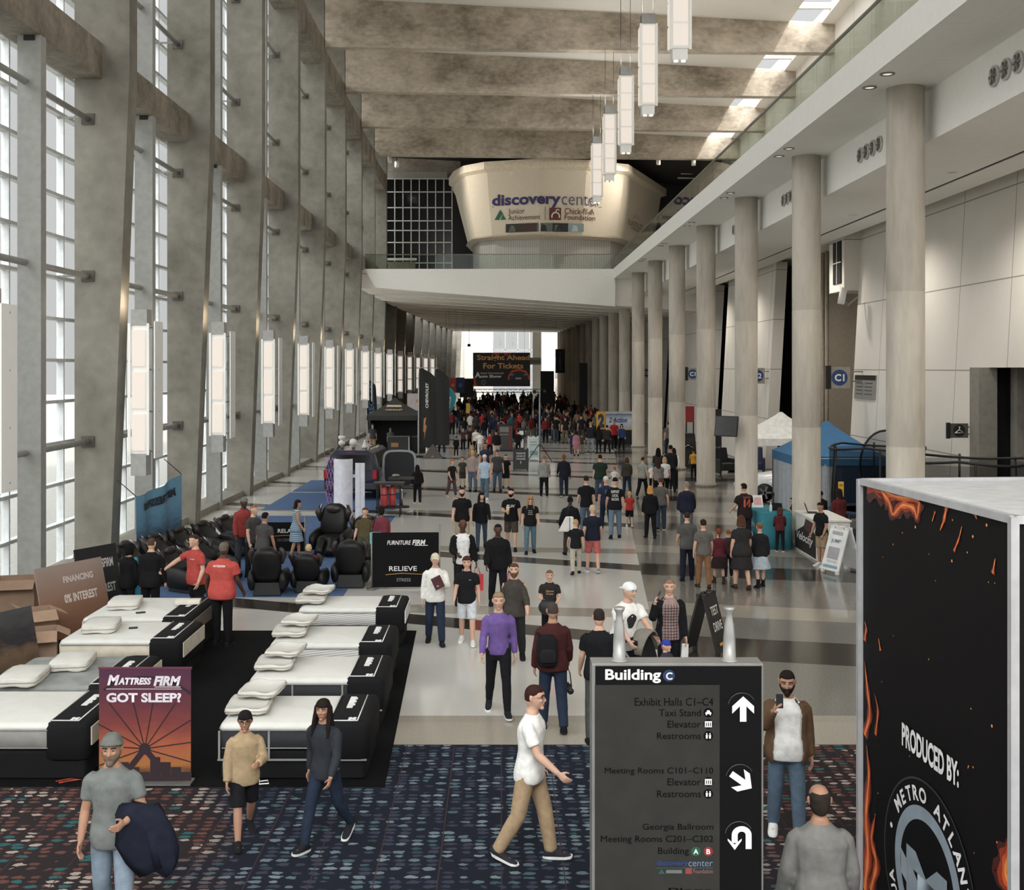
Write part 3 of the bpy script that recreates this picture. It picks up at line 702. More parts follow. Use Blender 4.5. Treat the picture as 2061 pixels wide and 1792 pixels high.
        mo = MB().tube([T(-.022, -.090, -.066), T(0, -.0995, -.0645), T(.022, -.090, -.066)], [.003, .0062, .003], 6)
        FINISH.append((root, mo.mesh('mouth'), 'mouth', [mat((130, 70, 62), .5)]))
    PEOPLE.append(pp); return pp
JOBS = []; PEOPLE = []
def finish_people():
    res = remesh_all([(j[1], j[2], j[3]) for j in JOBS])
    for (root, _, vx, it, nm, ms, wr), me in zip(JOBS, res):
        me.name = nm; me.materials.clear()
        for m in ms: me.materials.append(m)
        if wr: wrinkle(me, wr, root.location.x)
        o = bpy.data.objects.new(nm, me); COL.objects.link(o); o.parent = root
    for root, me, nm, ms in FINISH:
        for m in ms: me.materials.append(m)
        o = bpy.data.objects.new(nm, me); COL.objects.link(o); o.parent = root
def shirt_text(pp, s, rgb, h, w=None, back=False, up=.36, side=0.0, bold=.03, shear=0.0, on=('shirt', 'dress', 'jacket')):
    """print laid onto the garment by casting it at the cloth"""
    m = mat(rgb, .8); p = pp.pose; o = p.at(up); d = p.fw if not back else -p.fw
    right = -X_ if not back else X_; upv = p.sp
    # lettering reads left to right for someone looking at that side
    right = (d * -1).cross(upv) * -1 if False else upv.cross(d)
    targets = [c for c in pp.root.children if c.name.split('.')[0] in on]
    trees = [BVHTree.FromPolygons([v.co for v in c.data.vertices], [q.vertices for q in c.data.polygons]) for c in targets]
    def warp(q):
        best = None
        for t in trees:
            hit = t.ray_cast(q + d * .6, -d)
            if hit[0] is not None and (best is None or (hit[0] - o).dot(d) > (best - o).dot(d)): best = hit[0]
        return (best + d * .006) if best is not None else q + d * .14
    if callable(s): return s(o, right, upv, warp, m, pp.root)
    return text(s, m, o + right * side, right, upv, w=w, h=h, parent=pp.root, name='print', warp=warp, bold=bold, shear=shear, res=2)
def W_(pp, v): return pp.M @ Vector(v)
# walking and standing poses; the first arm and leg are the person's left
def walk(ph=1, st=1.0, el=18, **k):
    f = (22 * st, 4 + 4 * st); b = (-16 * st, 24 * st)
    a1 = (-16 * st, 9, el, 0); a2 = (18 * st, 9, el + 8, 0)
    return Pose(legs=(f, b) if ph > 0 else (b, f), arms=k.pop('arms', (a1, a2) if ph > 0 else (a2, a1)), **k)
def stand(**k): return Pose(legs=k.pop('legs', ((3, 2), (-2, 2))), **k)
# ---------------------------------------------------------------- lamps, drum, railings, signs on the building
ORD = ['nearest', 'second', 'third', 'fourth', 'fifth', 'sixth', 'seventh', 'eighth', 'ninth', 'tenth', 'eleventh', 'twelfth', 'thirteenth', 'fourteenth']
M_GLOW = mat((250, 238, 224), .5, name='glowing_diffuser', emis=1.05, var=.01, gain=.25)
M_ACRYL = mat((222, 220, 217), .35, name='frosted_acrylic', var=.01)
def put(o, parent): o.parent = parent; return o
def dup(root, loc, rz=None, label=None):
    r = root.copy(); COL.objects.link(r); r.location = loc
    if rz is not None: r.rotation_euler = (0, 0, rz)
    if label: r['label'] = label
    for ch in root.children:
        c = ch.copy(); COL.objects.link(c); c.parent = r
        for g in ch.children: d = g.copy(); COL.objects.link(d); d.parent = c
    return r
# wall lamps on the fins
t = thing('wall_lamp', 'tall glowing wall lamp on the nearest concrete fin, cut by the picture edge', 'wall lamp', (0, 0, 0), 0, 'tall lamps on the concrete fins')
M_CAP = mat((150, 149, 146), .45, .2, name='brushed_cap'); MB().box(-.20, .20, -.2, .2, 3.75, 4.15).build('cap', M_CAP, t); MB().box(-.20, .18, -.2, .2, 0, .55).build('cap', M_CAP, t)
ld = bpy.data.lights.new('sconce_lamp', 'POINT'); ld.energy = 40; ld.shadow_soft_size = .1; ld.color = (1, .82, .62)
lo = bpy.data.objects.new('sconce_lamp', ld); COL.objects.link(lo); lo.parent = t; lo.location = (-.1, 0, 4.3)
MB().box(-.19, .19, -.18, .18, .55, 3.75).build('housing', M_ACRYL, t)
for i in range(3): MB().box(-.165, .165, -.235, -.18, .62 + i * 1.05, 1.55 + i * 1.05).build('diffuser', M_GLOW, t, .03)
MB().box(-.27, -.2, -.23, -.19, .52, 3.8).box(.2, .26, -.23, -.19, .52, 3.8).build('front_panel', M_ACRYL, t)
m = MB().box(.42, .45, -.35, .30, .45, 3.85)
for z in (.6, 1.6, 2.65, 3.7): m.box(.19, .45, -.02, .02, z - .02, z + .02, 1)
m.build('side_panel', [M_ACRYL, M_GREYMET], t)
lamp0 = t
for k in range(0, 15):
    loc = (-9.02 + bend(yl(k)) * 1.0, yl(k) - .45, 2.30)
    if k == 0: t.location = (-9.36, loc[1], loc[2])
    else: dup(lamp0, loc, label='tall glowing wall lamp on the %s concrete fin from the front' % ORD[min(k, 13)])
# pendants
t = thing('pendant_light', 'pendant light of glowing boxes, nearest of the hanging row, top cut off', 'pendant light', (0, 0, 0), 0, 'glowing pendant lights over the hall')
MB().box(-.26, .26, -.26, .26, 3.5, 3.92).build('cap', M_GREYMET, t)
MB().box(-.30, .30, -.30, .30, .35, 3.5).build('housing', M_ACRYL, t)
for i in range(4):
    z = .42 + i * .77
    MB().box(-.24, .24, -.345, -.30, z, z + .70).box(-.345, -.3, -.24, .24, z, z + .7).box(.3, .345, -.24, .24, z, z + .7).build('diffuser', M_GLOW, t, .03)
MB().box(-.35, -.27, -.36, -.32, .3, 3.5).box(.27, .35, -.36, -.32, .3, 3.5).build('front_panel', M_ACRYL, t)
MB().box(-.24, .24, -.24, .24, 0, .35).build('base', M_ACRYL, t)
m = MB()
for dx in (-.12, .12): m.cyl((dx, -.12, -.05), .075, .06, 14, 0)
m.build('spot', mat((255, 250, 240), .3, emis=1.5), t)
MB().tube([(-.22, 0, 3.9), (-.22, 0, 9.3)], .012, 5).tube([(.22, 0, 3.9), (.22, 0, 9.3)], .012, 5).build('cable', M_BLACK, t)
ld = bpy.data.lights.new('pendant_lamp', 'POINT'); ld.energy = 330; ld.shadow_soft_size = .2; ld.color = (1, .98, .95)
lo = bpy.data.objects.new('pendant_lamp', ld); COL.objects.link(lo); lo.parent = t; lo.location = (0, 0, 4.15)
for i in range(5):
    loc = (5.74, 36.0 + 7.72 * i, 14.86)
    if i == 0: t.location = loc
    else: dup(t, loc, label='pendant light of glowing boxes, %s from the front in the hanging row' % ORD[i])
# railings
def railing(name, label, a, b, z0, z1, n):
    t = thing(name, label, 'railing', (0, 0, 0)); a = Vector(a); b = Vector(b); g = MB(); r = MB()
    for i in range(n):
        p = a.lerp(b, i / n); q = a.lerp(b, (i + .985) / n); g.hexa([p + Z_ * z0, q + Z_ * z0, q + Z_ * z0 + (b - a).cross(Z_).normalized() * .015, p + Z_ * z0 + (b - a).cross(Z_).normalized() * .015], [p + Z_ * z1, q + Z_ * z1, q + Z_ * z1 + (b - a).cross(Z_).normalized() * .015, p + Z_ * z1 + (b - a).cross(Z_).normalized() * .015])
    g.build('glass_panel', M_GLASS, t)
    r.bar(a + Z_ * z1, b + Z_ * z1, .06, .05); r.build('handrail', mat((78, 72, 64), .3, .7), t)
    return t
railing('glass_railing', 'long glass railing with a thin handrail along the upper balcony', (XE + .06, 0, 0), (XE + .06, 75, 0), 11.62, 12.42, 52)
railing('glass_railing', 'glass railing across the front of the white bridge', (-9.1, 75.08, 0), (XE, 75.08, 0), 11.6, 12.6, 12)
# the drum above the bridge
def PL(pts, z): return [Vector(((x - CX) * Y / FPX, Y, z)) for x, Y in pts]
top = [(912, 92.5), (921, 89.5), (940, 87.2), (980, 85.6), (1085, 84.3), (1180, 84.9), (1256, 86.6), (1330, 98), (1330, 98.3), (1090, 98.3), (925, 98.3)]
bot = [(942, 92.5), (946, 90), (956, 88), (990, 86.6), (1085, 85.5), (1172, 86.0), (1240, 87.4), (1314, 97.6), (1314, 98), (1090, 98), (955, 98)]
dr = thing('exhibition_pavilion', 'pale drum shaped pavilion with lettering on the upper floor', 'pavilion', (0, 0, 0))
m = MB(); T0, B0 = PL(top, 20.0), PL(bot, 15.2)
m.loft([B0, T0], 0, smooth=False)
dwall = m.build('wall', mat((186, 176, 158), .8, var=.03, name='pavilion_wall'), dr)
m = MB(); cen = Vector((3.2, 92, 0))
def grow(r, k, z): return [Vector((cen.x + (p.x - cen.x) * k, cen.y + (p.y - cen.y) * k, z)) for p in r]
m.loft([grow(T0, 1.0, 19.95), grow(T0, 1.05, 20.15), grow(T0, 1.05, 20.7), grow(T0, .9, 20.75)], 0, smooth=False)
m.build('cornice', mat((196, 184, 164), .5, .1, name='pavilion_cornice'), dr)
m = MB(); m.loft([grow(B0, 1.0, 15.25), grow(B0, 1.03, 15.1), grow(B0, .96, 14.9)], 0, smooth=False); m.build('trim_band', mat((150, 140, 125), .7), dr)
gb = grow(B0, .93, 11.6); gt = grow(B0, .93, 15.0)
m = MB(); m.loft([gb, gt], 0, smooth=False)
mg, tg, bgd = newmat('pleated_glass'); bgd.inputs['Roughness'].default_value = .3
co = node(tg, 'ShaderNodeTexCoord'); wv = node(tg, 'ShaderNodeTexWave', i_Scale=2.2, i_Distortion=2.5); mp = node(tg, 'ShaderNodeMapping'); mp.inputs['Scale'].default_value = (1, 1, .02)
lk(tg, co.outputs['Object'], mp.inputs[0]); lk(tg, mp.outputs[0], wv.inputs[0]); rr = node(tg, 'ShaderNodeValToRGB'); rr.color_ramp.elements[0].color = (.22, .21, .19, 1); rr.color_ramp.elements[1].color = (.45, .43, .39, 1)
lk(tg, wv.outputs[0], rr.inputs[0]); lk(tg, rr.outputs[0], bgd.inputs['Base Color'])
m.build('glass_skirt', mg, dr)
def projector(ob, d, off):
    tr = BVHTree.FromPolygons([v.co for v in ob.data.vertices], [q.vertices for q in ob.data.polygons]); d = Vector(d).normalized()
    def w(q):
        h = tr.ray_cast(q - d * 12, d); return (h[0] - d * off) if h[0] is not None else q
    return w
pj = projector(dwall, (0, 1, 0), .06)
def dtext(s, x0, x1, y0, y1, rgb, bold=0.0, **k):
    a = P((x0 + x1) / 2, (y0 + y1) / 2, 84.8); return text(s, mat(rgb, .6), a, X_, Z_, w=(x1 - x0) * 84.8 / FPX, h=(y1 - y0) * 84.8 / FPX, parent=dr, warp=pj, bold=bold, **k)
def dquad(x0, x1, y0, y1, rgb, name='print', poly=None):
    q = poly or [(x0, y1), (x1, y1), (x1, y0), (x0, y0)]
    return MB().add([pj(P(a, b, 84.8)) for a, b in q], [tuple(range(len(q)))]).build(name, mat(rgb, .6), dr)
dtext('discovery', 990, 1129, 388, 417, (44, 38, 84), .035); dtext('center', 1131, 1214, 392, 411, (60, 56, 92), -.01)
dquad(990, 1214, 411.5, 412.5, (70, 66, 90)); dquad(1097.5, 1098.5, 415, 441, (90, 70, 60))
dquad(0, 0, 0, 0, (30, 84, 58), 'emblem', [(995, 438), (1018, 438), (1007, 418)]); dquad(0, 0, 0, 0, (200, 196, 186), 'emblem', [(1004.5, 438), (1008, 438), (1012, 428), (1010.5, 428)])
dtext('Junior', 1023, 1056, 417, 431, (60, 52, 46)); dtext('Achievement', 1023, 1088, 430, 440, (60, 52, 46))
dquad(1106, 1130, 417, 441, (84, 38, 34), 'emblem')
def dring(cx, cy, r, w, rgb, a0=0, a1=360):
    n = 20; m = MB(); v = []
    for i in range(n + 1):
        a = R(a0 + (a1 - a0) * i / n); v += [pj(P(cx + r * math.cos(a), cy - r * math.sin(a), 84.8)) - Y_ * .03, pj(P(cx + (r - w) * math.cos(a), cy - (r - w) * math.sin(a), 84.8)) - Y_ * .03]
    m.add(v, [(2 * i, 2 * i + 1, 2 * i + 3, 2 * i + 2) for i in range(n)]); m.build('emblem', mat(rgb, .6), dr)
dring(1119, 434, 9, 2.5, (200, 192, 182), -20, 200); dring(1123, 424, 4.5, 2, (200, 192, 182), 30, 300)
dtext('Chick-fil-A', 1137, 1199, 417, 429, (84, 40, 34), .01); dtext('Foundation', 1137, 1201, 430, 440, (84, 40, 34), .01)
for i, (xa, xb, rgb) in enumerate(((1018, 1049, (40, 42, 36)), (1049, 1081, (58, 38, 30)), (1081, 1113, (86, 92, 88)), (1113, 1145, (24, 30, 32)), (1145, 1177, (120, 134, 136)))): dquad(xa, xb, 447, 464, rgb, 'photo_print')
for xa, rgb in ((1030, (150, 150, 130)), (1060, (130, 96, 84)), (1094, (30, 30, 30)), (1122, (100, 110, 96)), (1158, (160, 172, 170))): dquad(0, 0, 0, 0, rgb, 'photo_print', [(xa - 6, 463), (xa + 8, 463), (xa + 5, 452), (xa - 3, 450)])
for sx_ in (1030, 1186): dring(sx_, 348, 1.2, 1.2, (255, 220, 160))
pj2 = projector(dwall, (-.6, .8, 0), .06)
for s_, x0, x1, y0, y1 in (('SUNTRUST', 1259, 1299, 449, 459), ('FOUNDATION', 1268, 1300, 460, 466)):
    a = P((x0 + x1) / 2, (y0 + y1) / 2, 92); text(s_, mat((90, 52, 40), .6), a, X_, Z_, w=(x1 - x0) * 92 / FPX, h=(y1 - y0) * 92 / FPX, parent=dr, warp=projector(dwall, (.02, 1, 0), .12))
m = MB(); wq = projector(dwall, (.02, 1, 0), .12)
for i in range(9): a = R(20 + i * 20); m.add([wq(P(1278 + 4 * math.cos(a - .1), 444 - 4 * math.sin(a - .1), 92)), wq(P(1278 + 4 * math.cos(a + .1), 444 - 4 * math.sin(a + .1), 92)), wq(P(1278 + 13 * math.cos(a), 444 - 13 * math.sin(a), 92))], [(0, 1, 2)])
m.build('emblem', mat((150, 92, 70), .7), dr)
# warm cornice lamps on the drum
# window wall left of the drum
m = MB().box(-10.2, -9.5, 93, 93.4, 11.6, 21.2).box(-10.2, -4.45, 93, 93.4, 20.75, 21.3)
struct(m, 'wall_upper_left', mat((138, 134, 126), .85))
f = MB()
for i in range(9): x = -9.5 + i * .68; f.box(x - .035, x + .035, 92.9, 93.05, 11.6, 20.75)
for z in (11.7, 12.7, 13.7, 14.4, 15.4, 16.4, 17.2, 18.3, 19.6, 20.7): f.box(-9.5, -4.05, 92.9, 93.05, z - .04, z + .04)
f.box(-9.55, -7.0, 92.85, 93.05, 13.9, 14.1)
wo_ = struct(f, 'window_32', mat((176, 176, 172), .5)); MB().box(-9.5, -4.05, 93.1, 93.14, 11.6, 20.75).build('pane', mat((10, 11, 13), .15), wo_)
MB().box(-9.4, -7.1, 92.88, 92.92, 11.6, 13.8).build('door_leaf', mat((96, 88, 76), .5), wo_)
struct(MB().box(-10.5, -3.4, 94, 94.4, 20.9, 24), 'wall_upper_end', M_BEAM)
# ceiling spots near the end of the high hall
for i, (x, y) in enumerate(((784, 322), (799, 331), (1325, 326), (1396, 328))):
    p = P(x, y, 84.5); t = thing('spotlight', 'small white cylinder spotlight on dark ceiling, %s from the concrete fins' % ORD[i], 'spotlight', p, 0, 'spotlights over the pavilion')
    MB().cyl((0, 0, -.2), .16, .45, 14).build('housing', M_WHITE, t); MB().tube([(0, 0, .2), (0, 0, zc(p.x, 84.5) - p.z)], .03, 6).build('stem', M_BLACK, t)
    ld = bpy.data.lights.new('spotlight_lamp', 'SPOT'); ld.energy = 2100; ld.spot_size = R(75); ld.spot_blend = .7; ld.shadow_soft_size = .12; ld.color = (1, .93, .84)
    lo = bpy.data.objects.new('spotlight_lamp', ld); COL.objects.link(lo); lo.parent = t; lo.location = (0, 0, -.24); lo.rotation_euler = (Vector((3.2, 86, 16.5)) - p).to_track_quat('-Z', 'Y').to_euler()
# vents and downlights of the balcony
for i in range(7):
    yc = 20.1 + S * i; t = thing('air_vent', 'row of four round air vents, %s bay of the balcony beam' % ORD[i], 'air vent', (0, 0, 0), 0, 'round vents along the balcony beam')
    for q in range(4):
        y = yc - .75 + q * .48; m = MB(); n = 20; ring = lambda r, x: [(x, y + r * math.cos(2 * PI * j / n), 10.42 + r * math.sin(2 * PI * j / n)) for j in range(n)]
        m.loft([ring(.20, 9.2), ring(.20, 9.15), ring(.17, 9.14), ring(.16, 9.17)][::-1], 0)
        for a in range(6): m.bar((9.155, y, 10.42), (9.155, y + .16 * math.cos(a * PI / 3), 10.42 + .16 * math.sin(a * PI / 3)), .05, .03, 1)
        m.build('nozzle', [mat((170, 168, 162), .6), mat((112, 110, 105), .6)], t)
for j in range(0, 6):
    for q in range(2):
        p = (7.85, YR0 + S * j - .1 - q * 1.1, 10.97); t = thing('downlight', 'recessed downlight in the balcony soffit, %s of the pair at the %s round column' % (['far one', 'near one'][q], ORD[j]), 'downlight', p, 0, 'downlights under the balcony edge')
        m = MB(); m.lathe([(.15, 0), (.15, -.02), (.11, -.025), (.10, 0)], (0, 0, 0), 16); m.build('rim', M_GREYMET, t); MB().cyl((0, 0, -.012), .095, .01, 14).build('lens', mat((255, 240, 215), .4, emis=1.0), t)
# projecting hall signs
def hallsign(X, Y, z, w, h, s, label, sub=None):
    t = thing('hall_sign', label, 'sign', (X, Y, z)); bx = .24 * w
    MB().box(0, w, -.04, .04, 0, h).build('plate', mat((140, 136, 126), .6), t); MB().box(-bx * .7, .04, -.09, .09, -.03, h + .05).build('end_cap', M_BLACK, t)
    MB().box(w, 13.4 - X if X < 13 else w + .2, -.03, .03, h * .3, h * .36).box(w, 13.4 - X if X < 13 else w + .2, -.03, .03, h * .75, h * .81).build('bracket', M_GREYMET, t)
    n = 28; c = (w * .48, -.045, h * .5); MB().add([(c[0] + h * .38 * math.cos(2 * PI * i / n), -.046, c[2] + h * .38 * math.sin(2 * PI * i / n)) for i in range(n)], [tuple(range(n))]).build('roundel', mat((38, 62, 104), .5), t)
    text(s, mat((215, 215, 212), .5), (c[0], -.052, c[2]), X_, Z_, h=h * .34, parent=t, bold=.03); return t
hallsign(12.05, 41.0, 4.24, .75, .78, 'C1', 'blue C1 sign on a pale plate, at the edge of the near wall')
hallsign(11.8, 70.8, 4.2, .72, .78, 'C1', 'blue C1 sign further down the hall behind the middle columns')
hallsign(12.0, 95.0, 4.15, .75, .78, 'C2', 'small blue C2 sign, furthest of the hall signs')
hallsign(12.35, 55.3, 4.2, .7, .78, 'C2', 'blue C2 sign half hidden behind a round column')
t = thing('restroom_sign', 'dark coat hanger sign projecting from the pale right wall', 'sign', (12.45, 31.0, 3.05))
MB().box(0, .5, -.03, .03, 0, .40).build('plate', mat((70, 66, 60), .6), t); MB().box(-.09, 0, -.05, .05, -.02, .42).build('end_cap', M_BLACK, t); MB().box(.5, .85, -.02, .02, .08, .12).box(.5, .85, -.02, .02, .28, .32).build('bracket', M_GREYMET, t)
MB().add([(.25 + .17 * math.cos(i * PI / 12), -.032, .2 + .17 * math.sin(i * PI / 12)) for i in range(24)], [tuple(range(24))]).build('roundel', M_BLACK, t)
MB().tube([(.13, -.04, .14), (.25, -.04, .23), (.37, -.04, .14), (.13, -.04, .14)], .012, 6).tube([(.25, -.04, .23), (.25, -.04, .27), (.27, -.04, .29), (.24, -.04, .31)], .01, 6).build('symbol', mat((215, 214, 210), .5), t)
def leanx(z): return 13.0 + .055 * z
t = thing('wall_directory', 'grey building directory board on the pale right wall below the C1 sign', 'directory board', (0, 0, 0))
q = lambda y, z, o=.03: (leanx(z) - o, y, z)
MB().hexa([q(39.4, 3.85, .04), q(39.4, 3.85, -.0), q(41.7, 3.85, -.0), q(41.7, 3.85, .04)], [q(39.4, 4.72, .04), q(39.4, 4.72, 0), q(41.7, 4.72, 0), q(41.7, 4.72, .04)]).build('board', mat((126, 124, 120), .5), t)
MB().quad(q(41.7, 4.55, .05), q(39.4, 4.55, .05), q(39.4, 4.72, .05), q(41.7, 4.72, .05)).build('header', M_BLACK, t)
for i in range(4):
    for a, b in ((41.5, 40.8), (40.5, 39.7)): MB().quad(q(a, 4.42 - i * .13, .05), q(b, 4.42 - i * .13, .05), q(b, 4.45 - i * .13, .05), q(a, 4.45 - i * .13, .05)).build('printed_line', mat((70, 70, 70), .6), t)
t = thing('floodlight', 'white floodlight on a bracket at the edge of the pale right wall', 'floodlight', (12.95, 41.4, 7.6)); t.rotation_euler = (R(0), R(20), R(0))
MB().tube([(-.25, 0, -.35), (-.35, 0, .25)], .13, 14).build('housing', M_WHITE, t); MB().bar((-.28, 0, -.15), (.0, 0, -.3), .05, .05).bar((0, 0, -.35), (.25, 0, .1), .06, .06).build('bracket', M_GREYMET, t)
t = thing('screen', 'black flat screen tilted on a bracket at the third round column', 'screen', (7.82, 38.9, 2.6)); t.rotation_euler = (R(-12), 0, R(-35))
MB().box(-.42, .42, -.04, .04, 0, .72).build('casing', M_BLACK, t, .01); MB().box(-.39, .39, -.045, -.04, .03, .69).build('display', mat((40, 40, 40), .15), t); MB().bar((0, .03, .35), (.35, .2, .35), .06, .06).build('bracket', M_BLACK, t)

# downlights under the lower soffit wash the right wall
for i in range(0, 7):
    p = (11.2, 20.0 + S * i, 9.86); t = thing('downlight', 'small recessed downlight in the lower soffit by the right wall, %s bay' % ORD[i], 'downlight', p, 0, 'downlights in the lower soffit')
    MB().lathe([(.16, 0), (.16, -.02), (.12, -.025), (.11, 0)], (0, 0, 0), 16).build('rim', M_WHITE, t)
    ld = bpy.data.lights.new('downlight_lamp', 'SPOT'); ld.energy = 1150; ld.spot_size = R(150); ld.spot_blend = .8; ld.shadow_soft_size = .25; ld.color = (1, .93, .84)
    lo = bpy.data.objects.new('downlight_lamp', ld); COL.objects.link(lo); lo.parent = t; lo.location = (0, 0, -.06)
# ---------------------------------------------------------------- carpet, mats, beds
def carpetmat():
    m, t, b = newmat('patterned_carpet'); b.inputs['Roughness'].default_value = .95; b.inputs['Specular IOR Level'].default_value = .1
    co = node(t, 'ShaderNodeTexCoord')
    mp = node(t, 'ShaderNodeMapping'); mp.inputs['Scale'].default_value = (6.0, 10.5, 1); lk(t, co.outputs['Object'], mp.inputs[0])
    ds = node(t, 'ShaderNodeTexNoise', i_Scale=2.6, i_Detail=3.0); lk(t, mp.outputs[0], ds.inputs['Vector'])
    dm = node(t, 'ShaderNodeVectorMath', operation='MULTIPLY_ADD'); dm.inputs[1].default_value = (.7, .55, 0); lk(t, ds.outputs['Color'], dm.inputs[0]); lk(t, mp.outputs[0], dm.inputs[2])
    vo = node(t, 'ShaderNodeTexVoronoi', i_Scale=1.0); vo.inputs['Randomness'].default_value = .30; lk(t, dm.outputs[0], vo.inputs['Vector'])
    big = node(t, 'ShaderNodeTexNoise', i_Scale=.55, i_Detail=2.0); lk(t, co.outputs['Object'], big.inputs['Vector'])
    s = node(t, 'ShaderNodeSeparateXYZ'); lk(t, co.outputs['Object'], s.inputs[0])
    def M(op, a, bb=None, c=None):
        n = node(t, 'ShaderNodeMath', operation=op)
        for i, v in enumerate((a, bb, c)):
            if v is None: continue
            if isinstance(v, (int, float)): n.inputs[i].default_value = v
            else: lk(t, v, n.inputs[i])
        return n.outputs[0]
    def mix(f, a, bb):
        n = node(t, 'ShaderNodeMix', data_type='RGBA')
        if isinstance(f, float): n.inputs['Factor'].default_value = f
        else: lk(t, f, n.inputs['Factor'])
        for key, vv in (('A', a), ('B', bb)):
            if isinstance(vv, tuple): n.inputs[key].default_value = vv + (1,)
            else: lk(t, vv, n.inputs[key])
        return n.outputs['Result']
    sc_ = node(t, 'ShaderNodeSeparateColor'); lk(t, vo.outputs['Color'], sc_.inputs[0])
    # rust towards both sides, teal and navy in the middle
    ax = M('ABSOLUTE', M('ADD', s.outputs['X'], .4)); red = M('MULTIPLY', M('ADD', M('MULTIPLY_ADD', big.outputs['Fac'], 3.5, M('MULTIPLY', ax, .95)), -3.75), 1.3)
    cl = node(t, 'ShaderNodeClamp'); lk(t, red, cl.inputs[0]); red = cl.outputs[0]
    nz = node(t, 'ShaderNodeTexNoise', i_Scale=1.6, i_Detail=1.0); lk(t, co.outputs['Object'], nz.inputs['Vector'])
    speck = mix(sc_.outputs[1], (.02, .06, .075), (.17, .21, .235)); speck = mix(M('GREATER_THAN', sc_.outputs[0], .5), speck, (.038, .044, .066))
    speckr = mix(sc_.outputs[1], (.135, .062, .048), (.10, .048, .040)); speckr = mix(M('GREATER_THAN', M('ADD', sc_.outputs[0], M('MULTIPLY_ADD', nz.outputs['Fac'], 1.4, -.7)), .72), speckr, (.34, .29, .255))
    speckr = mix(M('GREATER_THAN', sc_.outputs[2], .86), speckr, (.03, .10, .105))
    sp = mix(red, speck, speckr)
    base = mix(red, (.013, .015, .024), (.026, .020, .022))
    inside = M('LESS_THAN', vo.outputs['Distance'], M('MULTIPLY_ADD', sc_.outputs[2], .22, .26))
    inside = M('MULTIPLY', inside, M('GREATER_THAN', M('ADD', sc_.outputs[1], M('MULTIPLY_ADD', nz.outputs['Fac'], 1.2, -.6)), .20))
    line = M('LESS_THAN', M('FLOORED_MODULO', s.outputs['X'], .62), .012)
    c = mix(inside, base, sp); c = mix(line, c, (.05, .03, .035)); lk(t, c, b.inputs['Base Color']); return m
o = MB().box(-11.0, 13.0, -2, 14.8, 0, .006).build('carpet', carpetmat()); o['kind'] = 'structure'
M_MATB = mat((13, 13, 14), .95, spec=.1, var=.2)
tag(MB().box(-10.6, -1.62, 13.3, 21.2, 0, .012).hexa([(-1.62, 13.3, 0), (-1.38, 13.3, 0), (-1.60, 21.2, 0), (-1.62, 21.2, 0)], [(-1.62, 13.3, .012), (-1.38, 13.3, .012), (-1.60, 21.2, .012), (-1.62, 21.2, .012)]).build('floor_mat', M_MATB), 'large black floor mat under the two rows of beds', 'mat')
M_BLUE = mat((72, 90, 120), .9, spec=.1)
for y0, y1, x1, l in ((24.3, 30.9, -3.45, 'blue carpet under the massage chairs'), (31.4, 37.6, -3.55, 'blue carpet beside the white display panels'), (39.2, 44.6, -3.75, 'blue carpet under the dark truck, nearest strip'), (45.0, 49.5, -4.6, 'blue carpet behind the truck, furthest strip')):
    tag(MB().box(-8.4, x1, y0, y1, 0, .012).build('blue_carpet', M_BLUE), l, 'carpet', 'blue carpets of the stands')
M_MATT = mat((190, 189, 184), .9, var=.03, spec=.1, name='mattress_ticking'); M_COVER = mat((15, 15, 17), .85, spec=.2); M_PIPE = mat((200, 200, 198), .7)
M_IVORY = mat((172, 164, 148), .9); M_MSIDE = mat((34, 35, 38), .9)
def stripes(name, c1, c2, f, diag=.5):
    m, t, b = newmat(name); b.inputs['Roughness'].default_value = .9
    co = node(t, 'ShaderNodeTexCoord'); mp = node(t, 'ShaderNodeMapping'); mp.inputs['Rotation'].default_value = (0, diag, 0); lk(t, co.outputs['Object'], mp.inputs[0])
    w = node(t, 'ShaderNodeTexWave', i_Scale=f); w.bands_direction = 'Z'; lk(t, mp.outputs[0], w.inputs[0]); rp = node(t, 'ShaderNodeValToRGB')
    rp.color_ramp.elements[0].color = c1 + (1,); rp.color_ramp.elements[1].color = c2 + (1,); rp.color_ramp.elements[0].position = .35; rp.color_ramp.elements[1].position = .6
    lk(t, w.outputs[0], rp.inputs[0]); lk(t, rp.outputs[0], b.inputs['Base Color']); return m
M_STRIPE = stripes('striped_ticking', (.32, .31, .30), (.60, .59, .57), 9.0, .12)
M_GREYTOP = mat((122, 124, 122), .95, var=.16, scale=5.0)
def rbox(x0, x1, y0, y1, z0, z1, r=.07, n=5):
    """mattress-like slab with rounded plan corners and edges"""
    rings = []
    for z, ins in ((z0, r * .5), (z0 + r * .5, 0), (z1 - r * .8, 0), (z1 - r * .25, r * .25), (z1, r)):
        ring = []
        for cx_, cy_, a0 in ((x1 - r - ins, y1 - r - ins, 0), (x0 + r + ins, y1 - r - ins, 90), (x0 + r + ins, y0 + r + ins, 180), (x1 - r - ins, y0 + r + ins, 270)):
            for i in range(n): a = R(a0 + 90 * i / (n - 1)); ring.append((cx_ + r * math.cos(a), cy_ + r * math.sin(a), z))
        rings.append(ring)
    return rings
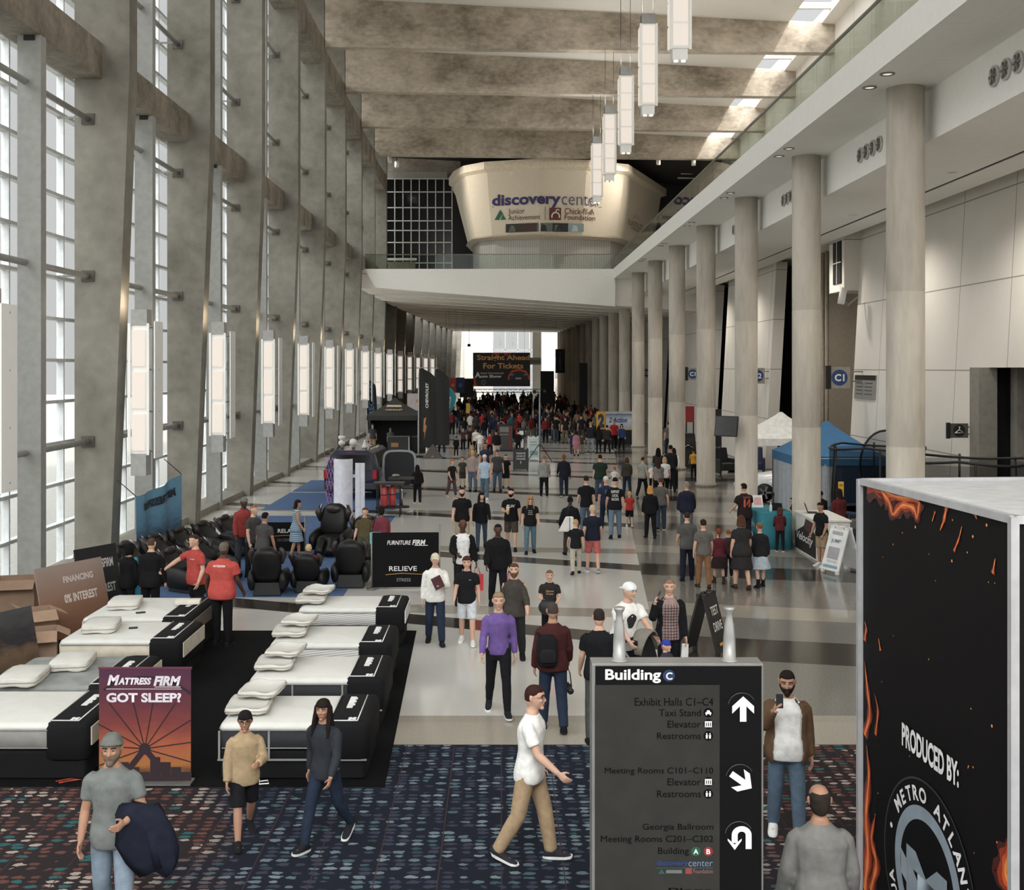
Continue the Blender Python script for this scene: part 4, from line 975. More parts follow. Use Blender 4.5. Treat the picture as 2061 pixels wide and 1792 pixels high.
def bed(label, x0, x1, y0, y1, side, top=None, zt=.68, zs=.36, panels=False, endmat=None, group='display beds'):
    t = thing('bed', label, 'bed', ((x0 + x1) / 2, (y0 + y1) / 2, .012), 0, group); L, Wd = (x1 - x0) / 2, (y1 - y0) / 2
    MB().loft(rbox(-L + .02, L - .02, -Wd + .02, Wd - .02, 0, zs, .05), 0, False).build('box_base', M_COVER, t)
    m = MB(); rg = rbox(-L, L, -Wd, Wd, zs, zt, .09); m.loft(rg[:3], 1, True); m.loft(rg[2:], 0, True)
    m.build('mattress', [top or M_MATT, side], t)
    pm = MB()
    for z in (zt - .075, zs + .03): pm.tube([(-L + .05, -Wd - .003, z), (L - .05, -Wd - .003, z)], .008, 5)
    if panels:
        for x in (-L + .02, -L + .62, L - .55): pm.box(x - .012, x + .012, -Wd - .012, -Wd + .004, zs - .1, zt - .08)
        pm.box(-L, L, -Wd - .012, -Wd + .004, zs - .12, zs - .10)
    pm.build('piping', mat((120, 120, 118), .8), t)
    c0 = L - .52; c = MB(); c.loft([[(x, y, z) for x, y, z in r] for r in rbox(c0, L + .03, -Wd - .025, Wd + .025, zs - .14, zt + .02, .10)], 0, True); c.build('foot_cover', M_COVER, t)
    p = MB(); pts = [(c0 + .06, Wd - .13, zt + .024), (c0 + .06, -Wd + .06, zt + .024), (L - .12, -Wd + .06, zt + .024), (L - .12, Wd - .13, zt + .024)]
    p.tube(pts[:3], .008, 5).tube(pts[2:], .008, 5); p.build('cover_piping', M_PIPE, t)
    p = MB(); cx_ = (c0 + L) / 2 - .02
    p.box(cx_ - .045, cx_ + .03, -.05, .42, zt + .02, zt + .026)
    for i in range(3): p.box(cx_ + .03, cx_ + .05, .05 + i * .13, .12 + i * .13, zt + .02, zt + .026)
    for a, b_ in ((0, 0), (.055, 0), (0, .055), (.055, .055), (.0275, .028)): p.ball((cx_ + .06 + a, -Wd + .12 + b_, zt + .022), (.026, .026, .004), 5)
    p.build('logo', M_PIPE, t)
    if endmat: MB().box(L + .03, L + .045, -Wd + .05, Wd - .05, zs + .05, zt - .05).build('end_panel', endmat, t)
    return t
bed('right hand bed nearest the camera, white top and dark panelled side', -3.42, -1.62, 13.5, 14.75, M_MSIDE, panels=True)
bed('right hand bed second from the camera, white top and dark panelled side', -3.5, -1.64, 15.45, 16.75, M_MSIDE, panels=True)
bed('right hand bed with a striped side in front of the furthest one', -3.62, -1.73, 17.4, 18.7, M_STRIPE)
bed('right hand bed furthest back with a striped side', -3.63, -1.75, 19.95, 21.15, M_STRIPE, endmat=M_PIPE)
bed('left hand bed nearest the camera, cut by the picture edge', -6.95, -5.0, 13.5, 14.95, mat((118, 116, 112), .9), endmat=M_IVORY)
bed('left hand bed with a mottled grey top behind the poster', -7.0, -5.12, 15.15, 16.8, mat((100, 100, 98), .9), top=M_GREYTOP, zt=.66, endmat=M_IVORY)
bed('left hand bed with an ivory side, third from the camera', -6.98, -5.05, 17.6, 18.95, M_IVORY, zt=.69, endmat=M_IVORY)
bed('left hand bed furthest back, beside the man in the red shirt', -7.2, -5.32, 19.15, 20.95, M_IVORY, zt=.69, endmat=mat((90, 82, 72), .8))
def pillow(label, x, y, z, w, d, h, rz, group='pillows on the beds', box=False, name='pillow'):
    t = thing(name, label, 'pillow', (x, y, z), R(rz), group); m = MB(); rings = []
    for f in ([0, .12, .35, .5, .65, .88, 1] if not box else [0, .08, .3, .7, .92, 1]):
        k = math.sin(PI * f) ** .5 if not box else min(1, .8 + f * 2, .8 + (1 - f) * 2)
        ring = []
        for j in range(24):
            a = 2 * PI * j / 24; c, s_ = math.cos(a), math.sin(a); q = (abs(c) ** 9 + abs(s_) ** 9) ** (-1 / 9) * (1 + .05 * (abs(2 * c * s_) ** 3))
            ed = 1 - .10 * (1 - abs(abs(c) - abs(s_))) * 0
            ring.append((c * q * w / 2 * (.93 + .07 * k), s_ * q * d / 2 * (.93 + .07 * k), h * (.5 + (f - .5) * (.35 + .65 * k)) + .012 * math.sin(c * 5 + s_ * 4)))
        rings.append(ring)
    m.loft(rings, 0); m.build('cushion', mat((186, 184, 178), .95, var=.05, spec=.1), t)
    sm = MB(); ring = [(x_, y_, h * .5) for x_, y_, z_ in rings[len(rings) // 2]]; sm.tube([(a * 1.005, b * 1.005, c) for a, b, c in ring + ring[:1]], .009, 5); sm.build('seam', mat((150, 142, 128), .9), t); return t
zb_ = .70
for (x, y, l) in ((-3.10, 14.1, 'nearest right hand bed'), (-3.18, 16.1, 'second right hand bed'), (-3.33, 18.05, 'striped right hand bed, second from the back'), (-3.42, 20.55, 'furthest right hand bed')):
    pillow('lower soft white pillow of two on the ' + l, x - .06, y - .02, zb_, .52, .66, .13, 4)
    pillow('upper soft white pillow of two on the ' + l, x + .03, y + .30, zb_ + .10, .48, .60, .13, -5)
for (x, y, rz, l, zz) in ((-6.2, 16.2, 8, 'flat ivory edged pillow on the grey bed beside the cardboard boxes', .68), (-6.58, 15.42, 6, 'flat ivory edged pillow on the grey bed at the picture edge', .68), (-6.55, 18.35, 10, 'flat ivory edged pillow on the third left hand bed', .71), (-6.75, 20.1, 10, 'flat ivory edged pillow on the furthest left hand bed', .71)):
    pillow(l, x, y, zz, .52, .72, .13, rz, box=True)
t = thing('price_card', 'small printed card standing on the second right hand bed base', 'card', (-3.45, 15.38, .3)); MB().box(-.02, .30, 0, .02, .02, .17).build('card', mat((150, 150, 146), .7), t)
for x, y, l in ((-5.75, 20.15, 'folded white paper on the furthest left hand bed foot'),): t = thing('paper_pack', l, 'paper', (x + .1, y + .05, .735), R(8)); MB().box(-.22, .22, -.12, .12, 0, .07).build('stack', mat((200, 196, 186), .8), t, .01)
t = thing('remote_control', 'small dark remote lying on the furthest left hand bed', 'remote control', (-6.3, 19.55, .706), .5); MB().box(-.08, .08, -.03, .03, 0, .02).build('case', M_BLACK, t, .005); MB().box(-.05, .05, -.02, .02, .02, .024).build('keypad', M_GREYMET, t)
t = thing('remote_control', 'small dark remote lying on the third left hand bed', 'remote control', (-6.05, 18.4, .706), .3); MB().box(-.07, .07, -.03, .03, 0, .02).build('case', M_BLACK, t, .005); MB().box(-.05, .05, -.02, .02, .02, .024).build('keypad', M_GREYMET, t)
# ---------------------------------------------------------------- poster stands and banners of the bed stand
def gradmat(name, stops, axis='Z', lo=0.0, hi=1.0, noise_amt=.12, rough=.6):
    m, t, b = newmat(name); b.inputs['Roughness'].default_value = rough
    co = node(t, 'ShaderNodeTexCoord'); s = node(t, 'ShaderNodeSeparateXYZ'); lk(t, co.outputs['Object'], s.inputs[0])
    mr = node(t, 'ShaderNodeMapRange'); mr.inputs['From Min'].default_value = lo; mr.inputs['From Max'].default_value = hi; lk(t, s.outputs[axis], mr.inputs[0])
    nz = node(t, 'ShaderNodeTexNoise', i_Scale=3.0, i_Detail=5.0); mp = node(t, 'ShaderNodeMapping'); mp.inputs['Scale'].default_value = (1, 1, 3); lk(t, co.outputs['Object'], mp.inputs[0]); lk(t, mp.outputs[0], nz.inputs['Vector'])
    ad = node(t, 'ShaderNodeMath', operation='MULTIPLY_ADD', i_1=noise_amt * 2); lk(t, nz.outputs['Fac'], ad.inputs[0]); a2 = node(t, 'ShaderNodeMath', operation='SUBTRACT', i_1=noise_amt); lk(t, mr.outputs[0], a2.inputs[0]); lk(t, a2.outputs[0], ad.inputs[2])
    rp = node(t, 'ShaderNodeValToRGB'); el = rp.color_ramp.elements
    for i, (p_, c) in enumerate(stops):
        e_ = el[i] if i < 2 else el.new(p_); e_.position = p_; e_.color = [v * 1.1 for v in lin(c)] + [1]
    lk(t, ad.outputs[0], rp.inputs[0]); lk(t, rp.outputs[0], b.inputs['Base Color']); return m
t = thing('poster_stand', 'purple and orange poster stand reading MATTRESSFIRM GOT SLEEP between the bed rows', 'poster stand', (-4.27, 13.42, .006))
MB().box(-.55, .55, -.01, .01, .03, 1.38).build('poster', gradmat('sunset_print', [(0, (22, 14, 14)), (1, (70, 34, 58)), (.14, (150, 96, 50)), (.3, (150, 78, 52)), (.5, (112, 50, 46)), (.72, (84, 38, 50))], 'Z', .05, 1.38), t)
MB().box(-.57, .57, -.10, .10, 0, .03).build('foot_bar', M_GREYMET, t); MB().box(-.56, .56, -.015, .015, 1.375, 1.395).build('top_bar', mat((90, 40, 60), .5), t)
pr = MB(); cw = Vector((.0, -.0125, .42))
for i in range(15):
    a = R(8 + 360 / 15 * i); v = Vector((math.cos(a), 0, math.sin(a)))
    Lm = min(.56 / abs(v.x) if abs(v.x) > .01 else 9, (.55 if v.z > 0 else .30) / abs(v.z) if abs(v.z) > .01 else 9)
    if v.z < -.5: continue
    pr.bar(cw, cw + v * Lm, .003, .013, 0, up=(v.z, 0, -v.x))
for x in (-.28, .30): pr.bar(cw, (x, -.0125, .06), .003, .07, 0, up=(1, 0, 0))
prev = None
for i in range(0, 25):
    a = R(30 + 120 * i / 24); q = Vector((cw.x + .86 * math.cos(a), -.0125, cw.z + .86 * math.sin(a)))
    if prev is not None and abs(q.x) < .53 and q.z < 1.36: pr.bar(prev, q, .003, .03, 0, up=(0, 0, 1) if abs(a - PI / 2) < .8 else (1, 0, 0))
    prev = q
for i in range(9): xx = -.5 + i * .125; h = .10 + .06 * ((i * 7) % 4); pr.box(xx - .06, xx + .06, -.0135, -.0115, .04, .04 + h)
pr.add([(cw.x + .07 * math.cos(i * PI / 10), -.0145, cw.z + .07 * math.sin(i * PI / 10)) for i in range(20)], [tuple(range(20))])
pr.build('wheel_print', mat((34, 20, 26), .7), t)
M_LET = mat((200, 192, 200), .6)
text('M', M_LET, (-.375, -.018, 1.245), X_, Z_, h=.125, parent=t, bold=.05, shear=.25); text('ATTRESS', M_LET, (-.12, -.018, 1.232), X_, Z_, w=.40, h=.085, parent=t, bold=.05, shear=.25); text('FIRM', M_LET, (.27, -.018, 1.235), X_, Z_, w=.33, h=.118, parent=t, bold=.05, shear=.25)
MB().box(-.46, .44, -.017, -.015, 1.135, 1.141).box(.12, .43, -.017, -.015, 1.158, 1.166).build('rule', M_LET, t)
text('GOT SLEEP?', M_LET, (-.01, -.018, 1.035), X_, Z_, w=.90, h=.115, parent=t, bold=.04)
def banner(label, px0, px1, yb, Y, h, lines, rz=0, name='banner_stand', poles=True):
    x0, x1 = (px0 - CX) * Y / FPX, (px1 - CX) * Y / FPX; w = x1 - x0
    t = thing(name, label, 'banner', ((x0 + x1) / 2, Y, .012), R(rz)); MB().box(-w / 2, w / 2, -.008, .008, .04, h).build('panel', mat((11, 11, 12), .7, spec=.15), t)
    if poles:
        for s_ in (-1, 1): MB().cyl((s_ * (w / 2 + .02), 0, 0), .018, h + (.18 if s_ > 0 else .02), 10).cyl((s_ * (w / 2 + .02), 0, 0), .12, .015, 16).build('pole', M_GREYMET, t)
    for s_, u, v, tw, th, rgb, b_, sh in lines: text(s_, mat(rgb, .6), ((u - .5) * w, -.014, v * h), X_, Z_, w=tw * w, h=th * h, parent=t, bold=b_, shear=sh)
    return t
bt = banner('black banner reading FURNITUREFIRM RELIEVE STRESS between two poles', 750, 883, 1190, 25.2, 1.27, [('FURNITURE', .40, .82, .36, .075, (205, 203, 200), .015, .2), ('FIRM', .70, .825, .20, .09, (205, 203, 200), .03, .2), ('RELIEVE', .46, .36, .42, .085, (200, 198, 195), .01, 0), ('STRESS', .47, .16, .21, .055, (150, 148, 145), -.005, 0)])
bt.rotation_euler = (0, 0, R(2))
m = MB(); m.tube([(-.45, -.016, .32), (-.1, -.016, .35), (.40, -.016, .325)], .007, 5); m.build('swoosh', mat((190, 140, 70), .5), bt)
MB().box(.2, .5, -.016, -.014, .97, .985).build('rule', mat((190, 190, 188), .6), bt)
bt = banner('black banner reading RELAX ON DEMAND behind the massage chairs', 535, 612, 1118, 30.1, .82, [('RELAX', .55, .72, .47, .13, (200, 198, 195), .01, 0), ('ON DEMAND', .55, .42, .52, .09, (100, 100, 98), -.005, 0)])
m = MB(); m.tube([(-.40, -.016, .44), (0, -.016, .47), (.45, -.016, .445)], .006, 5); m.build('swoosh', mat((190, 140, 70), .5), bt)
# cloth banner hung in the window, seen from its back
t = thing('window_banner', 'blue cloth banner with reversed MATTRESSFIRM lettering hung before the window', 'banner', (-8.65, 27.0, 0), R(0))
A0, A1 = Vector((-9.05, 25.9, 0)), Vector((-9.05, 28.05, 0)); m = MB(); n = 24; vs = []
t.location = (0, 0, 0)
cor = [P(276, 1125, 27.2), P(362, 1095, 29.9), P(362, 955, 29.9), P(274, 1000, 27.2)]
def bl(u, v, off=0.0):
    a = cor[0].lerp(cor[1], u); b = cor[3].lerp(cor[2], u); q = a.lerp(b, v - (.035 * math.sin(PI * u) * v)); q.x += .05 * math.sin(u * 14) + off * .84; q.y -= off * .5; return q
for s_ in (0, -.012):
    for i in range(n + 1):
        for j in range(13): vs.append(bl(i / n, j / 12, s_))
N = 13; fs = [(i * N + j, (i + 1) * N + j, (i + 1) * N + j + 1, i * N + j + 1) for i in range(n) for j in range(12)]; K = (n + 1) * N
fs += [tuple(K + q for q in reversed(f)) for f in fs]
m.add(vs, fs, 0, True); m.build('cloth', gradmat('blue_castle_print', [(0, (18, 18, 24)), (1, (96, 136, 162)), (.30, (36, 40, 58)), (.52, (84, 122, 150)), (.6, (92, 134, 160))], 'Z', -.2, 2.4, .14), t)
def onb(q):  # q.x in 0..1, q.z in 0..1
    return bl(1 - q.x, q.z, .03)
text('MATTRESSFIRM', mat((28, 34, 44), .8), (.5, 0, .80), X_, Z_, w=.78, h=.13, parent=t, warp=onb, bold=.05, shear=.2)
m = MB()
for u, v in ((.0, 1), (1, 1)): m.tube([bl(u, v), bl(u, v) + Vector((-.5, .1, .4))], .012, 5)
m.build('tie', M_BLACK, t)
# things leaning and stacked by the window
def openbox(name, label, loc, rz, w, d, h, rgb=(138, 114, 95), tilt=0):
    t = thing(name, label, 'box', loc, R(rz)); t.rotation_euler = (R(tilt), 0, R(rz)); cb = mat(rgb, .9); m = MB(); th = .012
    m.box(-w / 2, w / 2, -d / 2, -d / 2 + th, 0, h).box(-w / 2, w / 2, d / 2 - th, d / 2, 0, h).box(-w / 2, -w / 2 + th, -d / 2, d / 2, 0, h).box(w / 2 - th, w / 2, -d / 2, d / 2, 0, h).box(-w / 2, w / 2, -d / 2, d / 2, 0, th); m.build('body', cb, t)
    for sx_, sy_ in ((1, 0), (-1, 0), (0, 1), (0, -1)):
        a = .6; f = MB()
        if sx_: f.hexa([(sx_ * w / 2, -d / 2, h), (sx_ * w / 2, d / 2, h), (sx_ * (w / 2 + .2), d / 2, h - .1 * sx_), (sx_ * (w / 2 + .2), -d / 2, h - .1 * sx_)][::sx_], [(sx_ * w / 2, -d / 2, h + .01), (sx_ * w / 2, d / 2, h + .01), (sx_ * (w / 2 + .2), d / 2, h + .01 - .1 * sx_), (sx_ * (w / 2 + .2), -d / 2, h + .01 - .1 * sx_)][::sx_])
        else: f.hexa([(-w / 2, sy_ * d / 2, h), (w / 2, sy_ * d / 2, h), (w / 2, sy_ * (d / 2 + .2), h - .14), (-w / 2, sy_ * (d / 2 + .2), h - .14)][::-sy_], [(-w / 2, sy_ * d / 2, h + .01), (w / 2, sy_ * d / 2, h + .01), (w / 2, sy_ * (d / 2 + .2), h - .13), (-w / 2, sy_ * (d / 2 + .2), h - .13)][::-sy_])
        f.build('flap', cb, t)
    return t
openbox('cardboard_box', 'open cardboard box with drooping flaps in front of the leaning boards', (-7.78, 18.95, .012), 20, .5, .45, .55)
openbox('cardboard_box', 'taller cardboard box standing by the steel post under the window', (-9.3, 21.5, .0), 12, .75, .6, .95)
openbox('cardboard_box', 'tipped open cardboard box behind the drooping flaps', (-8.15, 19.75, .012), 35, .45, .45, .72)
def leaner(name, label, cat, loc, rz, w, h, rgb, lean=14, extra=None, m_=None):
    t = thing(name, label, cat, loc, R(rz)); t.rotation_euler = (R(-lean), 0, R(rz)); MB().box(-w / 2, w / 2, 0, .03, 0, h).build('board', m_ or mat(rgb, .6), t)
    if extra:
        for s_, u, v, tw, th, c in extra: text(s_, mat(c, .6), ((u - .5) * w, -.006, v * h), X_, Z_, w=tw * w, h=th * h, parent=t, bold=.03)
    return t
leaner('leaning_board', 'tall brown and grey printed board reading INTEREST leaning behind the boxes', 'board', (-7.85, 20.9, .012), 62, 1.55, 1.35, (130, 112, 100), 14, [('0% INTEREST', .6, .52, .5, .12, (190, 182, 176)), ('FINANCING', .6, .78, .45, .09, (180, 170, 165))], gradmat('faded_brown_print', [(0, (110, 72, 52)), (1, (140, 124, 116)), (.45, (124, 92, 74))], 'Z', 0, 1.35))
leaner('leaning_board', 'black board with MATTRESSFIRM and red mark leaning beside the blue bag', 'board', (-7.95, 22.4, .0), 62, 1.05, 1.42, (20, 20, 22), 10, [('MATTRESSFIRM', .5, .75, .75, .13, (170, 166, 164)), ('0% INTEREST', .5, .40, .75, .13, (170, 166, 164))])
leaner('leaning_board', 'dark photo board at the left picture edge by the window', 'board', (-7.75, 17.4, .012), 62, 1.5, 1.15, (30, 29, 30), 14, None, gradmat('dark_photo_print', [(0, (24, 22, 22)), (1, (60, 60, 62)), (.4, (96, 76, 58)), (.6, (30, 28, 32))], 'Z', 0, 1.1, .3))
leaner('leaning_board', 'dark photo board with a pale patch beside the open boxes', 'board', (-8.45, 18.2, .012), 66, .9, 1.1, (50, 46, 44), 14, None, gradmat('brown_photo_print', [(0, (30, 26, 24)), (1, (120, 122, 120)), (.35, (80, 60, 50)), (.65, (44, 38, 40))], 'Z', 0, 1.1, .3))
def bag(name, label, cat, loc, r, rgb, seed, rough=.35, parent=None):
    t = thing(name, label, cat, loc); m = MB(); m.ball((0, 0, r[2]), r, 10, 0, lambda u: 1 + .18 * noise.noise(u * 2.4 + Vector((seed, 0, 0))) + .06 * noise.noise(u * 7)); m.build('sack', mat(rgb, rough, var=.2), t)
    kt = MB().ball((0, 0, 2 * r[2]), (.05, .05, .07), 6); kt.build('knot', mat(rgb, rough, var=.2), t); return t
bag('plastic_bag', 'crumpled bright blue plastic bag beside the black leaning board', 'bag', (-7.35, 22.5, 0), (.27, .25, .56), (46, 128, 158), 1)
bag('plastic_bag', 'white stuffed plastic bag between the leaning boards', 'bag', (-7.98, 21.9, 0), (.20, .2, .5), (196, 196, 196), 5)
bag('duffel_bag', 'dark crumpled bag on the floor in front of the black board', 'bag', (-7.30, 21.35, .012), (.22, .24, .22), (24, 25, 27), 9, .7)
tag(MB().tube([(-6.75 + .02 * i, 13.42 + .03 * math.sin(i), .02) for i in range(0, 26)], .012, 5).build('extension_cord', mat((150, 56, 40), .6)), 'thin orange power cord on the black mat below the nearest left hand bed', 'cord')
tag(MB().tube([(-5.35, 13.45, .02), (-5.15, 13.36, .08), (-5.05, 13.5, .03), (-5.3, 13.40, .02)], .010, 5).build('extension_cord', mat((150, 56, 40), .6)), 'knot of orange cord on the mat beside the poster stand', 'cord')
t = thing('power_strip', 'white power strip on the mat behind the person in the tan jacket', 'power strip', (-3.0, 13.4, .012), .1); MB().box(-.11, .11, -.03, .03, 0, .04).build('case', M_PIPE, t, .008); MB().tube([(.11, 0, .02), (.2, .03, .02), (.22, -.06, .015), (.05, -.07, .012)], .008, 5).build('cable', M_PIPE, t)
# ---------------------------------------------------------------- massage chairs
M_LEATH = mat((17, 16, 17), .45, spec=.3, var=.2); M_LEATH2 = mat((40, 34, 31), .4, spec=.5)
def massage_chair(label, x, y, rz, rec=25, sc_=1.0, col=None, silver=False):
    t = thing('massage_chair', label, 'massage chair', (x, y, .012), R(rz), 'massage chairs of the stand'); t.scale = (sc_,) * 3; L = col or M_LEATH
    MB().hexa([(-.33, -.45, 0), (.33, -.45, 0), (.36, .40, 0), (-.36, .40, 0)], [(-.28, -.38, .30), (.28, -.38, .30), (.32, .35, .34), (-.32, .35, .34)]).build('base', M_BLACK, t, .03)
    MB().loft(rbox(-.29, .29, -.45, .30, .28, .50, .10), 0, True).build('seat', L, t)
    a = R(rec); d = Vector((0, math.sin(a), math.cos(a))); nrm = Vector((0, -math.cos(a), math.sin(a))); o_ = Vector((0, .26, .42)); rings = []
    for f, w, th in ((0, .30, .13), (.15, .36, .17), (.45, .37, .17), (.7, .36, .16), (.86, .30, .15), (.95, .22, .11), (1.0, .14, .05)):
        c = o_ + d * f * .86; rings.append([c + X_ * (w * math.copysign(abs(math.cos(2 * PI * j / 20)) ** .6, math.cos(2 * PI * j / 20))) + nrm * (th * math.copysign(abs(math.sin(2 * PI * j / 20)) ** .7, math.sin(2 * PI * j / 20))) for j in range(20)])
    MB().loft(rings).build('backrest', L, t)
    c = o_ + d * .70 + nrm * .19; MB().ball(c, (.20, .07, .11), 8).build('headrest', M_LEATH2, t)
    for s_ in (-1, 1):
        m = MB(); rg = []
        for y_, z0, z1, w in ((-.50, .22, .48, .07), (-.40, .14, .60, .10), (-.05, .10, .64, .11), (.30, .12, .66, .11), (.48, .2, .58, .07)):
            rg.append([(s_ * .40 + w * math.cos(2 * PI * j / 14), y_, (z0 + z1) / 2 + (z1 - z0) / 2 * math.sin(2 * PI * j / 14)) for j in range(14)])
        m.loft(rg); m.build('arm_pod', L, t)
        m = MB().tube([o_ + d * .40 + X_ * s_ * .36 + nrm * .05, o_ + d * .62 + X_ * s_ * .41 + nrm * .16, o_ + d * .80 + X_ * s_ * .36 + nrm * .10], [.05, .09, .05], 10); m.build('shoulder_pad', M_LEATH2, t)
        if silver: MB().tube([o_ + d * .66 + X_ * s_ * .355 + nrm * .17, o_ + d * .84 + X_ * s_ * .33 + nrm * .16], .014, 6).build('trim', M_CHROME, t)
        fr = MB(); rg = []
        for f in (0, .3, .7, 1.0):
            c = Vector((s_ * .14, -.46 - .30 * f, .42 - .30 * f)); rg.append([c + X_ * (.12 * math.cos(2 * PI * j / 12)) + Vector((0, -.5, .86)) * (.10 * math.sin(2 * PI * j / 12)) for j in range(12)])
        fr.loft(rg); fr.build('leg_rest', L, t)
    MB().box(-.12, .12, .40, .43, .62, .68).build('maker_plate', mat((60, 60, 62), .4), t); return t
massage_chair('large black massage chair seen from behind, left of the seated blond child', -5.12, 24.7, 183, 18, .86)
massage_chair('black massage chair holding the blond child in red', -4.27, 25.0, 178, 34, .78)
massage_chair('black massage chair seen from behind left of the FURNITUREFIRM banner', -3.42, 25.6, 182, 20, .88, M_LEATH)
massage_chair('upright black massage chair with silver trim facing the camera', -4.55, 30.0, -6, 10, 1.02, M_LEATH, True)
massage_chair('black massage chair holding the reclining person behind the banner', -3.55, 29.2, 4, 32, .9, M_LEATH, True)
for i in range(6): massage_chair('black reclined massage chair in the row along the window, %s from the camera' % ORD[i], -8.25 + .30 * i, 25.9 + 1.16 * i, 66, 52, .86, M_LEATH if i % 2 else mat((20, 18, 18), .45, spec=.3), True)
for i in range(2): massage_chair('black massage chair beside the man in the red sweater, %s of the inner row' % ORD[i], -6.98 + .26 * i, 25.0 + 1.35 * i, 60, 50, .84, None, True)
# ---------------------------------------------------------------- truck and display stand
t = thing('truck', 'dark blue sport utility truck with an open rear door on blue carpet', 'vehicle', (-5.65, 41.9, .012)); t.rotation_euler = (0, 0, R(-4))
M_CAR = mat((32, 33, 56), .25, .3, spec=.7, name='dark_blue_paint'); M_CGL = mat((12, 13, 16), .1, spec=.8)
m = MB(); prof = [(.0, .45, .98), (.0, .75, 1.0), (.04, 1.08, 1.0), (.22, 1.72, .86), (.36, 1.86, .78)]
sec = lambda y, k: [(-1.0 * k, y, .42), (1.0 * k, y, .42), (1.02 * k, y, .8), (.99 * k, y, 1.12), (.80 * k, y + .0, 1.74), (.66 * k, y, 1.86), (-.66 * k, y, 1.86), (-.80 * k, y, 1.74), (-.99 * k, y, 1.12), (-1.02 * k, y, .8)]
rear = [(x, .0 if z < 1.15 else (z - 1.15) * .30, z) for x, y, z in sec(0, .97)]
m.loft([rear, sec(.5, 1.0), sec(3.3, 1.0), [(x, 3.9 if z > 1.2 else 4.3, min(z, 1.15)) for x, y, z in sec(4, 1.0)], [(x, 5.1, min(z, 1.05)) for x, y, z in sec(5, .95)]], 0, False)
m.build('body', M_CAR, t, .03)
MB().hexa([(-.82, .01, 1.14), (.82, .01, 1.14), (.82, .05, 1.14), (-.82, .05, 1.14)], [(-.70, .16, 1.70), (.70, .16, 1.70), (.70, .2, 1.70), (-.70, .2, 1.70)]).build('rear_window', M_CGL, t)
for s_ in (-1, 1):
    MB().hexa([(s_ * .99, .6, 1.16), (s_ * 1.012, .6, 1.16), (s_ * 1.012, 3.2, 1.16), (s_ * .99, 3.2, 1.16)][::s_], [(s_ * .80, .7, 1.70), (s_ * .83, .7, 1.70), (s_ * .83, 2.9, 1.70), (s_ * .80, 2.9, 1.70)][::s_]).build('side_window', M_CGL, t)
    MB().box(s_ * .93 - .07, s_ * .93 + .07, -.03, .08, .82, 1.14).build('tail_lamp', mat((150, 30, 30), .3), t)
    for y_ in (.95, 3.9): MB().tube([(s_ * .72, y_, .38), (s_ * 1.0, y_, .38)], .38, 20).tube([(s_ * .9, y_, .38), (s_ * 1.01, y_, .38)], .22, 12, 1).build('wheel', [M_BLACK, M_GREYMET], t)
    m = MB().tube([(s_ * 1.0, 2.9, 1.2), (s_ * 1.2, 2.85, 1.25)], .03, 6); m.ball((s_ * 1.24, 2.85, 1.28), (.10, .07, .13), 6); m.build('mirror', M_BLACK, t)
MB().box(-.98, .98, -.10, .02, .42, .66).build('bumper', mat((60, 60, 64), .4, .4), t, .03)
MB().box(-.16, .16, .19, .22, 1.76, 1.80).build('brake_lamp', mat((120, 30, 32), .4), t)
MB().box(-.2, .2, -.012, 0, .86, .98).build('number_plate', mat((170, 170, 165), .5), t)
for s_ in (-1, 1): MB().tube([(s_ * .62, .5, 1.86), (s_ * .62, .7, 1.94), (s_ * .62, 2.6, 1.94), (s_ * .62, 2.8, 1.86)], .02, 6).build('roof_rail', M_BLACK, t)
text('LTZ', mat((170, 170, 170), .5), (-.30, .04, 1.22), X_, Z_, h=.07, parent=t)
MB().bar((-.35, .12, 1.52), (.25, .13, 1.55), .02, .03).build('wiper', M_BLACK, t)
# open side door swung out on the right
m = MB(); n = 20; ro = [(1.05 + .66 + .66 * math.copysign(abs(math.cos(2 * PI * j / n)) ** .45, math.cos(2 * PI * j / n)), .95 + 0.0, 1.12 + .72 * math.copysign(abs(math.sin(2 * PI * j / n)) ** .45, math.sin(2 * PI * j / n))) for j in range(n)]
ri = [(1.71 + (x - 1.71) * .88, y, 1.12 + (z - 1.12) * .9) for x, y, z in ro]
vs = ro + ri + [(x, y + .10, z) for x, y, z in ro] + [(x, y + .10, z) for x, y, z in ri]; fs = []
for j in range(n):
    k = (j + 1) % n; fs += [(j, k, n + k, n + j), (2 * n + j, 3 * n + j, 3 * n + k, 2 * n + k), (j, 2 * n + j, 2 * n + k, k), (n + j, n + k, 3 * n + k, 3 * n + j)]
m.add(vs, fs, 0); m.build('door_frame', mat((150, 152, 156), .3, .5), t)
MB().add([(x, y + .03, z) for x, y, z in ri] + [(x, y + .06, z) for x, y, z in ri], [tuple(range(n)), tuple(range(2 * n - 1, n - 1, -1))]).build('door_panel', mat((18, 18, 20), .4), t)
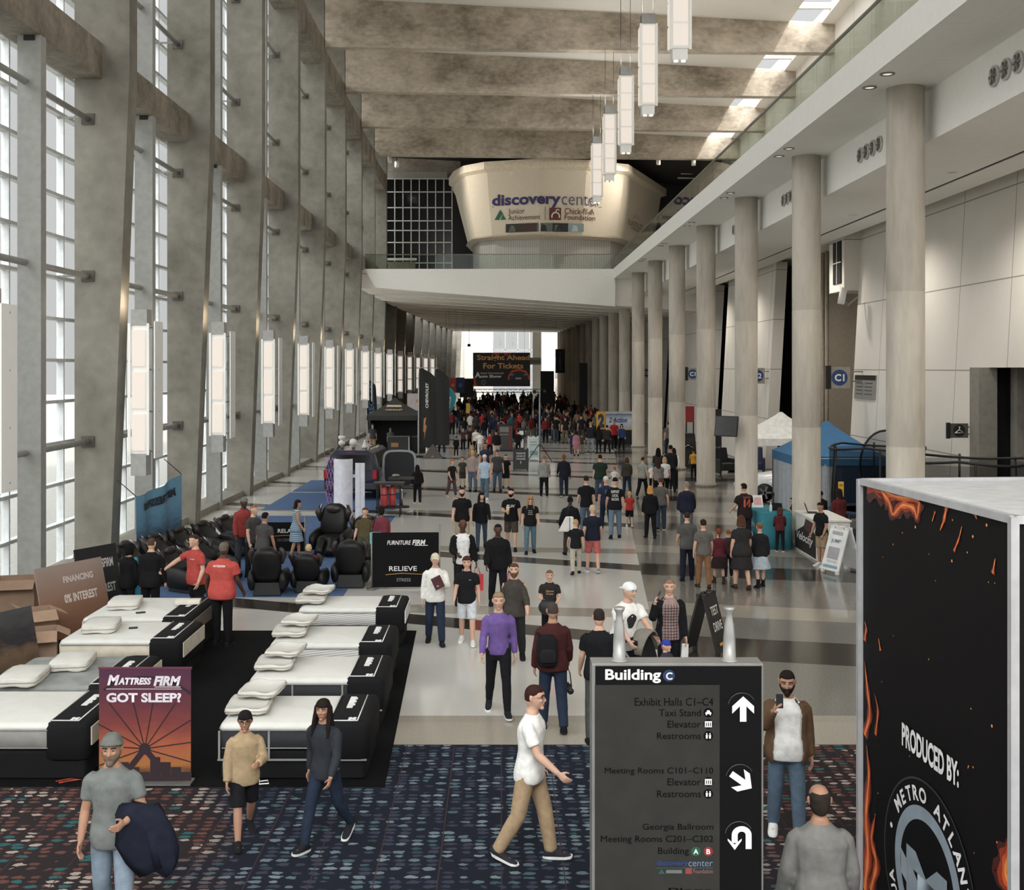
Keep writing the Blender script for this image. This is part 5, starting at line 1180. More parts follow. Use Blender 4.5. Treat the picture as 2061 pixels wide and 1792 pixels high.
for i, (x, z, kind) in enumerate(((688, 885, 0), (711, 890, 1), (734, 893, 2))):
    p = P(x, 903, 43.2); t2 = thing('roof_ornament', ['white stacked roof finial standing on the truck, leftmost', 'white ball lamp standing on the truck roof', 'white pointed finial standing on the truck roof, rightmost'][kind], 'roof ornament', (p.x, p.y, 1.87 + .012), 0)
    c = mat((196, 194, 186), .5); m = MB()
    if kind == 0: m.lathe([(.06, 0), (.07, .12), (.13, .14), (.13, .26), (.07, .28), (.07, .33), (.12, .35), (.14, .46), (.10, .48)], (0, 0, 0), 14)
    elif kind == 1: m.lathe([(.04, 0), (.04, .07), (.13, .12), (.155, .22), (.12, .33), (.03, .37)], (0, 0, 0), 16)
    else: m.lathe([(.10, 0), (.12, .06), (.07, .14), (.05, .22), (.015, .33)], (0, 0, 0), 14)
    m.build('finial', c, t2); MB().cyl((0, 0, 0), .07, .03, 12).build('mount', M_BLACK, t2)
# curved white popup panels with a violet lattice
t = thing('popup_display', 'wide white curved display panel with a violet lattice frame behind it', 'display panel', (-5.15, 36.6, .012), 0, 'white display panels'); m = MB(); n = 14
pts = [(-.32 + .62 * i / n, .22 * math.sin(PI * i / n) * -1) for i in range(n + 1)]
m.loft([[(x, y, z) for x, y in pts] + [(x, y + .012, z) for x, y in pts[::-1]] for z in (.03, 2.0)], 0, False); m.build('panel', mat((196, 196, 202), .6), t)
m = MB()
for i in range(3):
    for j in range(5):
        a = Vector((-.62 + .12 * i, .30 - .1 * i, .03 + .4 * j)); b = Vector((-.5 + .12 * i, .20 - .1 * i, .43 + .4 * j))
        m.tube([a, b], .009, 5).tube([Vector((b.x, b.y, a.z)), Vector((a.x, a.y, b.z))], .009, 5)
        if i == 0: m.tube([Vector((-.62, .3, a.z)), Vector((-.36, .0, a.z))], .009, 5)
m.build('lattice', mat((150, 112, 170), .4), t)
t = thing('popup_display', 'narrow white display panel beside the wider curved one', 'display panel', (-4.58, 36.4, .012), 0, 'white display panels')
MB().box(-.16, .15, -.02, .02, .05, 1.88).build('panel', mat((190, 190, 197), .6), t, .006); MB().box(-.003, .003, -.024, -.02, .05, 1.88).build('seam', M_GREYMET, t); MB().box(-.18, .18, -.15, .15, 0, .05).build('foot', M_GREYMET, t)
# folding table with red cylinders, stands
t = thing('cart', 'low black wheeled cart holding red cylinders on blue carpet', 'cart', (-3.75, 37.5, .012))
MB().box(-.42, .42, -.28, .28, .28, .33).build('shelf', M_BLACK, t); MB().box(-.5, .5, -.32, .32, 1.08, 1.14).build('top_tray', mat((50, 48, 48), .4, .3), t)
for sx_ in (-1, 1):
    for sy_ in (-1, 1): MB().tube([(sx_ * .38, sy_ * .24, 0), (sx_ * .38, sy_ * .24, 1.1)], .018, 6).build('leg', M_BLACK, t)
for i, (x, y, r_, l) in enumerate(((-.16, -.05, .12, 'thicker red cylinder standing on the cart, left one'), (.10, .08, .12, 'red cylinder with a dark band on the cart, right one'))):
    c = thing('gas_cylinder', l, 'cylinder', (-3.75 + x, 37.5 + y, .345)); MB().lathe([(.09, 0), (r_, .03), (r_, .62), (.06, .68), (.03, .70)], (0, 0, 0), 16).build('tank', mat((168, 64, 60), .35), c); MB().cyl((0, 0, .38), r_ + .004, .03, 16).build('band', M_BLACK, c)
t = thing('equipment_rack', 'dark equipment rack with trays beside the open truck door', 'rack', (-3.55, 40.0, .012))
MB().box(-.45, .45, -.25, .25, 1.0, 1.06).box(-.35, .4, -.2, .2, .7, .76).build('tray', mat((58, 54, 52), .4, .3), t); MB().tube([(0, 0, .02), (0, 0, 1.0)], .05, 10).build('post', M_CHROME, t); MB().cyl((0, 0, 0), .28, .03, 20).build('base', M_BLACK, t)
MB().ball((-.2, 0, 1.12), (.15, .1, .07), 6).build('instrument', M_GREYMET, t)
# ---------------------------------------------------------------- tent and flags on the left
def tent(name, label, x0, x1, y0, y1, ze, zp, top, legc, val=.28, sides=()):
    t = thing(name, label, 'tent', ((x0 + x1) / 2, (y0 + y1) / 2, 0)); a, b = (x1 - x0) / 2, (y1 - y0) / 2; m = MB()
    c = [(-a, -b), (a, -b), (a, b), (-a, b)]; n = 6
    rings = []
    for f in (0, .15, .35, .6, .85, 1):
        k = 1 - f; z = ze + val + (zp - ze - val) * f ** 1.12; rings.append([(x * max(k, .03), y * max(k, .03), z) for x, y in c])
    m.loft([[(x, y, ze) for x, y in c], [(x, y, ze + val) for x, y in c]] + rings[1:], 0, False); m.build('canopy', top, t)
    for x, y in c: MB().box(x * .98 - .025, x * .98 + .025, y * .98 - .025, y * .98 + .025, 0, ze + .1).build('leg', legc, t)
    return t
ct = tent('canopy_tent', 'black pitched canopy tent with gold lettering beside the tall black flags', -7.75, -4.75, 64.5, 67.5, 1.95, 3.2, mat((44, 44, 42), .8), mat((150, 150, 150), .4, .5))
text('CHEVROLET', mat((170, 150, 120), .6), (.05, -1.08, 2.55), X_, Vector((0, .77, .63)), w=1.0, h=.15, parent=ct, bold=.04, shear=.2); MB().hexa([(-.42, -.98, 2.69), (.5, -.98, 2.69), (.44, -.86, 2.80), (-.36, -.86, 2.80)], [(-.42, -1.0, 2.71), (.5, -1.0, 2.71), (.44, -.88, 2.82), (-.36, -.88, 2.82)]).build('emblem', mat((176, 160, 136), .5), ct)
MB().box(-1.45, 1.45, 1.38, 1.42, .0, 1.95).box(-1.46, -1.42, -.2, 1.4, 0, 1.95).build('side_wall', mat((22, 24, 28), .7), ct)
t = thing('counter', 'dark display counter with a gold emblem under the black tent', 'counter', (-5.9, 64.7, 0)); MB().box(-.62, .62, -.3, .3, 0, 1.0).build('body', mat((34, 36, 38), .6), t); MB().box(-.66, .66, -.34, .34, 1.0, 1.04).build('top', mat((90, 88, 84), .4), t); MB().box(-.42, .0, -.312, -.3, .42, .66).build('emblem', mat((140, 100, 62), .5), t); MB().box(.58, .64, -.32, -.28, 0, 1.0).build('edge_trim', M_CHROME, t)
t = thing('counter', 'plain dark counter right of the emblem counter under the black tent', 'counter', (-4.75 - .05, 65.4, 0)); MB().box(-.38, .38, -.3, .3, 0, .95).build('body', mat((24, 25, 27), .6), t); MB().box(-.42, .42, -.34, .34, .95, .99).build('top', mat((90, 88, 84), .4), t)
t = thing('flight_case', 'dark pyramid shaped case on the floor beside the black flags', 'case', (-3.75, 61.6, 0)); MB().hexa([(-.55, -.45, 0), (.55, -.45, 0), (.55, .45, 0), (-.55, .45, 0)], [(-.02, -.02, .78), (.02, -.02, .78), (.02, .02, .78), (-.02, .02, .78)]).build('shell', mat((64, 58, 54), .6), t); MB().box(-.06, .06, -.40, -.36, .1, .16).build('latch', M_GREYMET, t)
def flag(label, x, y, h, w, rgb, txt=None, trgb=(205, 205, 203), shape='feather', rz=0, lean=0, group='feather flags', emb=None, ts=None):
    t = thing('feather_flag', label, 'flag', (x, y, 0), R(rz), group); t.rotation_euler = (0, R(lean), R(rz))
    MB().tube([(0, 0, 0), (0, 0, h * .9), (.04, 0, h * .98), (w * .3, 0, h * 1.0)], [.035, .03, .022, .015], 8).build('pole', mat((190, 190, 190), .4), t); MB().cyl((0, 0, 0), .3, .04, 20).build('base', M_BLACK, t)
    n = 18; L, Rr = [], []
    for i in range(n + 1):
        f = i / n; z = h * .10 + (h * .88) * f if shape == 'feather' else h * .30 + h * .66 * f
        if shape == 'feather': wd = w * (1.0 if f < .86 else max(.1, math.cos((f - .86) / .14 * 1.35)))
        else: wd = w * max(.04, math.sin(PI * min(1, f * .72 + .02)) * 1.0) if f < .7 else w * max(.03, math.cos((f - .7) / .3 * PI / 2)) ** .7
        L.append((.03, 0, z)); Rr.append((.03 + wd, .05 * math.sin(f * 9), z))
    m = MB(); vs = []
    for i in range(n + 1):
        for q in range(7): a = q / 6; vs.append((L[i][0] + (Rr[i][0] - L[i][0]) * a, .06 * math.sin(a * 6 + i * .2) * min(1, w), L[i][2]))
    K = len(vs); vs += [(a, b + .01, c) for a, b, c in vs]; fs = [(i * 7 + j, i * 7 + j + 1, (i + 1) * 7 + j + 1, (i + 1) * 7 + j) for i in range(n) for j in range(6)]; fs += [tuple(K + q for q in reversed(f)) for f in fs]
    m.add(vs, fs, 0, True); cl = m.build('fabric', mat(rgb, .8), t)
    tr = BVHTree.FromPolygons([v.co for v in cl.data.vertices], [p.vertices for p in cl.data.polygons])
    def wp(q):
        hh = tr.ray_cast(Vector((q.x, -3, q.z)), Y_); return hh[0] - Y_ * .02 if hh[0] is not None else q
    if txt: text(txt, mat(trgb, .6), (w * .5, 0, h * ts[0]), Z_, -X_, w=h * ts[1], h=w * ts[2], parent=t, warp=wp, bold=.03)
    if emb:
        q = [wp(Vector((.03 + w * a, 0, h * b))) for a, b in emb[0]]; MB().add(q, [tuple(range(len(q)))]).build('emblem', mat(emb[1], .6), t)
    return t
flag('tall black feather flag with CHEVROLET running up it, in front', -4.62, 62.8, 5.05, .95, (30, 30, 30), 'CHEVROLET', ts=(.68, .28, .17), group='tall black flags', emb=([(.28, .42), (.44, .44), (.36, .36), (.46, .34), (.28, .18), (.32, .27), (.24, .28)], (160, 108, 70)))
flag('tall black feather flag behind the lettered one, plain side', -3.85, 64.6, 5.0, .85, (38, 38, 38), None, group='tall black flags')
flag('teal teardrop flag beside the tall black flags', -4.45, 80.0, 3.9, .82, (44, 120, 130), 'ATLANTA', ts=(.62, .30, .22), shape='tear', lean=8, emb=([(.3, .46), (.6, .47), (.5, .40), (.35, .41)], (190, 200, 202)))
flag('dark blue DIRECTV flag rising behind the black tent', -8.9, 75.0, 4.3, .68, (24, 34, 50), 'DIRECTV', (90, 116, 140), ts=(.55, .55, .5), lean=-3, emb=([(.3, .86), (.55, .89), (.7, .85), (.5, .83)], (96, 126, 150)))
t = thing('sign_board', 'pale sign board with an orange square above the black tent', 'sign', (-7.0, 86.0, 0)); MB().box(-.2, .95, -.03, .03, 1.7, 3.0).build('board', mat((176, 166, 166), .6), t); MB().box(.5, .72, -.04, -.03, 2.3, 2.55).build('emblem', mat((190, 110, 60), .6), t)
for x in (-.1, .85): MB().tube([(x, .04, 0), (x, .04, 1.8)], .025, 6).build('leg', M_GREYMET, t)
# ---------------------------------------------------------------- right-hand stands
white_tent = tent('canopy_tent', 'white pitched canopy tent behind the blue one by the recess', 10.15, 13.15, 45.0, 48.0, 1.85, 3.15, mat((212, 211, 208), .8), mat((170, 168, 160), .5, .3), val=.28)
bt_ = tent('canopy_tent', 'blue pitched canopy tent with grey side walls behind the round column', 9.75, 12.75, 37.0, 40.2, 1.75, 3.15, mat((46, 94, 132), .75, var=.06), mat((60, 62, 64), .5), val=.30)
m = MB(); n = 16
for i in range(n): pass
m.loft([[(-1.47, -1.55 + 3.1 * i / n, z) for i in range(n + 1)] + [(-1.455 + .05 * math.sin(i * 2.1), -1.55 + 3.1 * i / n, z) for i in range(n, -1, -1)] for z in (.03, 1.8)], 0, False)
m.loft([[(-1.47 + 1.25 * i / n, -1.57 + .05 * math.sin(i * 1.9), z) for i in range(n + 1)] + [(-1.47 + 1.25 * i / n, -1.55 + .05 * math.sin(i * 1.9), z) for i in range(n, -1, -1)] for z in (.03, 1.8)], 0, False)
m.build('side_wall', mat((150, 156, 162), .8), bt_)
MB().box(-.2, 1.47, -1.58, -1.56, .03, 1.8).box(-1.4, 1.45, 1.52, 1.55, .03, 1.8).build('side_wall', mat((34, 50, 74), .8), bt_)
MB().hexa([(-1.0, -1.61, 1.98), (1.2, -1.61, 1.98), (1.2, -1.60, 1.98), (-1.0, -1.60, 1.98)], [(-.7, -1.5, 2.08), (1.0, -1.5, 2.08), (1.0, -1.49, 2.08), (-.7, -1.49, 2.08)]).build('lettering_band', mat((200, 206, 208), .7), bt_)
# white car seen past the column
t = thing('car', 'white car parked between the two tents, front wheel showing', 'car', (9.55, 42.55, 0)); M_WCAR = mat((200, 202, 204), .25, spec=.6)
cs = lambda x, h, w, b=.28: [(x, -w, b), (x, -w * 1.02, .55), (x, -w * .92, h * .86), (x, -w * .6, h), (x, w * .6, h), (x, w * .92, h * .86), (x, w * 1.02, .55), (x, w, b)]
MB().loft([cs(-.55, .62, .7), cs(-.35, .84, .86), cs(.6, .98, .9), cs(1.1, 1.05, .9), cs(1.75, 1.5, .78), cs(3.0, 1.55, .78), cs(3.4, 1.1, .88)], 0, True).build('body', M_WCAR, t)
for x in (.28, 2.75):
    for y in (-.82, .82): w = MB().tube([(x, y - .11, .34), (x, y + .11, .34)], .34, 24); w.build('wheel', M_BLACK, t); h = MB(); [h.bar((x, y - .12 * (1 if y < 0 else -1), .34), (x + .24 * math.cos(a), y - .12 * (1 if y < 0 else -1), .34 + .24 * math.sin(a)), .03, .07) for a in [i * 2 * PI / 5 for i in range(5)]]; h.build('hub_cap', mat((180, 180, 180), .3, .7), t)
MB().hexa([(1.15, -.8, 1.06), (3.2, -.82, 1.12), (3.2, -.80, 1.12), (1.15, -.78, 1.06)], [(1.75, -.72, 1.42), (2.95, -.74, 1.46), (2.95, -.72, 1.46), (1.75, -.70, 1.42)]).build('side_window', M_CGL, t)
# trampolines with net enclosures
M_NET = glassmat('black_net', (.60, .60, .60), .05)
def trampoline(label, x, y, r, zt):
    t = thing('trampoline', label, 'trampoline', (x, y, 0), 0, 'trampolines with nets'); n = 24
    c = lambda rr, z, k=n: [(rr * math.cos(2 * PI * i / k), rr * math.sin(2 * PI * i / k), z) for i in range(k)]
    MB().loft([c(r * .86, .80), c(r * .86, .82)], 0, False).build('jump_mat', M_BLACK, t)
    MB().loft([c(r, .80), c(r, .86), c(r * .85, .87), c(r * .85, .82)], 0).build('edge_pad', mat((40, 58, 84), .6), t)
    nv = c(r * .97, .85) + c(r * .97, zt - .1); MB().add(nv, [(i, (i + 1) % n, n + (i + 1) % n, n + i) for i in range(n)]).build('net', M_NET, t)
    tp = c(r * .97, zt); MB().tube([Vector(q) - Z_ * (.10 * abs(math.sin(3 * PI * i / n * 1.0))) for i, q in enumerate(tp + tp[:1])], .035, 6).build('top_rope', M_BLACK, t)
    for i in range(6): a = 2 * PI * (i + .25) / 6; MB().tube([(r * math.cos(a), r * math.sin(a), .02), (r * 1.04 * math.cos(a), r * 1.04 * math.sin(a), 1.2), (r * .97 * math.cos(a), r * .97 * math.sin(a), zt)], .03, 8).build('pole', M_BLACK, t)
    for i in range(4): a = 2 * PI * i / 4 + .4; MB().tube([(r * .8 * math.cos(a), r * .8 * math.sin(a), .80), (r * .9 * math.cos(a), r * .9 * math.sin(a), .02), (r * .9 * math.cos(a + .5), r * .9 * math.sin(a + .5), .02), (r * .8 * math.cos(a + .5), r * .8 * math.sin(a + .5), .80)], .025, 6).build('leg', M_GREYMET, t)
    return t
trampoline('netted trampoline in front of the blue tent', 11.0, 32.7, 1.38, 2.72)
trampoline('netted trampoline at the right picture edge by the doorway', 11.1, 26.6, 1.38, 2.85)
t = thing('warning_tag', 'yellow warning tag hanging on the net before the blue tent', 'tag', (9.62, 31.62, 1.55)); MB().box(-.075, .075, -.01, .01, -.22, .22).build('card', mat((206, 168, 62), .6), t); MB().box(-.05, .05, -.013, -.01, .08, .16).box(-.05, .05, -.013, -.01, -.16, .02).build('print', mat((150, 116, 40), .6), t); MB().tube([(0, 0, .22), (.0, .02, .45)], .005, 4).build('string', M_BLACK, t)
t = thing('bounce_net', 'black oval net panel standing behind the nearest round column', 'net', (11.9, 34.6, 0)); n = 28
MB().tube([(.78 * math.cos(2 * PI * i / n), 0, 2.0 + 1.05 * math.sin(2 * PI * i / n)) for i in range(n + 1)], .035, 6).build('rim', M_BLACK, t); MB().add([(.78 * math.cos(2 * PI * i / n), 0, 2.0 + 1.05 * math.sin(2 * PI * i / n)) for i in range(n)], [tuple(range(n))]).build('mesh', M_NET, t)
MB().tube([(-.3, 0, 0), (-.3, 0, 1.1)], .03, 6).tube([(.3, 0, 0), (.3, 0, 1.1)], .03, 6).bar((-.5, 0, .02), (.5, 0, .02), .5, .04).build('stand', M_BLACK, t)
# teal covered table and things on it
t = thing('covered_table', 'table under a teal cloth with white lettering beside the round column', 'table', (7.58, 31.6, 0)); M_TEAL = mat((40, 104, 116), .85, var=.06)
n = 40; rings = []
for z, k in ((0, 1.05), (.4, 1.02), (.98, 1.0), (1.0, .985)):
    ring = []
    for j in range(n):
        a = 2 * PI * j / n; c, s_ = math.cos(a), math.sin(a); q = (abs(c) ** 8 + abs(s_) ** 8) ** -.125; f = 1 + .018 * math.sin(j * 2.3) * (1 - z)
        ring.append((c * q * .48 * k * f, s_ * q * .85 * k * f, z))
    rings.append(ring)
MB().loft(rings).build('cloth', M_TEAL, t); text('imagine', mat((190, 200, 204), .7), (-.52, -.1, .62), -Y_, Z_, w=.9, h=.2, parent=t, shear=.3); MB().add([(-.535, -.55, .2), (-.535, .5, .25), (-.535, .2, .42), (-.535, -.3, .40)], [(0, 3, 2, 1)]).build('print', mat((180, 194, 198), .7), t)
t = thing('display_card', 'white leaflet holder standing on the teal table', 'leaflet holder', (7.35, 32.0, 1.0)); MB().hexa([(-.16, -.04, 0), (.16, -.04, 0), (.16, .08, 0), (-.16, .08, 0)], [(-.13, .03, .34), (.13, .03, .34), (.13, .05, .34), (-.13, .05, .34)]).build('holder', mat((210, 208, 206), .5), t); MB().quad((-.11, -.032, .08), (.11, -.032, .08), (.10, .012, .28), (-.10, .012, .28)).build('print', mat((196, 150, 144), .6), t)
t = thing('water_bottle', 'clear plastic bottle standing on the teal table', 'bottle', (7.5, 31.05, 1.0)); MB().lathe([(.035, 0), (.038, .02), (.038, .16), (.015, .21), (.015, .24)], (0, 0, 0), 12).build('bottle', mat((190, 196, 200), .2), t); MB().cyl((0, 0, .235), .018, .02, 10).build('cap', mat((220, 220, 220), .5), t)
t = thing('laptop', 'open dark laptop on the teal table', 'laptop', (7.75, 31.3, 1.0), R(150)); MB().box(-.17, .17, -.12, .12, 0, .02).build('keyboard', M_BLACK, t); MB().hexa([(-.17, .11, .02), (.17, .11, .02), (.17, .125, .02), (-.17, .125, .02)], [(-.17, .17, .23), (.17, .17, .23), (.17, .185, .23), (-.17, .185, .23)]).build('lid', M_BLACK, t)
for x in (8.75, 9.55): 
    t = thing('barrier_post', 'black belt barrier post by the tent %s' % ('wall, nearer the teal table' if x < 9 else 'side wall, further back'), 'barrier post', (x, 35.9, 0)); MB().cyl((0, 0, .02), .03, .95, 12).build('post', M_BLACK, t); MB().cyl((0, 0, 0), .17, .03, 20).build('base', M_BLACK, t); MB().cyl((0, 0, .9), .04, .09, 12).build('head', M_BLACK, t)
# printed counter, laptop and JUMP board
t = thing('counter', 'white topped counter with a black printed front at the foot of the round column', 'counter', (8.55, 29.85, 0)); MB().box(-.42, .45, -1.05, 1.0, 0, 1.02).build('body', mat((196, 194, 188), .6), t, .01)
MB().box(-.46, .48, -1.09, 1.04, 1.02, 1.06).build('top', mat((200, 198, 192), .5), t)
MB().add([(-.432, .98, .06), (-.432, -1.02, .06), (-.432, -1.02, .66), (-.432, -.3, .90), (-.432, .3, .70), (-.432, .98, .50)], [tuple(range(6))]).build('print', mat((34, 28, 26), .6), t)
text('Velocity', mat((196, 194, 190), .6), (-.44, .0, .42), -Y_, Z_, w=1.6, h=.30, parent=t, shear=.3, bold=.02); MB().add([(-.44, .1, .72), (-.44, -.5, .62), (-.44, -.75, .95), (-.44, -.1, .98)], [(0, 1, 2, 3)]).build('print', mat((70, 48, 44), .6), t)
t = thing('laptop', 'open black laptop on the white topped counter', 'laptop', (8.45, 30.3, 1.06), R(80)); MB().box(-.18, .18, -.13, .13, 0, .02).build('keyboard', M_BLACK, t); MB().hexa([(-.18, .12, .02), (.18, .12, .02), (.18, .135, .02), (-.18, .135, .02)], [(-.18, .20, .25), (.18, .20, .25), (.18, .215, .25), (-.18, .215, .25)]).build('lid', M_BLACK, t)
def aframe(label, x, y, rz, w, h, spread, rgb, lines, prgb=None, group=None, inner=None):
    t = thing('a_frame_sign', label, 'a frame sign', (x, y, 0), R(rz), group)
    for s_ in (-1, 1):
        b0, b1 = s_ * spread, s_ * .05; m = MB(); th = .035
        lo = [Vector((-w / 2, b0, .06)), Vector((w / 2, b0, .06))]; hi = [Vector((-w / 2, b1, h)), Vector((w / 2, b1, h))]
        m.hexa([lo[0], lo[1], lo[1] + Y_ * th, lo[0] + Y_ * th], [hi[0], hi[1], hi[1] + Y_ * th, hi[0] + Y_ * th])
        for q in (-w / 2 + .05, w / 2 - .05): m.box(q - .04, q + .04, b0 - .01, b0 + .05, 0, .08).box(q - .04, q + .04, b1 - .01, b1 + .05, h, h + .06)
        m.box(-.08, .08, b1 - .01, b1 + .05, h, h + .06); m.build('leg_panel', mat(rgb, .5), t)
    up = (Vector((0, -.05, h)) - Vector((0, -spread, .06))); L = up.length; up.normalize(); f = X_.cross(up).normalized()
    o = Vector((0, -spread, .06)) + f * .008
    if prgb: MB().add([o + X_ * (-w * .43) + up * L * .10, o + X_ * (w * .43) + up * L * .10, o + X_ * (w * .43) + up * L * .93, o + X_ * (-w * .43) + up * L * .93], [(0, 1, 2, 3)]).build('poster', mat(prgb, .6), t)
    for s_, u, v, tw, th, c in lines:
        q = o + X_ * (u - .5) * w + up * v * L + f * .006
        if s_ is None: MB().add([q - X_ * tw * w / 2 - up * th * L / 2, q + X_ * tw * w / 2 - up * th * L / 2, q + X_ * tw * w / 2 + up * th * L / 2, q - X_ * tw * w / 2 + up * th * L / 2], [(0, 1, 2, 3)]).build('print', mat(c, .6), t)
        else: text(s_, mat(c, .6), q, X_, up, w=tw * w, h=th * L, parent=t, bold=.01)
    return t
aframe('white a frame sign reading JUMP on the dark polished floor', 8.32, 27.35, -66, .62, 1.05, .36, (208, 208, 206), [('JUMP', .5, .70, .55, .11, (110, 120, 130)), (None, .5, .42, .62, .28, (150, 148, 150)), (None, .5, .22, .5, .05, (180, 180, 182)), (None, .5, .10, .8, .06, (120, 150, 158)), (None, .5, .90, .6, .08, (150, 148, 146))])
aframe('black a frame sign reading TEST DRIVE behind the directory totem', 3.62, 19.6, 12, .55, 1.0, .30, (24, 23, 22), [('TEST', .5, .74, .6, .16, (186, 184, 180)), ('DRIVE', .5, .46, .7, .16, (186, 184, 180)), (None, .5, .14, .4, .05, (170, 120, 60))]).rotation_euler = (0, 0, R(58))
aframe('white a frame sign with a pale poster under the tripod pole', 1.75, 60.2, 4, .62, 1.25, .38, (196, 198, 196), [(None, .5, .78, .6, .04, (120, 130, 130)), (None, .5, .66, .6, .04, (120, 130, 130)), (None, .5, .3, .7, .2, (110, 136, 140))], (168, 180, 178))
aframe('black a frame sign with white lettering in front of the kiosk', .98, 54.6, -2, .75, 1.0, .35, (26, 27, 27), [('PLEASE BE', .5, .80, .6, .09, (190, 190, 188)), ('AWARE OF', .5, .66, .6, .09, (190, 190, 188)), ('STROLLERS', .5, .52, .6, .09, (190, 190, 188)), ('!', .5, .34, .06, .12, (190, 190, 188))])
# kiosk and tripod pole in the middle of the hall
t = thing('kiosk', 'dark grey kiosk with a red edge in the middle of the hall', 'kiosk', (.28, 67.0, 0)); MB().box(-.42, .42, -.3, .3, .06, 1.55).build('body', mat((66, 62, 62), .5), t); MB().box(-.5, .5, -.38, .38, 0, .06).box(-.45, .45, -.33, .33, 1.55, 1.6).build('plinth', M_BLACK, t); MB().box(.30, .36, -.32, -.3, .1, 1.5).build('edge_stripe', mat((150, 30, 32), .5), t); MB().box(-.34, .2, -.31, -.3, 1.15, 1.45).build('display', mat((120, 118, 116), .3), t); text('AUTO SHOW', mat((190, 190, 190), .5), (-.08, -.315, 1.0), X_, Z_, w=.5, h=.07, parent=t)
t = thing('kiosk', 'slim white and red kiosk beside the dark grey one', 'kiosk', (1.12, 66.5, 0)); MB().box(-.26, .26, -.25, .25, 0, 1.35).build('body', mat((30, 28, 30), .5), t); MB().box(-.1, .22, -.26, -.25, .25, .75).box(-.1, .22, -.26, -.25, 1.0, 1.25).build('panel', mat((206, 206, 206), .5), t); MB().box(-.22, -.12, -.26, -.25, .05, 1.3).build('edge_stripe', mat((160, 34, 36), .5), t)
t = thing('light_stand', 'tall tripod pole with two lamps in the middle of the hall', 'tripod stand', (2.05, 59.0, 0)); MB().tube([(0, 0, .8), (0, 0, 2.4), (0, 0, 3.9)], [.05, .045, .03], 10).build('pole', mat((120, 134, 146), .4, .3), t)
for i in range(3): a = i * 2 * PI / 3 + .5; MB().tube([(.0, 0, 1.0), (.75 * math.cos(a), .75 * math.sin(a), .02)], .022, 6).build('leg', M_BLACK, t)
MB().bar((-.3, 0, 3.85), (.3, 0, 3.85), .03, .03).build('crossbar', M_BLACK, t)
for x in (-.28, .28): MB().tube([(x, -.12, 3.72), (x, .12, 3.72)], .10, 12).build('lamp_head', M_BLACK, t)
# stall with the big yellow 2
t = thing('sponsor_stall', 'stall with a yellow figure 2 board and a white blue banner by the far columns', 'stall', (7.3, 72.5, 0)); MB().box(-1.1, -.50, -.05, .05, 1.0, 2.15).build('board', mat((186, 140, 52), .6), t); text('2', mat((28, 52, 74), .6), (-.80, -.07, 1.55), X_, Z_, w=.42, h=.9, parent=t, bold=.06)
MB().box(-.48, 1.2, -.03, .05, .95, 2.0).build('banner', gradmat('sky_blue_print', [(0, (190, 150, 60)), (1, (110, 126, 150)), (.22, (170, 178, 190)), (.6, (196, 200, 206))], 'Z', .95, 2.0), t); text('2 Action', mat((40, 70, 120), .6), (.3, -.04, 1.6), X_, Z_, w=1.2, h=.34, parent=t, shear=.3, bold=.03)
MB().box(-.5, 1.25, -.1, .3, 2.0, 2.14).build('header', mat((170, 172, 176), .5), t); MB().box(-1.1, 1.25, -.04, .5, 0, .95).build('counter', mat((20, 20, 22), .7), t)
# dark stands behind the columns
def board(name, label, cat, px0, px1, py0, py1, Y, rgb, txt=None, trgb=(200, 200, 198), th=.05, legs=True, vert=False):
    a, b = P(px0, py1, Y), P(px1, py0, Y); w, h = b.x - a.x, b.z - a.z; t = thing(name, label, cat, ((a.x + b.x) / 2, Y, 0)); MB().box(-w / 2, w / 2, -th, th, a.z, b.z).build('board', mat(rgb, .6), t)
    if legs and a.z > .05:
        for s_ in (-1, 1): MB().box(s_ * w * .42 - .03, s_ * w * .42 + .03, -.03, .03, 0, a.z).box(s_ * w * .42 - .04, s_ * w * .42 + .04, -.3, .3, 0, .04).build('leg', M_BLACK, t)
    if txt: text(txt, mat(trgb, .6), (0, -th - .015, (a.z + b.z) / 2), X_, Z_, w=None if vert else w * .8, h=h * (.85 if vert else .4), parent=t)
    return t
board('display_board', 'tall dark display board behind the middle round columns', 'board', 1434, 1452, 824, 898, 51.0, (26, 25, 25))
board('display_board', 'red and black display board between round columns', 'board', 1380, 1397, 818, 850, 58, (128, 40, 38))
t = thing('game_machine', 'dark arcade style machine under the red display board', 'machine', (9.3, 56.0, 0)); MB().hexa([(-.5, -.4, 0), (.5, -.4, 0), (.5, .4, 0), (-.5, .4, 0)], [(-.4, -.1, 1.7), (.4, -.1, 1.7), (.4, .4, 1.7), (-.4, .4, 1.7)]).build('cabinet', mat((22, 22, 24), .5), t); MB().tube([(-.25, -.42, 1.0), (0, -.5, 1.15), (.25, -.42, 1.0)], .025, 6).build('handle', M_CHROME, t); MB().box(-.3, .3, -.40, -.3, 1.15, 1.5).build('display', mat((60, 60, 64), .2), t)
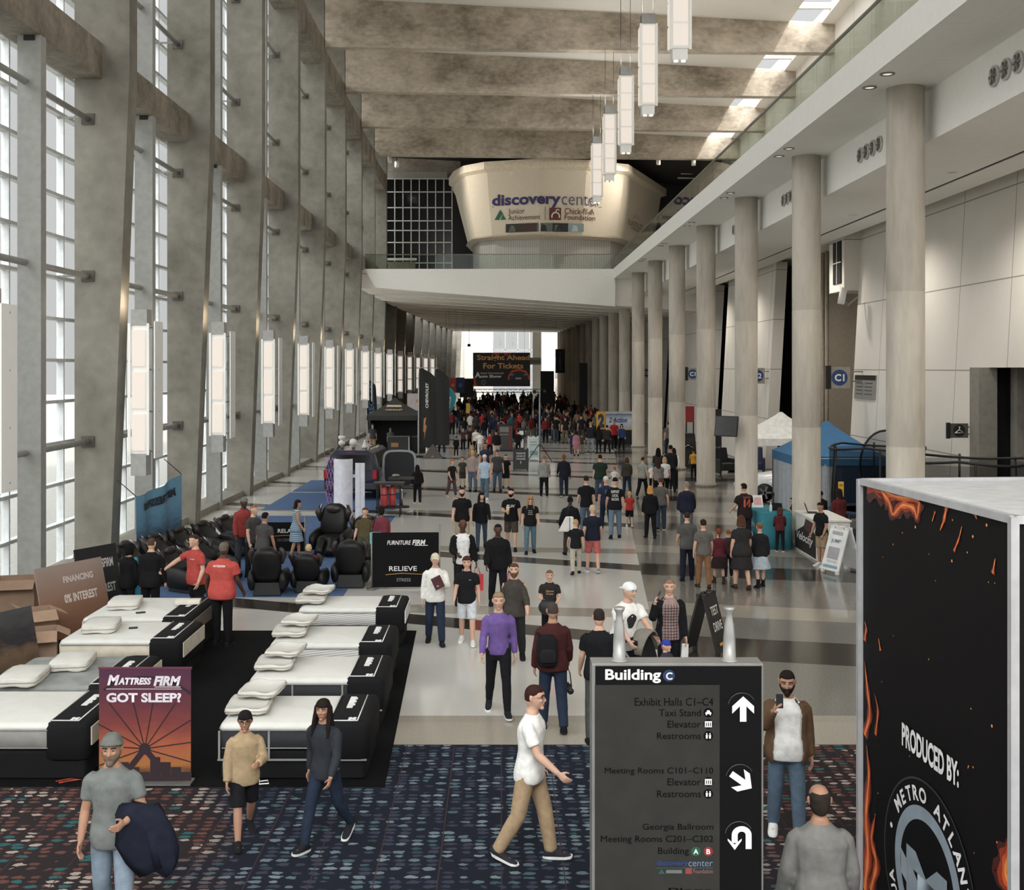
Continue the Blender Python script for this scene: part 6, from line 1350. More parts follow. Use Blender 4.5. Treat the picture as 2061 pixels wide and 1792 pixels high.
for i, (x, y, rz) in enumerate(((10.7, 53.4, 20), (12.2, 53.8, -15))):
    t = thing('armchair', ['dark armchair by the right wall behind the columns', 'dark blue armchair by the right wall behind the columns'][i], 'armchair', (x, y, 0), R(rz)); c = mat([(26, 28, 32), (30, 36, 66)][i], .6)
    MB().box(-.4, .4, -.4, .35, .1, .45).build('seat', c, t, .06); MB().hexa([(-.4, .25, .3), (.4, .25, .3), (.4, .45, .3), (-.4, .45, .3)], [(-.36, .4, 1.15), (.36, .4, 1.15), (.36, .55, 1.15), (-.36, .55, 1.15)]).build('backrest', c, t, .05); MB().box(-.5, -.38, -.4, .4, 0, .65).build('armrest', c, t, .04); MB().box(.38, .5, -.4, .4, 0, .65).build('armrest', c, t, .04)
# hanging ticket sign and far banners
t = thing('hanging_sign', 'black hanging sign reading Straight Ahead For Tickets with flames and a car', 'sign', P(1009.5, 744, 98)); w, h = 115 * 98 / FPX, 68 * 98 / FPX
MB().box(-w / 2, w / 2, -.05, .05, -h / 2, h / 2).build('board', mat((22, 19, 19), .6), t); M_GOLD = mat((206, 150, 78), .6); M_FLAME = mat((186, 70, 42), .6, var=.3, scale=3)
text('Straight Ahead', M_GOLD, (.15, -.07, h * .335), X_, Z_, w=w * .92, h=h * .20, parent=t, bold=.02); text('For Tickets', M_GOLD, (.15, -.07, h * .11), X_, Z_, w=w * .70, h=h * .165, parent=t, bold=.02)
M_LW = mat((206, 204, 202), .6); text('A', M_LW, (-w * .415, -.07, -h * .16), X_, Z_, h=h * .17, parent=t, bold=.03); text('tlanta International', M_LW, (-w * .17, -.07, -h * .105), X_, Z_, w=w * .40, h=h * .055, parent=t); text('uto Show', M_LW, (-w * .185, -.07, -h * .20), X_, Z_, w=w * .37, h=h * .085, parent=t, bold=.04)
m = MB()
for i in range(7):
    x = -.13 * w + .05 * w * i - .1; m.add([(x - .13, -.055, h / 2), (x + .13, -.055, h / 2), (x + .05 * math.sin(i * 2), -.055, h / 2 - .25 - .15 * math.sin(i * 1.7))], [(0, 2, 1)])
for i in range(5): z = -h / 2 + .12 + i * .16; m.add([(-w / 2, -.055, z - .16), (-w / 2 + .42 - .06 * i, -.055, z), (-w / 2, -.055, z + .16)], [(0, 1, 2)])
m.build('flame_print', M_FLAME, t)
cx_, cz_ = w * .30, -h * .22; m = MB(); pts = [(cx_ + .95 * math.cos(a), -.055, cz_ - .25 + .95 * max(0, math.sin(a)) ** .8 + .05 * math.sin(a * 9)) for a in [PI * i / 24 for i in range(25)]]; m.add(pts, [tuple(range(25))]); m.build('flame_print', M_FLAME, t)
m = MB(); pts = [(cx_ + .82 * math.cos(a), -.06, cz_ - .25 + .78 * max(0, math.sin(a)) ** .7) for a in [PI * i / 16 for i in range(17)]]; m.add(pts, [tuple(range(17))]); m.build('car_print', mat((24, 24, 30), .5), t); MB().box(cx_ - .28, cx_ + .22, -.066, -.06, cz_ - .2, cz_ - .06).box(cx_ - .75, cx_ - .45, -.066, -.06, cz_ + .16, cz_ + .22).box(cx_ + .45, cx_ + .72, -.066, -.06, cz_ + .16, cz_ + .22).build('print', mat((150, 152, 158), .5), t)
m = MB(); m.tube([(-w * .31 + .2 * math.cos(2 * PI * i / 16), -.06, -h * .38 + .2 * math.sin(2 * PI * i / 16)) for i in range(17)], .025, 5); m.tube([(-w * .31 - .13, -.06, -h * .34), (-w * .31, -.06, -h * .38), (-w * .31 + .13, -.06, -h * .34)], .02, 5).tube([(-w * .31, -.06, -h * .38), (-w * .31, -.06, -h * .46)], .02, 5); m.build('emblem', mat((130, 130, 132), .5), t)
MB().tube([(-w * .4, 0, h / 2), (-w * .4, 0, 5.0)], .008, 5).tube([(w * .4, 0, h / 2), (w * .4, 0, 5.2)], .008, 5).build('cable', M_BLACK, t)
def hang(label, px0, px1, py0, py1, Y, rgb, txt=None, trgb=(190, 188, 186), vert=False, group=None, emb=None):
    a, b = P(px0, py1, Y), P(px1, py0, Y); w, h = b.x - a.x, b.z - a.z; t = thing('hanging_banner', label, 'banner', ((a.x + b.x) / 2, Y, (a.z + b.z) / 2), 0, group); MB().box(-w / 2, w / 2, -.03, .03, -h / 2, h / 2).build('board', mat(rgb, .7), t)
    zz = zlow(t.location.x, Y) - t.location.z; MB().tube([(-w * .4, 0, h / 2), (-w * .4, 0, zz + .6)], .008, 5).tube([(w * .4, 0, h / 2), (w * .4, 0, zz + .6)], .008, 5).build('cable', M_BLACK, t)
    if txt:
        if vert: text('\n'.join(txt), mat(trgb, .6), (0, -.05, 0), X_, Z_, h=h * .72, w=w * .22, parent=t, line=.9)
        else: text(txt, mat(trgb, .6), (0, -.05, 0), X_, Z_, w=w * .8, h=h * .45, parent=t)
    if emb: MB().add([(w * .28 * math.cos(i * PI / 8), -.04, w * .28 * math.sin(i * PI / 8)) for i in range(16)], [tuple(range(16))]).build('emblem', mat(emb, .6), t)
    return t
hang('tall black hanging banner reading TICKETS before the far right columns', 1118, 1137, 703, 751, 112, (22, 21, 22), 'TICKETS', (120, 116, 112), True)
hang('white hanging sign reading Stand right of the ticket sign', 1066, 1089, 720, 734, 118, (206, 204, 200), 'Stand', (60, 60, 60))
hang('red hanging flag left of the ticket sign', 905, 918, 761, 790, 96, (140, 48, 42), None, emb=(150, 110, 70))
hang('dark blue hanging flag left of the ticket sign', 918, 935, 760, 791, 97, (34, 48, 84), None, emb=(70, 84, 120))
hang('small green hanging flag beside the red one', 897, 904, 774, 782, 95, (40, 92, 58))
for px0, px1, py0, py1, Y, l in ((1088, 1115, 747, 830, 110, 'tall black display wall right of the ticket sign'), (1166, 1182, 731, 850, 104, 'tall black display wall between the far right columns'), (925, 953, 762, 800, 104, 'low black display wall left of the ticket sign'), (860, 900, 800, 850, 92, 'dark display wall by the far concrete fins')):
    board('display_wall', l, 'display wall', px0, px1, py0, py1, Y, (20, 19, 20), None, th=.2)
t = thing('truss_frame', 'black lighting truss with spotlights spanning the hall above the crowd', 'truss', (0, 108, 0)); m = MB()
for x in (-5.2, 4.6): m.box(x - .1, x + .1, -.1, .1, 0, 2.9).build('leg', M_BLACK, t); m = MB()
for z in (2.6, 2.9): m.tube([(-5.2, 0, z), (4.6, 0, z)], .04, 6)
for i in range(20): m.tube([(-5.2 + .49 * i, 0, 2.6), (-4.96 + .49 * i, 0, 2.9), (-4.71 + .49 * i, 0, 2.6)], .02, 4)
m.build('span', M_BLACK, t)
for i, x in enumerate((-4.6, -4.9, -5.3)):
    p = P((944, 934.5, 928)[i], (778, 786, 792)[i], 107.8); q = MB().ball((p.x, -.4, p.z), .09, 6); q.build('spotlight', mat((255, 248, 235), .4, emis=3.0), t); MB().tube([(p.x, -.4, p.z), (p.x, 0, 2.75)], .03, 5).build('lamp_arm', M_BLACK, t)
board('yellow_board', 'small yellow board standing in the far crowd', 'board', 938, 946, 812, 832, 90, (176, 146, 66))
t = thing('hanging_speaker', 'small black loudspeaker hanging at the far end on the left', 'loudspeaker', P(944, 694, 150)); MB().box(-.2, .2, -.2, .2, -.25, .1).build('cabinet', M_BLACK, t); MB().tube([(0, 0, .1), (0, 0, 3.0)], .03, 5).build('stem', M_BLACK, t)
# ---------------------------------------------------------------- directory totem in the foreground
YS = 7.79
t = thing('directory_totem', 'large black and grey directory sign headed Building C in the foreground', 'directory sign', (0, 0, 0)); tot = t
q = lambda x, y, o=0.0: Vector(((x - CX) * YS / FPX, YS - o, HC - (y - CY) * YS / FPX))
a, b = q(1191, 1338), q(1536, 1338); xa, xb, zt = a.x, b.x, a.z
MB().box(xa + .02, xb - .01, YS, YS + .17, .006, zt - .005).build('body', mat((9, 9, 10), .6, spec=.15), t, .005)
MB().box(xa, xa + .024, YS - .006, YS + .176, .006, zt).box(xb - .012, xb, YS - .006, YS + .176, .006, zt).box(xa, xb, YS - .002, YS + .176, zt - .012, zt + .006).build('frame', mat((120, 119, 116), .45, .4), t, .003)
g0, g1 = q(1197, 1379), q(1448, 1379); MB().box(g0.x, g1.x, YS - .008, YS, .3, g0.z).build('list_panel', mat((62, 61, 57), .75, gain=.62, spec=.12), t)
M_SW = mat((205, 204, 202), .5); M_SD = mat((6, 6, 6), .7, spec=.1)
def st(s, x0, x1, y0, y1, m_, bold=0.0, o=.012, **k): c = q((x0 + x1) / 2, (y0 + y1) / 2, o); return text(s, m_, c, X_, Z_, w=(x1 - x0) * YS / FPX, h=(y1 - y0) * YS / FPX, parent=tot, bold=bold, **k)
st('Building', 1218, 1330, 1347, 1375, M_SW, .025, .006)
def disc(x, y, r, m_, o): n = 28; c = q(x, y, o); rr = r * YS / FPX; return MB().add([c + Vector((rr * math.cos(2 * PI * i / n), 0, rr * math.sin(2 * PI * i / n))) for i in range(n)], [tuple(range(n))]).build('roundel', m_, tot)
disc(1346, 1360, 12, mat((24, 44, 78), .5), .006); st('C', 1340, 1353, 1353, 1368, M_SW, .02, .010)
for s_, x0, y0, y1 in (('Exhibit Halls C1–C4', 1277, 1404, 1420), ('Meeting Rooms C101–C110', 1217, 1544, 1560), ('Georgia Ballroom', 1293, 1657, 1673), ('Meeting Rooms C201–C302', 1209, 1681, 1698)): st(s_, x0, 1435, y0, y1, M_SD)
for s_, x0, y0, y1, k in (('Taxi Stand', 1326, 1427, 1441, 0), ('Elevator', 1343, 1450, 1464, 1), ('Restrooms', 1322, 1474, 1487, 2), ('Elevator', 1343, 1566, 1580, 1), ('Restrooms', 1322, 1590, 1604, 2)):
    st(s_, x0, 1410, y0, y1, M_SD); yc = (y0 + y1) / 2
    disc(1425, yc, 9.5, M_SD, .011); c = lambda dx, dy: q(1425 + dx, yc + dy, .014); m = MB()
    if k == 0: m.quad(c(-6, 2.5), c(6, 2.5), c(6, -1), c(-6, -1)).quad(c(-4, -1), c(4, -1), c(2.5, -5), c(-2.5, -5)).quad(c(-5, 5), c(-3, 5), c(-3, 2.5), c(-5, 2.5)).quad(c(3, 5), c(5, 5), c(5, 2.5), c(3, 2.5))
    elif k == 1: m.quad(c(-7, 6), c(7, 6), c(7, -6), c(-7, -6)); [m.quad(c(d - .8, 4), c(d + .8, 4), c(d + .8, -3.5), c(d - .8, -3.5), 1) for d in (-4, 0, 4)]; m.v[4:] = [(x, y - .002, z) for x, y, z in m.v[4:]]
    else: [m.quad(c(d - 1.6, 5.5), c(d + 1.6, 5.5), c(d + 2.2, -2), c(d - 2.2, -2)).quad(c(d - 1.2, -3), c(d + 1.2, -3), c(d + 1.2, -5.5), c(d - 1.2, -5.5)) for d in (-3.2, 3.2)]
    m.build('pictogram', [M_SW, M_SD], tot)
st('Building', 1324, 1386, 1705, 1722, M_SD); disc(1400, 1713, 9.5, mat((30, 72, 54), .5), .011); st('A', 1395, 1405, 1708, 1718, M_SW, .02, .014); disc(1425, 1713, 9.5, mat((108, 34, 38), .5), .011); st('B', 1421, 1429, 1708, 1718, M_SW, .02, .014)
st('discovery', 1321, 1384, 1731, 1744, mat((34, 50, 96), .5), .03); st('center', 1385, 1434, 1732, 1743, mat((96, 112, 140), .5))
m = MB().quad(q(1321, 1747, .012), q(1434, 1747, .012), q(1434, 1745.6, .012), q(1321, 1745.6, .012)); m.add([q(1324, 1758, .012), q(1338, 1758, .012), q(1331, 1748, .012)], [(0, 1, 2)]); m.build('print', mat((40, 70, 66), .5), tot)
MB().quad(q(1340, 1757, .012), q(1372, 1757, .012), q(1372, 1750, .012), q(1340, 1750, .012)).build('print', mat((90, 92, 92), .5), tot); MB().quad(q(1379, 1758, .012), q(1392, 1758, .012), q(1392, 1747, .012), q(1379, 1747, .012)).build('print', mat((120, 50, 50), .5), tot); st('Foundation', 1395, 1434, 1748, 1757, mat((120, 84, 84), .5)); st('Plaza', 1345, 1434, 1786, 1796, M_SD)
def arrow(cx_, cy_, rot, hook=False):
    ca, sa = math.cos(R(rot)), math.sin(R(rot)); c = lambda x, y: q(cx_ + x * ca + y * sa, cy_ + x * sa * -1 * -1 - y * ca if False else cy_ - (y * ca - x * sa), .012)
    m = MB()
    if not hook: m.add([c(-6.5, -25), c(6.5, -25), c(6.5, 6), c(22, -9), c(22, 6), c(0, 26), c(-22, 6), c(-22, -9), c(-6.5, 6)], [(0, 1, 2, 8), (2, 3, 4, 5), (8, 2, 5), (8, 5, 6, 7)])
    else:
        n = 14; o_ = []
        for i in range(n + 1): an = PI * i / n; o_ += [c(3 + 20 * math.cos(an), 6 + 18 * math.sin(an)), c(3 + 8 * math.cos(an), 6 + 7 * math.sin(an))]
        m.add(o_, [(2 * i, 2 * i + 1, 2 * i + 3, 2 * i + 2) for i in range(n)]); m.add([c(11, -22), c(23, -22), c(23, 6), c(11, 6)], [(0, 1, 2, 3)]); m.add([c(-17, 6), c(-5, 6), c(-5, -10), c(-17, -10)], [(0, 1, 2, 3)]); m.add([c(-25, -5), c(-11, -24), c(3, -5), c(3, -1), c(-11, -13), c(-25, -1)], [(0, 1, 4, 5), (1, 2, 3, 4)])
    m.build('arrow', M_SW, tot)
for cx_, cy_, rot, hk in ((1495, 1427, 0, 0), (1491, 1571, 125, 0), (1489, 1686, 0, 1)):
    n = 24; rr = 28 * YS / FPX; c0 = q(cx_ - 2, cy_ - 4, .004); m = MB(); m.tube([c0 + Vector((rr * math.cos(R(30 + 140 * i / n)), 0, rr * math.sin(R(30 + 140 * i / n)))) for i in range(n + 1)], .003, 5); m.build('recess_rim', mat((60, 60, 60), .3), tot); arrow(cx_, cy_, rot, hk)
for x in (1249, 1473): p = q(x, 1331); MB().lathe([(.062, 0), (.062, .006), (.045, .008), (.042, .16), (.034, .25), (.024, .30), (.024, .335), (.038, .36), (.040, .375), (.0, .376)], (p.x, YS + .085, zt + .006), 20).build('finial_post', mat((136, 135, 132), .4, .3), t)
# ---------------------------------------------------------------- flame printed display box at the right
B1, B2 = Vector((3.235, 10.0, 0)), Vector((3.445, 7.5, 0)); dirv = (B2 - B1).normalized(); Lb = (B2 - B1).length; nrmb = dirv.cross(Z_).normalized()
if nrmb.x > 0: nrmb = -nrmb
HB = 4.0; inn = -nrmb; B3, B4 = B2 + inn * 2.5, B1 + inn * 2.5
t = thing('display_cube', 'tall display box printed with flames and PRODUCED BY METRO ATLANTA AUTO at the right', 'display box', (0, 0, 0)); dc = t
FR = mat((170, 170, 172), .4, .3); M_PRB = mat((14, 12, 13), .6, spec=.15)
MB().hexa([B1 + Z_ * .006, B2 + Z_ * .006, B3 + Z_ * .006, B4 + Z_ * .006][::-1], [B1 + Z_ * (HB - .04), B2 + Z_ * (HB - .04), B3 + Z_ * (HB - .04), B4 + Z_ * (HB - .04)][::-1]).build('printed_panel', M_PRB, t)
MB().hexa([p + (cc - p) * .03 + Z_ * (HB - .07) for p, cc in zip([B1, B4, B3, B2], [B3, B2, B1, B4])], [p + (cc - p) * .03 + Z_ * (HB - .02) for p, cc in zip([B1, B4, B3, B2], [B3, B2, B1, B4])]).build('lid', mat((170, 170, 170), .6), t)
m = MB()
for p, cc in ((B1, B3), (B2, B4), (B3, B1), (B4, B2)):
    o_ = (p - cc).normalized() * .02; m.box(p.x + o_.x - .028, p.x + o_.x + .028, p.y + o_.y - .028, p.y + o_.y + .028, .006, HB)
for p, p2 in ((B1, B2), (B2, B3), (B3, B4), (B4, B1)): m.bar(p + Z_ * (HB - .02), p2 + Z_ * (HB - .02), .06, .055)
m.build('frame', FR, t)
def bf(x, y, off=.004):  # pixel on the box face -> point on that face
    d = Vector(((x - CX) / FPX, 1, -(y - CY) / FPX)); o_ = Vector((0, 0, HC)); k = (B1 + nrmb * off - o_).dot(nrmb) / d.dot(nrmb); return o_ + d * k
# flame print: licks built from tapering strips in their own ember colours
FL = [mat((58, 20, 12), .5, var=.3, scale=5), mat((128, 44, 22), .5, var=.3, scale=5), mat((190, 84, 40), .5, var=.25, scale=6), mat((222, 138, 72), .5, var=.2, scale=6)]
m = MB()
def lick(pts, ws, lay):
    """strip of flame following pixel points on the face, widths in metres; drawn in layers"""
    P_ = [bf(x, y, .004 + .0015 * lay) for x, y in pts]; R_ = []
    Q = []; WW = []
    for i in range(len(P_) - 1):
        for f in range(6): Q.append(P_[i].lerp(P_[i + 1], f / 6)); WW.append(ws[i] + (ws[i + 1] - ws[i]) * f / 6)
    Q.append(P_[-1]); WW.append(ws[-1])
    for _ in range(3): Q = [Q[0]] + [(Q[i - 1] + Q[i] * 2 + Q[i + 1]) / 4 for i in range(1, len(Q) - 1)] + [Q[-1]]
    vs = []
    for i, p in enumerate(Q):
        d = (Q[min(i + 1, len(Q) - 1)] - Q[max(i - 1, 0)]).normalized(); s_ = d.cross(nrmb); wob = 1 + .25 * math.sin(i * 1.3 + lay); vs += [p + s_ * WW[i] * wob, p - s_ * WW[i] * wob]
    m.add(vs, [(2 * i, 2 * i + 1, 2 * i + 3, 2 * i + 2) for i in range(len(Q) - 1)], lay)
for pts, w in (([(1768, 980), (1790, 1010), (1796, 1040), (1815, 1015), (1840, 1022), (1846, 1048), (1850, 1010)], .05), ([(1745, 972), (1775, 985), (1800, 1000), (1850, 1005)], .07)):
    for lay, k in ((0, 2.0), (1, 1.1), (2, .55), (3, .18)): lick(pts, [w * k * a for a in (1, .9, .5, .9, .9, .4, .8)[:len(pts)]], lay)
for pts, w in (([(1740, 1792), (1748, 1720), (1742, 1640), (1750, 1560), (1744, 1500)], .07), ([(1752, 1792), (1766, 1740), (1752, 1690), (1762, 1640)], .05), ([(1740, 1480), (1752, 1440), (1745, 1380), (1740, 1330)], .035), ([(1762, 1480), (1768, 1430), (1760, 1395)], .018), ([(2040, 1792), (2022, 1760), (2030, 1720), (2040, 1690)], .10), ([(1740, 1290), (1744, 1265), (1740, 1250)], .02)):
    for lay, k in ((0, 1.7), (1, 1.15), (2, .6), (3, .2)): lick(pts, [w * k * a for a in (1, .9, .7, .45, .08)[:len(pts) - 1] + (.05,)], lay)
for pts, w in (([(1905, 1020), (1900, 1048), (1892, 1068)], .022), ([(1920, 1110), (1930, 1085), (1936, 1060)], .012), ([(1772, 1310), (1768, 1285)], .02), ([(1998, 1155), (2003, 1125)], .022), ([(1882, 1030), (1876, 1050)], .012), ([(1960, 1030), (1966, 1045)], .03)):
    for lay, k in ((1, 1.2), (2, .7), (3, .25)): lick(pts, [w * k, w * k * .8, .004][-len(pts):], lay)
m.v = [(x, y, min(z, HB - .055)) for x, y, z in m.v]
for i_, (x, y, z) in enumerate(m.v):
    u_ = (Vector((x, y, 0)) - B1).dot(dirv)
    if u_ < .03: p_ = Vector((x, y, z)) + dirv * (.03 - u_); m.v[i_] = tuple(p_)
    elif u_ > Lb - .03: p_ = Vector((x, y, z)) + dirv * (Lb - .03 - u_); m.v[i_] = tuple(p_)
m.build('flame_print', FL, t)
m = MB()
for i in range(26):
    x = random.uniform(1750, 2035); y = random.choice([random.uniform(1040, 1180), random.uniform(1250, 1760)]); c = bf(x, y, .010); r_ = random.choice((.006, .008, .012)); m.add([c + dirv * r_ * math.cos(j * PI / 3) + Z_ * r_ * math.sin(j * PI / 3) for j in range(6)], [tuple(range(6))])
m.build('ember_print', FL[3], t)
M_BW = mat((214, 213, 212), .5)
a, b = bf(1818, 1478, .012), bf(1926, 1560, .012)
ph = (bf(1818, 1455, .012) - bf(1818, 1500, .012)).length
text('PRODUCED BY:', M_BW, (a + b) / 2, dirv, Z_, w=(b - a).dot(dirv) * 1.06, h=ph * 1.05, parent=t, bold=.035)
# round emblem with lettering round its edge
def uv(x, y): p = bf(x, y); return (p - B1).dot(dirv), p.z
pts3 = [uv(1783, 1702), uv(1837, 1567), uv(1952, 1756)]
(ax, ay), (bx, by), (cx_, cy_) = pts3; D = 2 * (ax * (by - cy_) + bx * (cy_ - ay) + cx_ * (ay - by))
ux = ((ax * ax + ay * ay) * (by - cy_) + (bx * bx + by * by) * (cy_ - ay) + (cx_ * cx_ + cy_ * cy_) * (ay - by)) / D; uy = ((ax * ax + ay * ay) * (cx_ - bx) + (bx * bx + by * by) * (ax - cx_) + (cx_ * cx_ + cy_ * cy_) * (bx - ax)) / D
rad = math.hypot(ax - ux, ay - uy); cc = lambda r_, an, off: B1 + nrmb * off + dirv * (ux + r_ * math.cos(an)) + Z_ * (uy + r_ * math.sin(an))
def ringf(r0, r1, m_, off, name, a0=0, a1=2 * PI, n=64): v = []; [v.extend([cc(r0, a0 + (a1 - a0) * i / n, off), cc(r1, a0 + (a1 - a0) * i / n, off)]) for i in range(n + 1)]; MB().add(v, [(2 * i, 2 * i + 1, 2 * i + 3, 2 * i + 2) for i in range(n)]).build(name, m_, t)
ringf(0.0, rad, mat((13, 13, 14), .6, spec=.15), .010, 'emblem'); ringf(rad, rad * 1.02, mat((52, 52, 54), .4), .011, 'emblem_rim')
ringf(rad * .60, rad * .74, mat((150, 162, 172), .35, .3), .013, 'emblem_ring')
v = [cc(rad * .60, R(195), .014), cc(rad * .60, R(170), .014), cc(rad * .62, R(-40), .014), cc(rad * .60, R(-62), .014)]; MB().add(v, [(0, 1, 2, 3)]).build('emblem_bar', mat((165, 174, 182), .35, .3), t)
ME = []; vs = []; fs = []
def arc_text(s, a_start, step, hgt, rr):
    global vs, fs
    for i, ch in enumerate(s):
        if ch == ' ': continue
        an = a_start - step * i; me = text_mesh(ch, .03); hx = [v.co.x for v in me.vertices]; hy = [v.co.y for v in me.vertices]; k = hgt / .73; rgt = dirv * math.sin(an) - Z_ * math.cos(an); upv = dirv * math.cos(an) + Z_ * math.sin(an); o_ = cc(rr, an, .015); off = len(vs); mx = (max(hx) + min(hx)) / 2
        vs += [tuple(o_ + rgt * (v.co.x - mx) * k + upv * v.co.y * k) for v in me.vertices]; fs += [[q_ + off for q_ in p.vertices] for p in me.polygons]; bpy.data.meshes.remove(me)
arc_text('METRO ATLANTA', R(140), R(11.2), rad * .15, rad * .79); arc_text('AUTO', R(205), R(-11) * -1 * -1, rad * .13, rad * .79) if False else arc_text('OTUA'[::-1], R(200), R(-9.5), rad * .13, rad * .80)
me = bpy.data.meshes.new('lettering'); me.from_pydata(vs, [], fs); me.materials.append(M_BW); ob = bpy.data.objects.new('lettering', me); COL.objects.link(ob); ob.parent = t
ringf(0, rad * .03, M_BW, .016, 'dot') if False else None
o_ = cc(rad * .86, R(163), .016); MB().add([o_ + dirv * rad * .03 * math.cos(j * PI / 6) + Z_ * rad * .03 * math.sin(j * PI / 6) for j in range(12)], [tuple(range(12))]).build('lettering', M_BW, t)
text('M', mat((150, 162, 170), .35, .3), cc(0, 0, .016) - Z_ * rad * .1, dirv, Z_, w=rad * .9, h=rad * .62, parent=t, bold=.06)
# ---------------------------------------------------------------- the people in the hall
BLK = (22, 22, 25); NAVY = (26, 31, 48); JEAN = (70, 82, 96); DJEAN = (34, 42, 58); LJEAN = (96, 110, 124); GREY = (100, 103, 101); DGREY = (52, 53, 55); KHAKI = (150, 128, 102); WHT = (205, 203, 199)
SB = ((24, 24, 26), (30, 30, 32)); SW = ((190, 190, 188), (206, 206, 204)); SBW = ((28, 28, 32), (186, 186, 184)); SBR = ((58, 42, 32), (40, 30, 26))
BRN = (44, 30, 24); DBR = (28, 21, 19); BLD = (150, 120, 84); GRH = (120, 116, 110); RED = (168, 56, 50); AUB = (110, 56, 34)
def armL(): pass
SW0 = ((6, 9, 14, 0), (6, 9, 14, 0))
# --- nearest figures
pA = person('man in grey t-shirt and knitted beanie with a dark jacket over his arm', 228, 1478, 1888, 6, walk(1, .55, arms=((4, 16, 78, 34), (-4, 10, 18, 0)), head=(0, 4)), GREY, (112, 124, 136), SW, ('beanie', (92, 94, 90)), 'tan', eyes=True, beard=(96, 84, 74), hem=-.12)
pB = person('young person with glasses in a tan jacket and black shorts walking on the carpet', 492, 1430, 1692, 22, walk(-1, .95, arms=((14, 12, 80, 34), (2, 9, 14, 0)), child=.4, head=(-12, 4)), (146, 127, 100), BLK, SB, ('fringe', (24, 20, 20)), 'tan', sleeve='long', legs='shorts', eyes=True, hem=-.13, loose=.014)
pC = person('woman with long dark hair in a charcoal sweater walking past the nearest bed', 655, 1403, 1702, -22, walk(-1, 1.0, width=.88, head=(12, 0)), (40, 43, 48), (32, 40, 54), SBW, ('long', DBR), 'tan', sleeve='long', legs='slim', eyes=True)
pD = person('man in white t-shirt and khaki trousers walking to the right on the carpet', 1066, 1380, 1733, 72, walk(1, .75, arms=((-6, 9, 16, 0), (26, 10, 30, 0))), WHT, KHAKI, ((40, 40, 44), (200, 198, 196)), ('short', (48, 28, 24)), 'light', eyes=True, hem=-.10)
pE = person('bearded man in a brown jacket and jeans holding up a phone', 1583, 1352, 1683, -8, Pose(legs=((6, 4), (-6, 8)), arms=((-6, 9, 14, 0), (50, 14, 96, 24)), belly=.05, width=1.08, head=(-6, 8)), (200, 198, 195), (74, 88, 102), SW, ('short', DBR), 'tan', jacket=(84, 64, 48), eyes=True, beard=(30, 22, 20))
pF = person('balding man in a grey shirt seen from behind at the bottom edge', 1652, 1592, 2052, 176, stand(width=1.08, arms=((2, 12, 20, 0), (2, 12, 20, 0))), (108, 107, 104), (50, 52, 58), SB, ('balding', (44, 38, 34)), 'tan', sleeve='long', hem=-.16, loose=.012)
pG = person('woman in a purple zip top and black trousers walking towards the camera', 1003, 1192, 1437, 2, walk(1, .8, width=.86), (96, 76, 128), BLK, SBW, ('tail', (124, 106, 84)), 'light', sleeve='long', legs='slim', eyes=True, hem=-.04)
pH = person('man in a dark henley shirt walking just behind the woman in purple', 1035, 1133, 1334, -4, walk(-1, .8), (58, 54, 50), (36, 36, 38), SB, ('short', (72, 54, 40)), 'light', sleeve='three', eyes=True, beard=(80, 60, 44))
pI = person('man in a dark red plaid shirt with a backpack and camera seen from behind', 1113, 1217, 1470, 184, walk(1, .5, width=1.06), (58, 30, 30), DJEAN, SB, ('buzz', (60, 54, 50)), 'tan', sleeve='long', loose=.015)
pJ = person('broad man in a black t-shirt seen from behind beside the totem', 1206, 1230, 1492, 178, walk(-1, .4, width=1.12), BLK, (60, 62, 60), SB, ('buzz', (42, 34, 30)), 'light')
pK = person('man in a white cap and white t-shirt pushing a stroller', 1254, 1170, 1418, 28, walk(1, .5, arms=((34, 8, 22, 10), (34, 8, 22, 10)), lean=12, width=1.06, head=(18, 6)), WHT, (28, 30, 38), SB, ('capback', (206, 205, 203)), 'light', hem=-.12, loose=.012, eyes=True)
pL = person('bald man in a black blazer and checked shirt talking on a phone', 1346, 1167, 1394, 6, walk(-1, .5, arms=((-2, 9, 14, 0), (28, 26, 138, 20)), head=(-16, 4)), (134, 114, 110), (24, 24, 28), SB, ('buzz', (120, 92, 78)), 'light', sleeve='long', jacket=(22, 22, 25), eyes=True, tmat=None)
pM = person('boy in a dark printed t-shirt holding a red and black bag', 1106, 1150, 1296, 0, stand(arms=((8, 12, 60, 30), (8, 12, 70, 36)), child=.35), (38, 36, 36), BLK, SB, ('short', (96, 70, 52)), 'light', eyes=True)
pN = person('man in a cream cap and white long sleeved shirt carrying a book', 876, 1115, 1296, 4, walk(1, .6, arms=((20, 14, 86, 40), (-4, 9, 14, 0)), belly=.03), (198, 196, 190), DJEAN, SB, ('cap', (178, 168, 148)), 'light', sleeve='long', eyes=True)
pO = person('teenager in a black t-shirt and white shorts walking towards the camera', 940, 1122, 1296, -2, walk(1, .6, child=.15), (24, 24, 27), (178, 180, 184), SW, ('curly', (60, 38, 28)), 'light', legs='shorts', eyes=True)
pP = person('man in an open black jacket over a white shirt holding a red bag', 931, 1047, 1214, 8, walk(-1, .6, arms=((4, 12, 18, 0), (6, 12, 70, 30))), (198, 196, 194), BLK, SB, ('buzz', (96, 60, 42)), 'dark', jacket=(20, 20, 22))
pQ = person('man in a loose black sweater walking with a red bag', 1002, 1056, 1222, 4, walk(1, .6, width=1.06), (20, 20, 22), BLK, SB, ('short', (18, 16, 15)), 'dark', sleeve='long', loose=.02, hem=-.12)
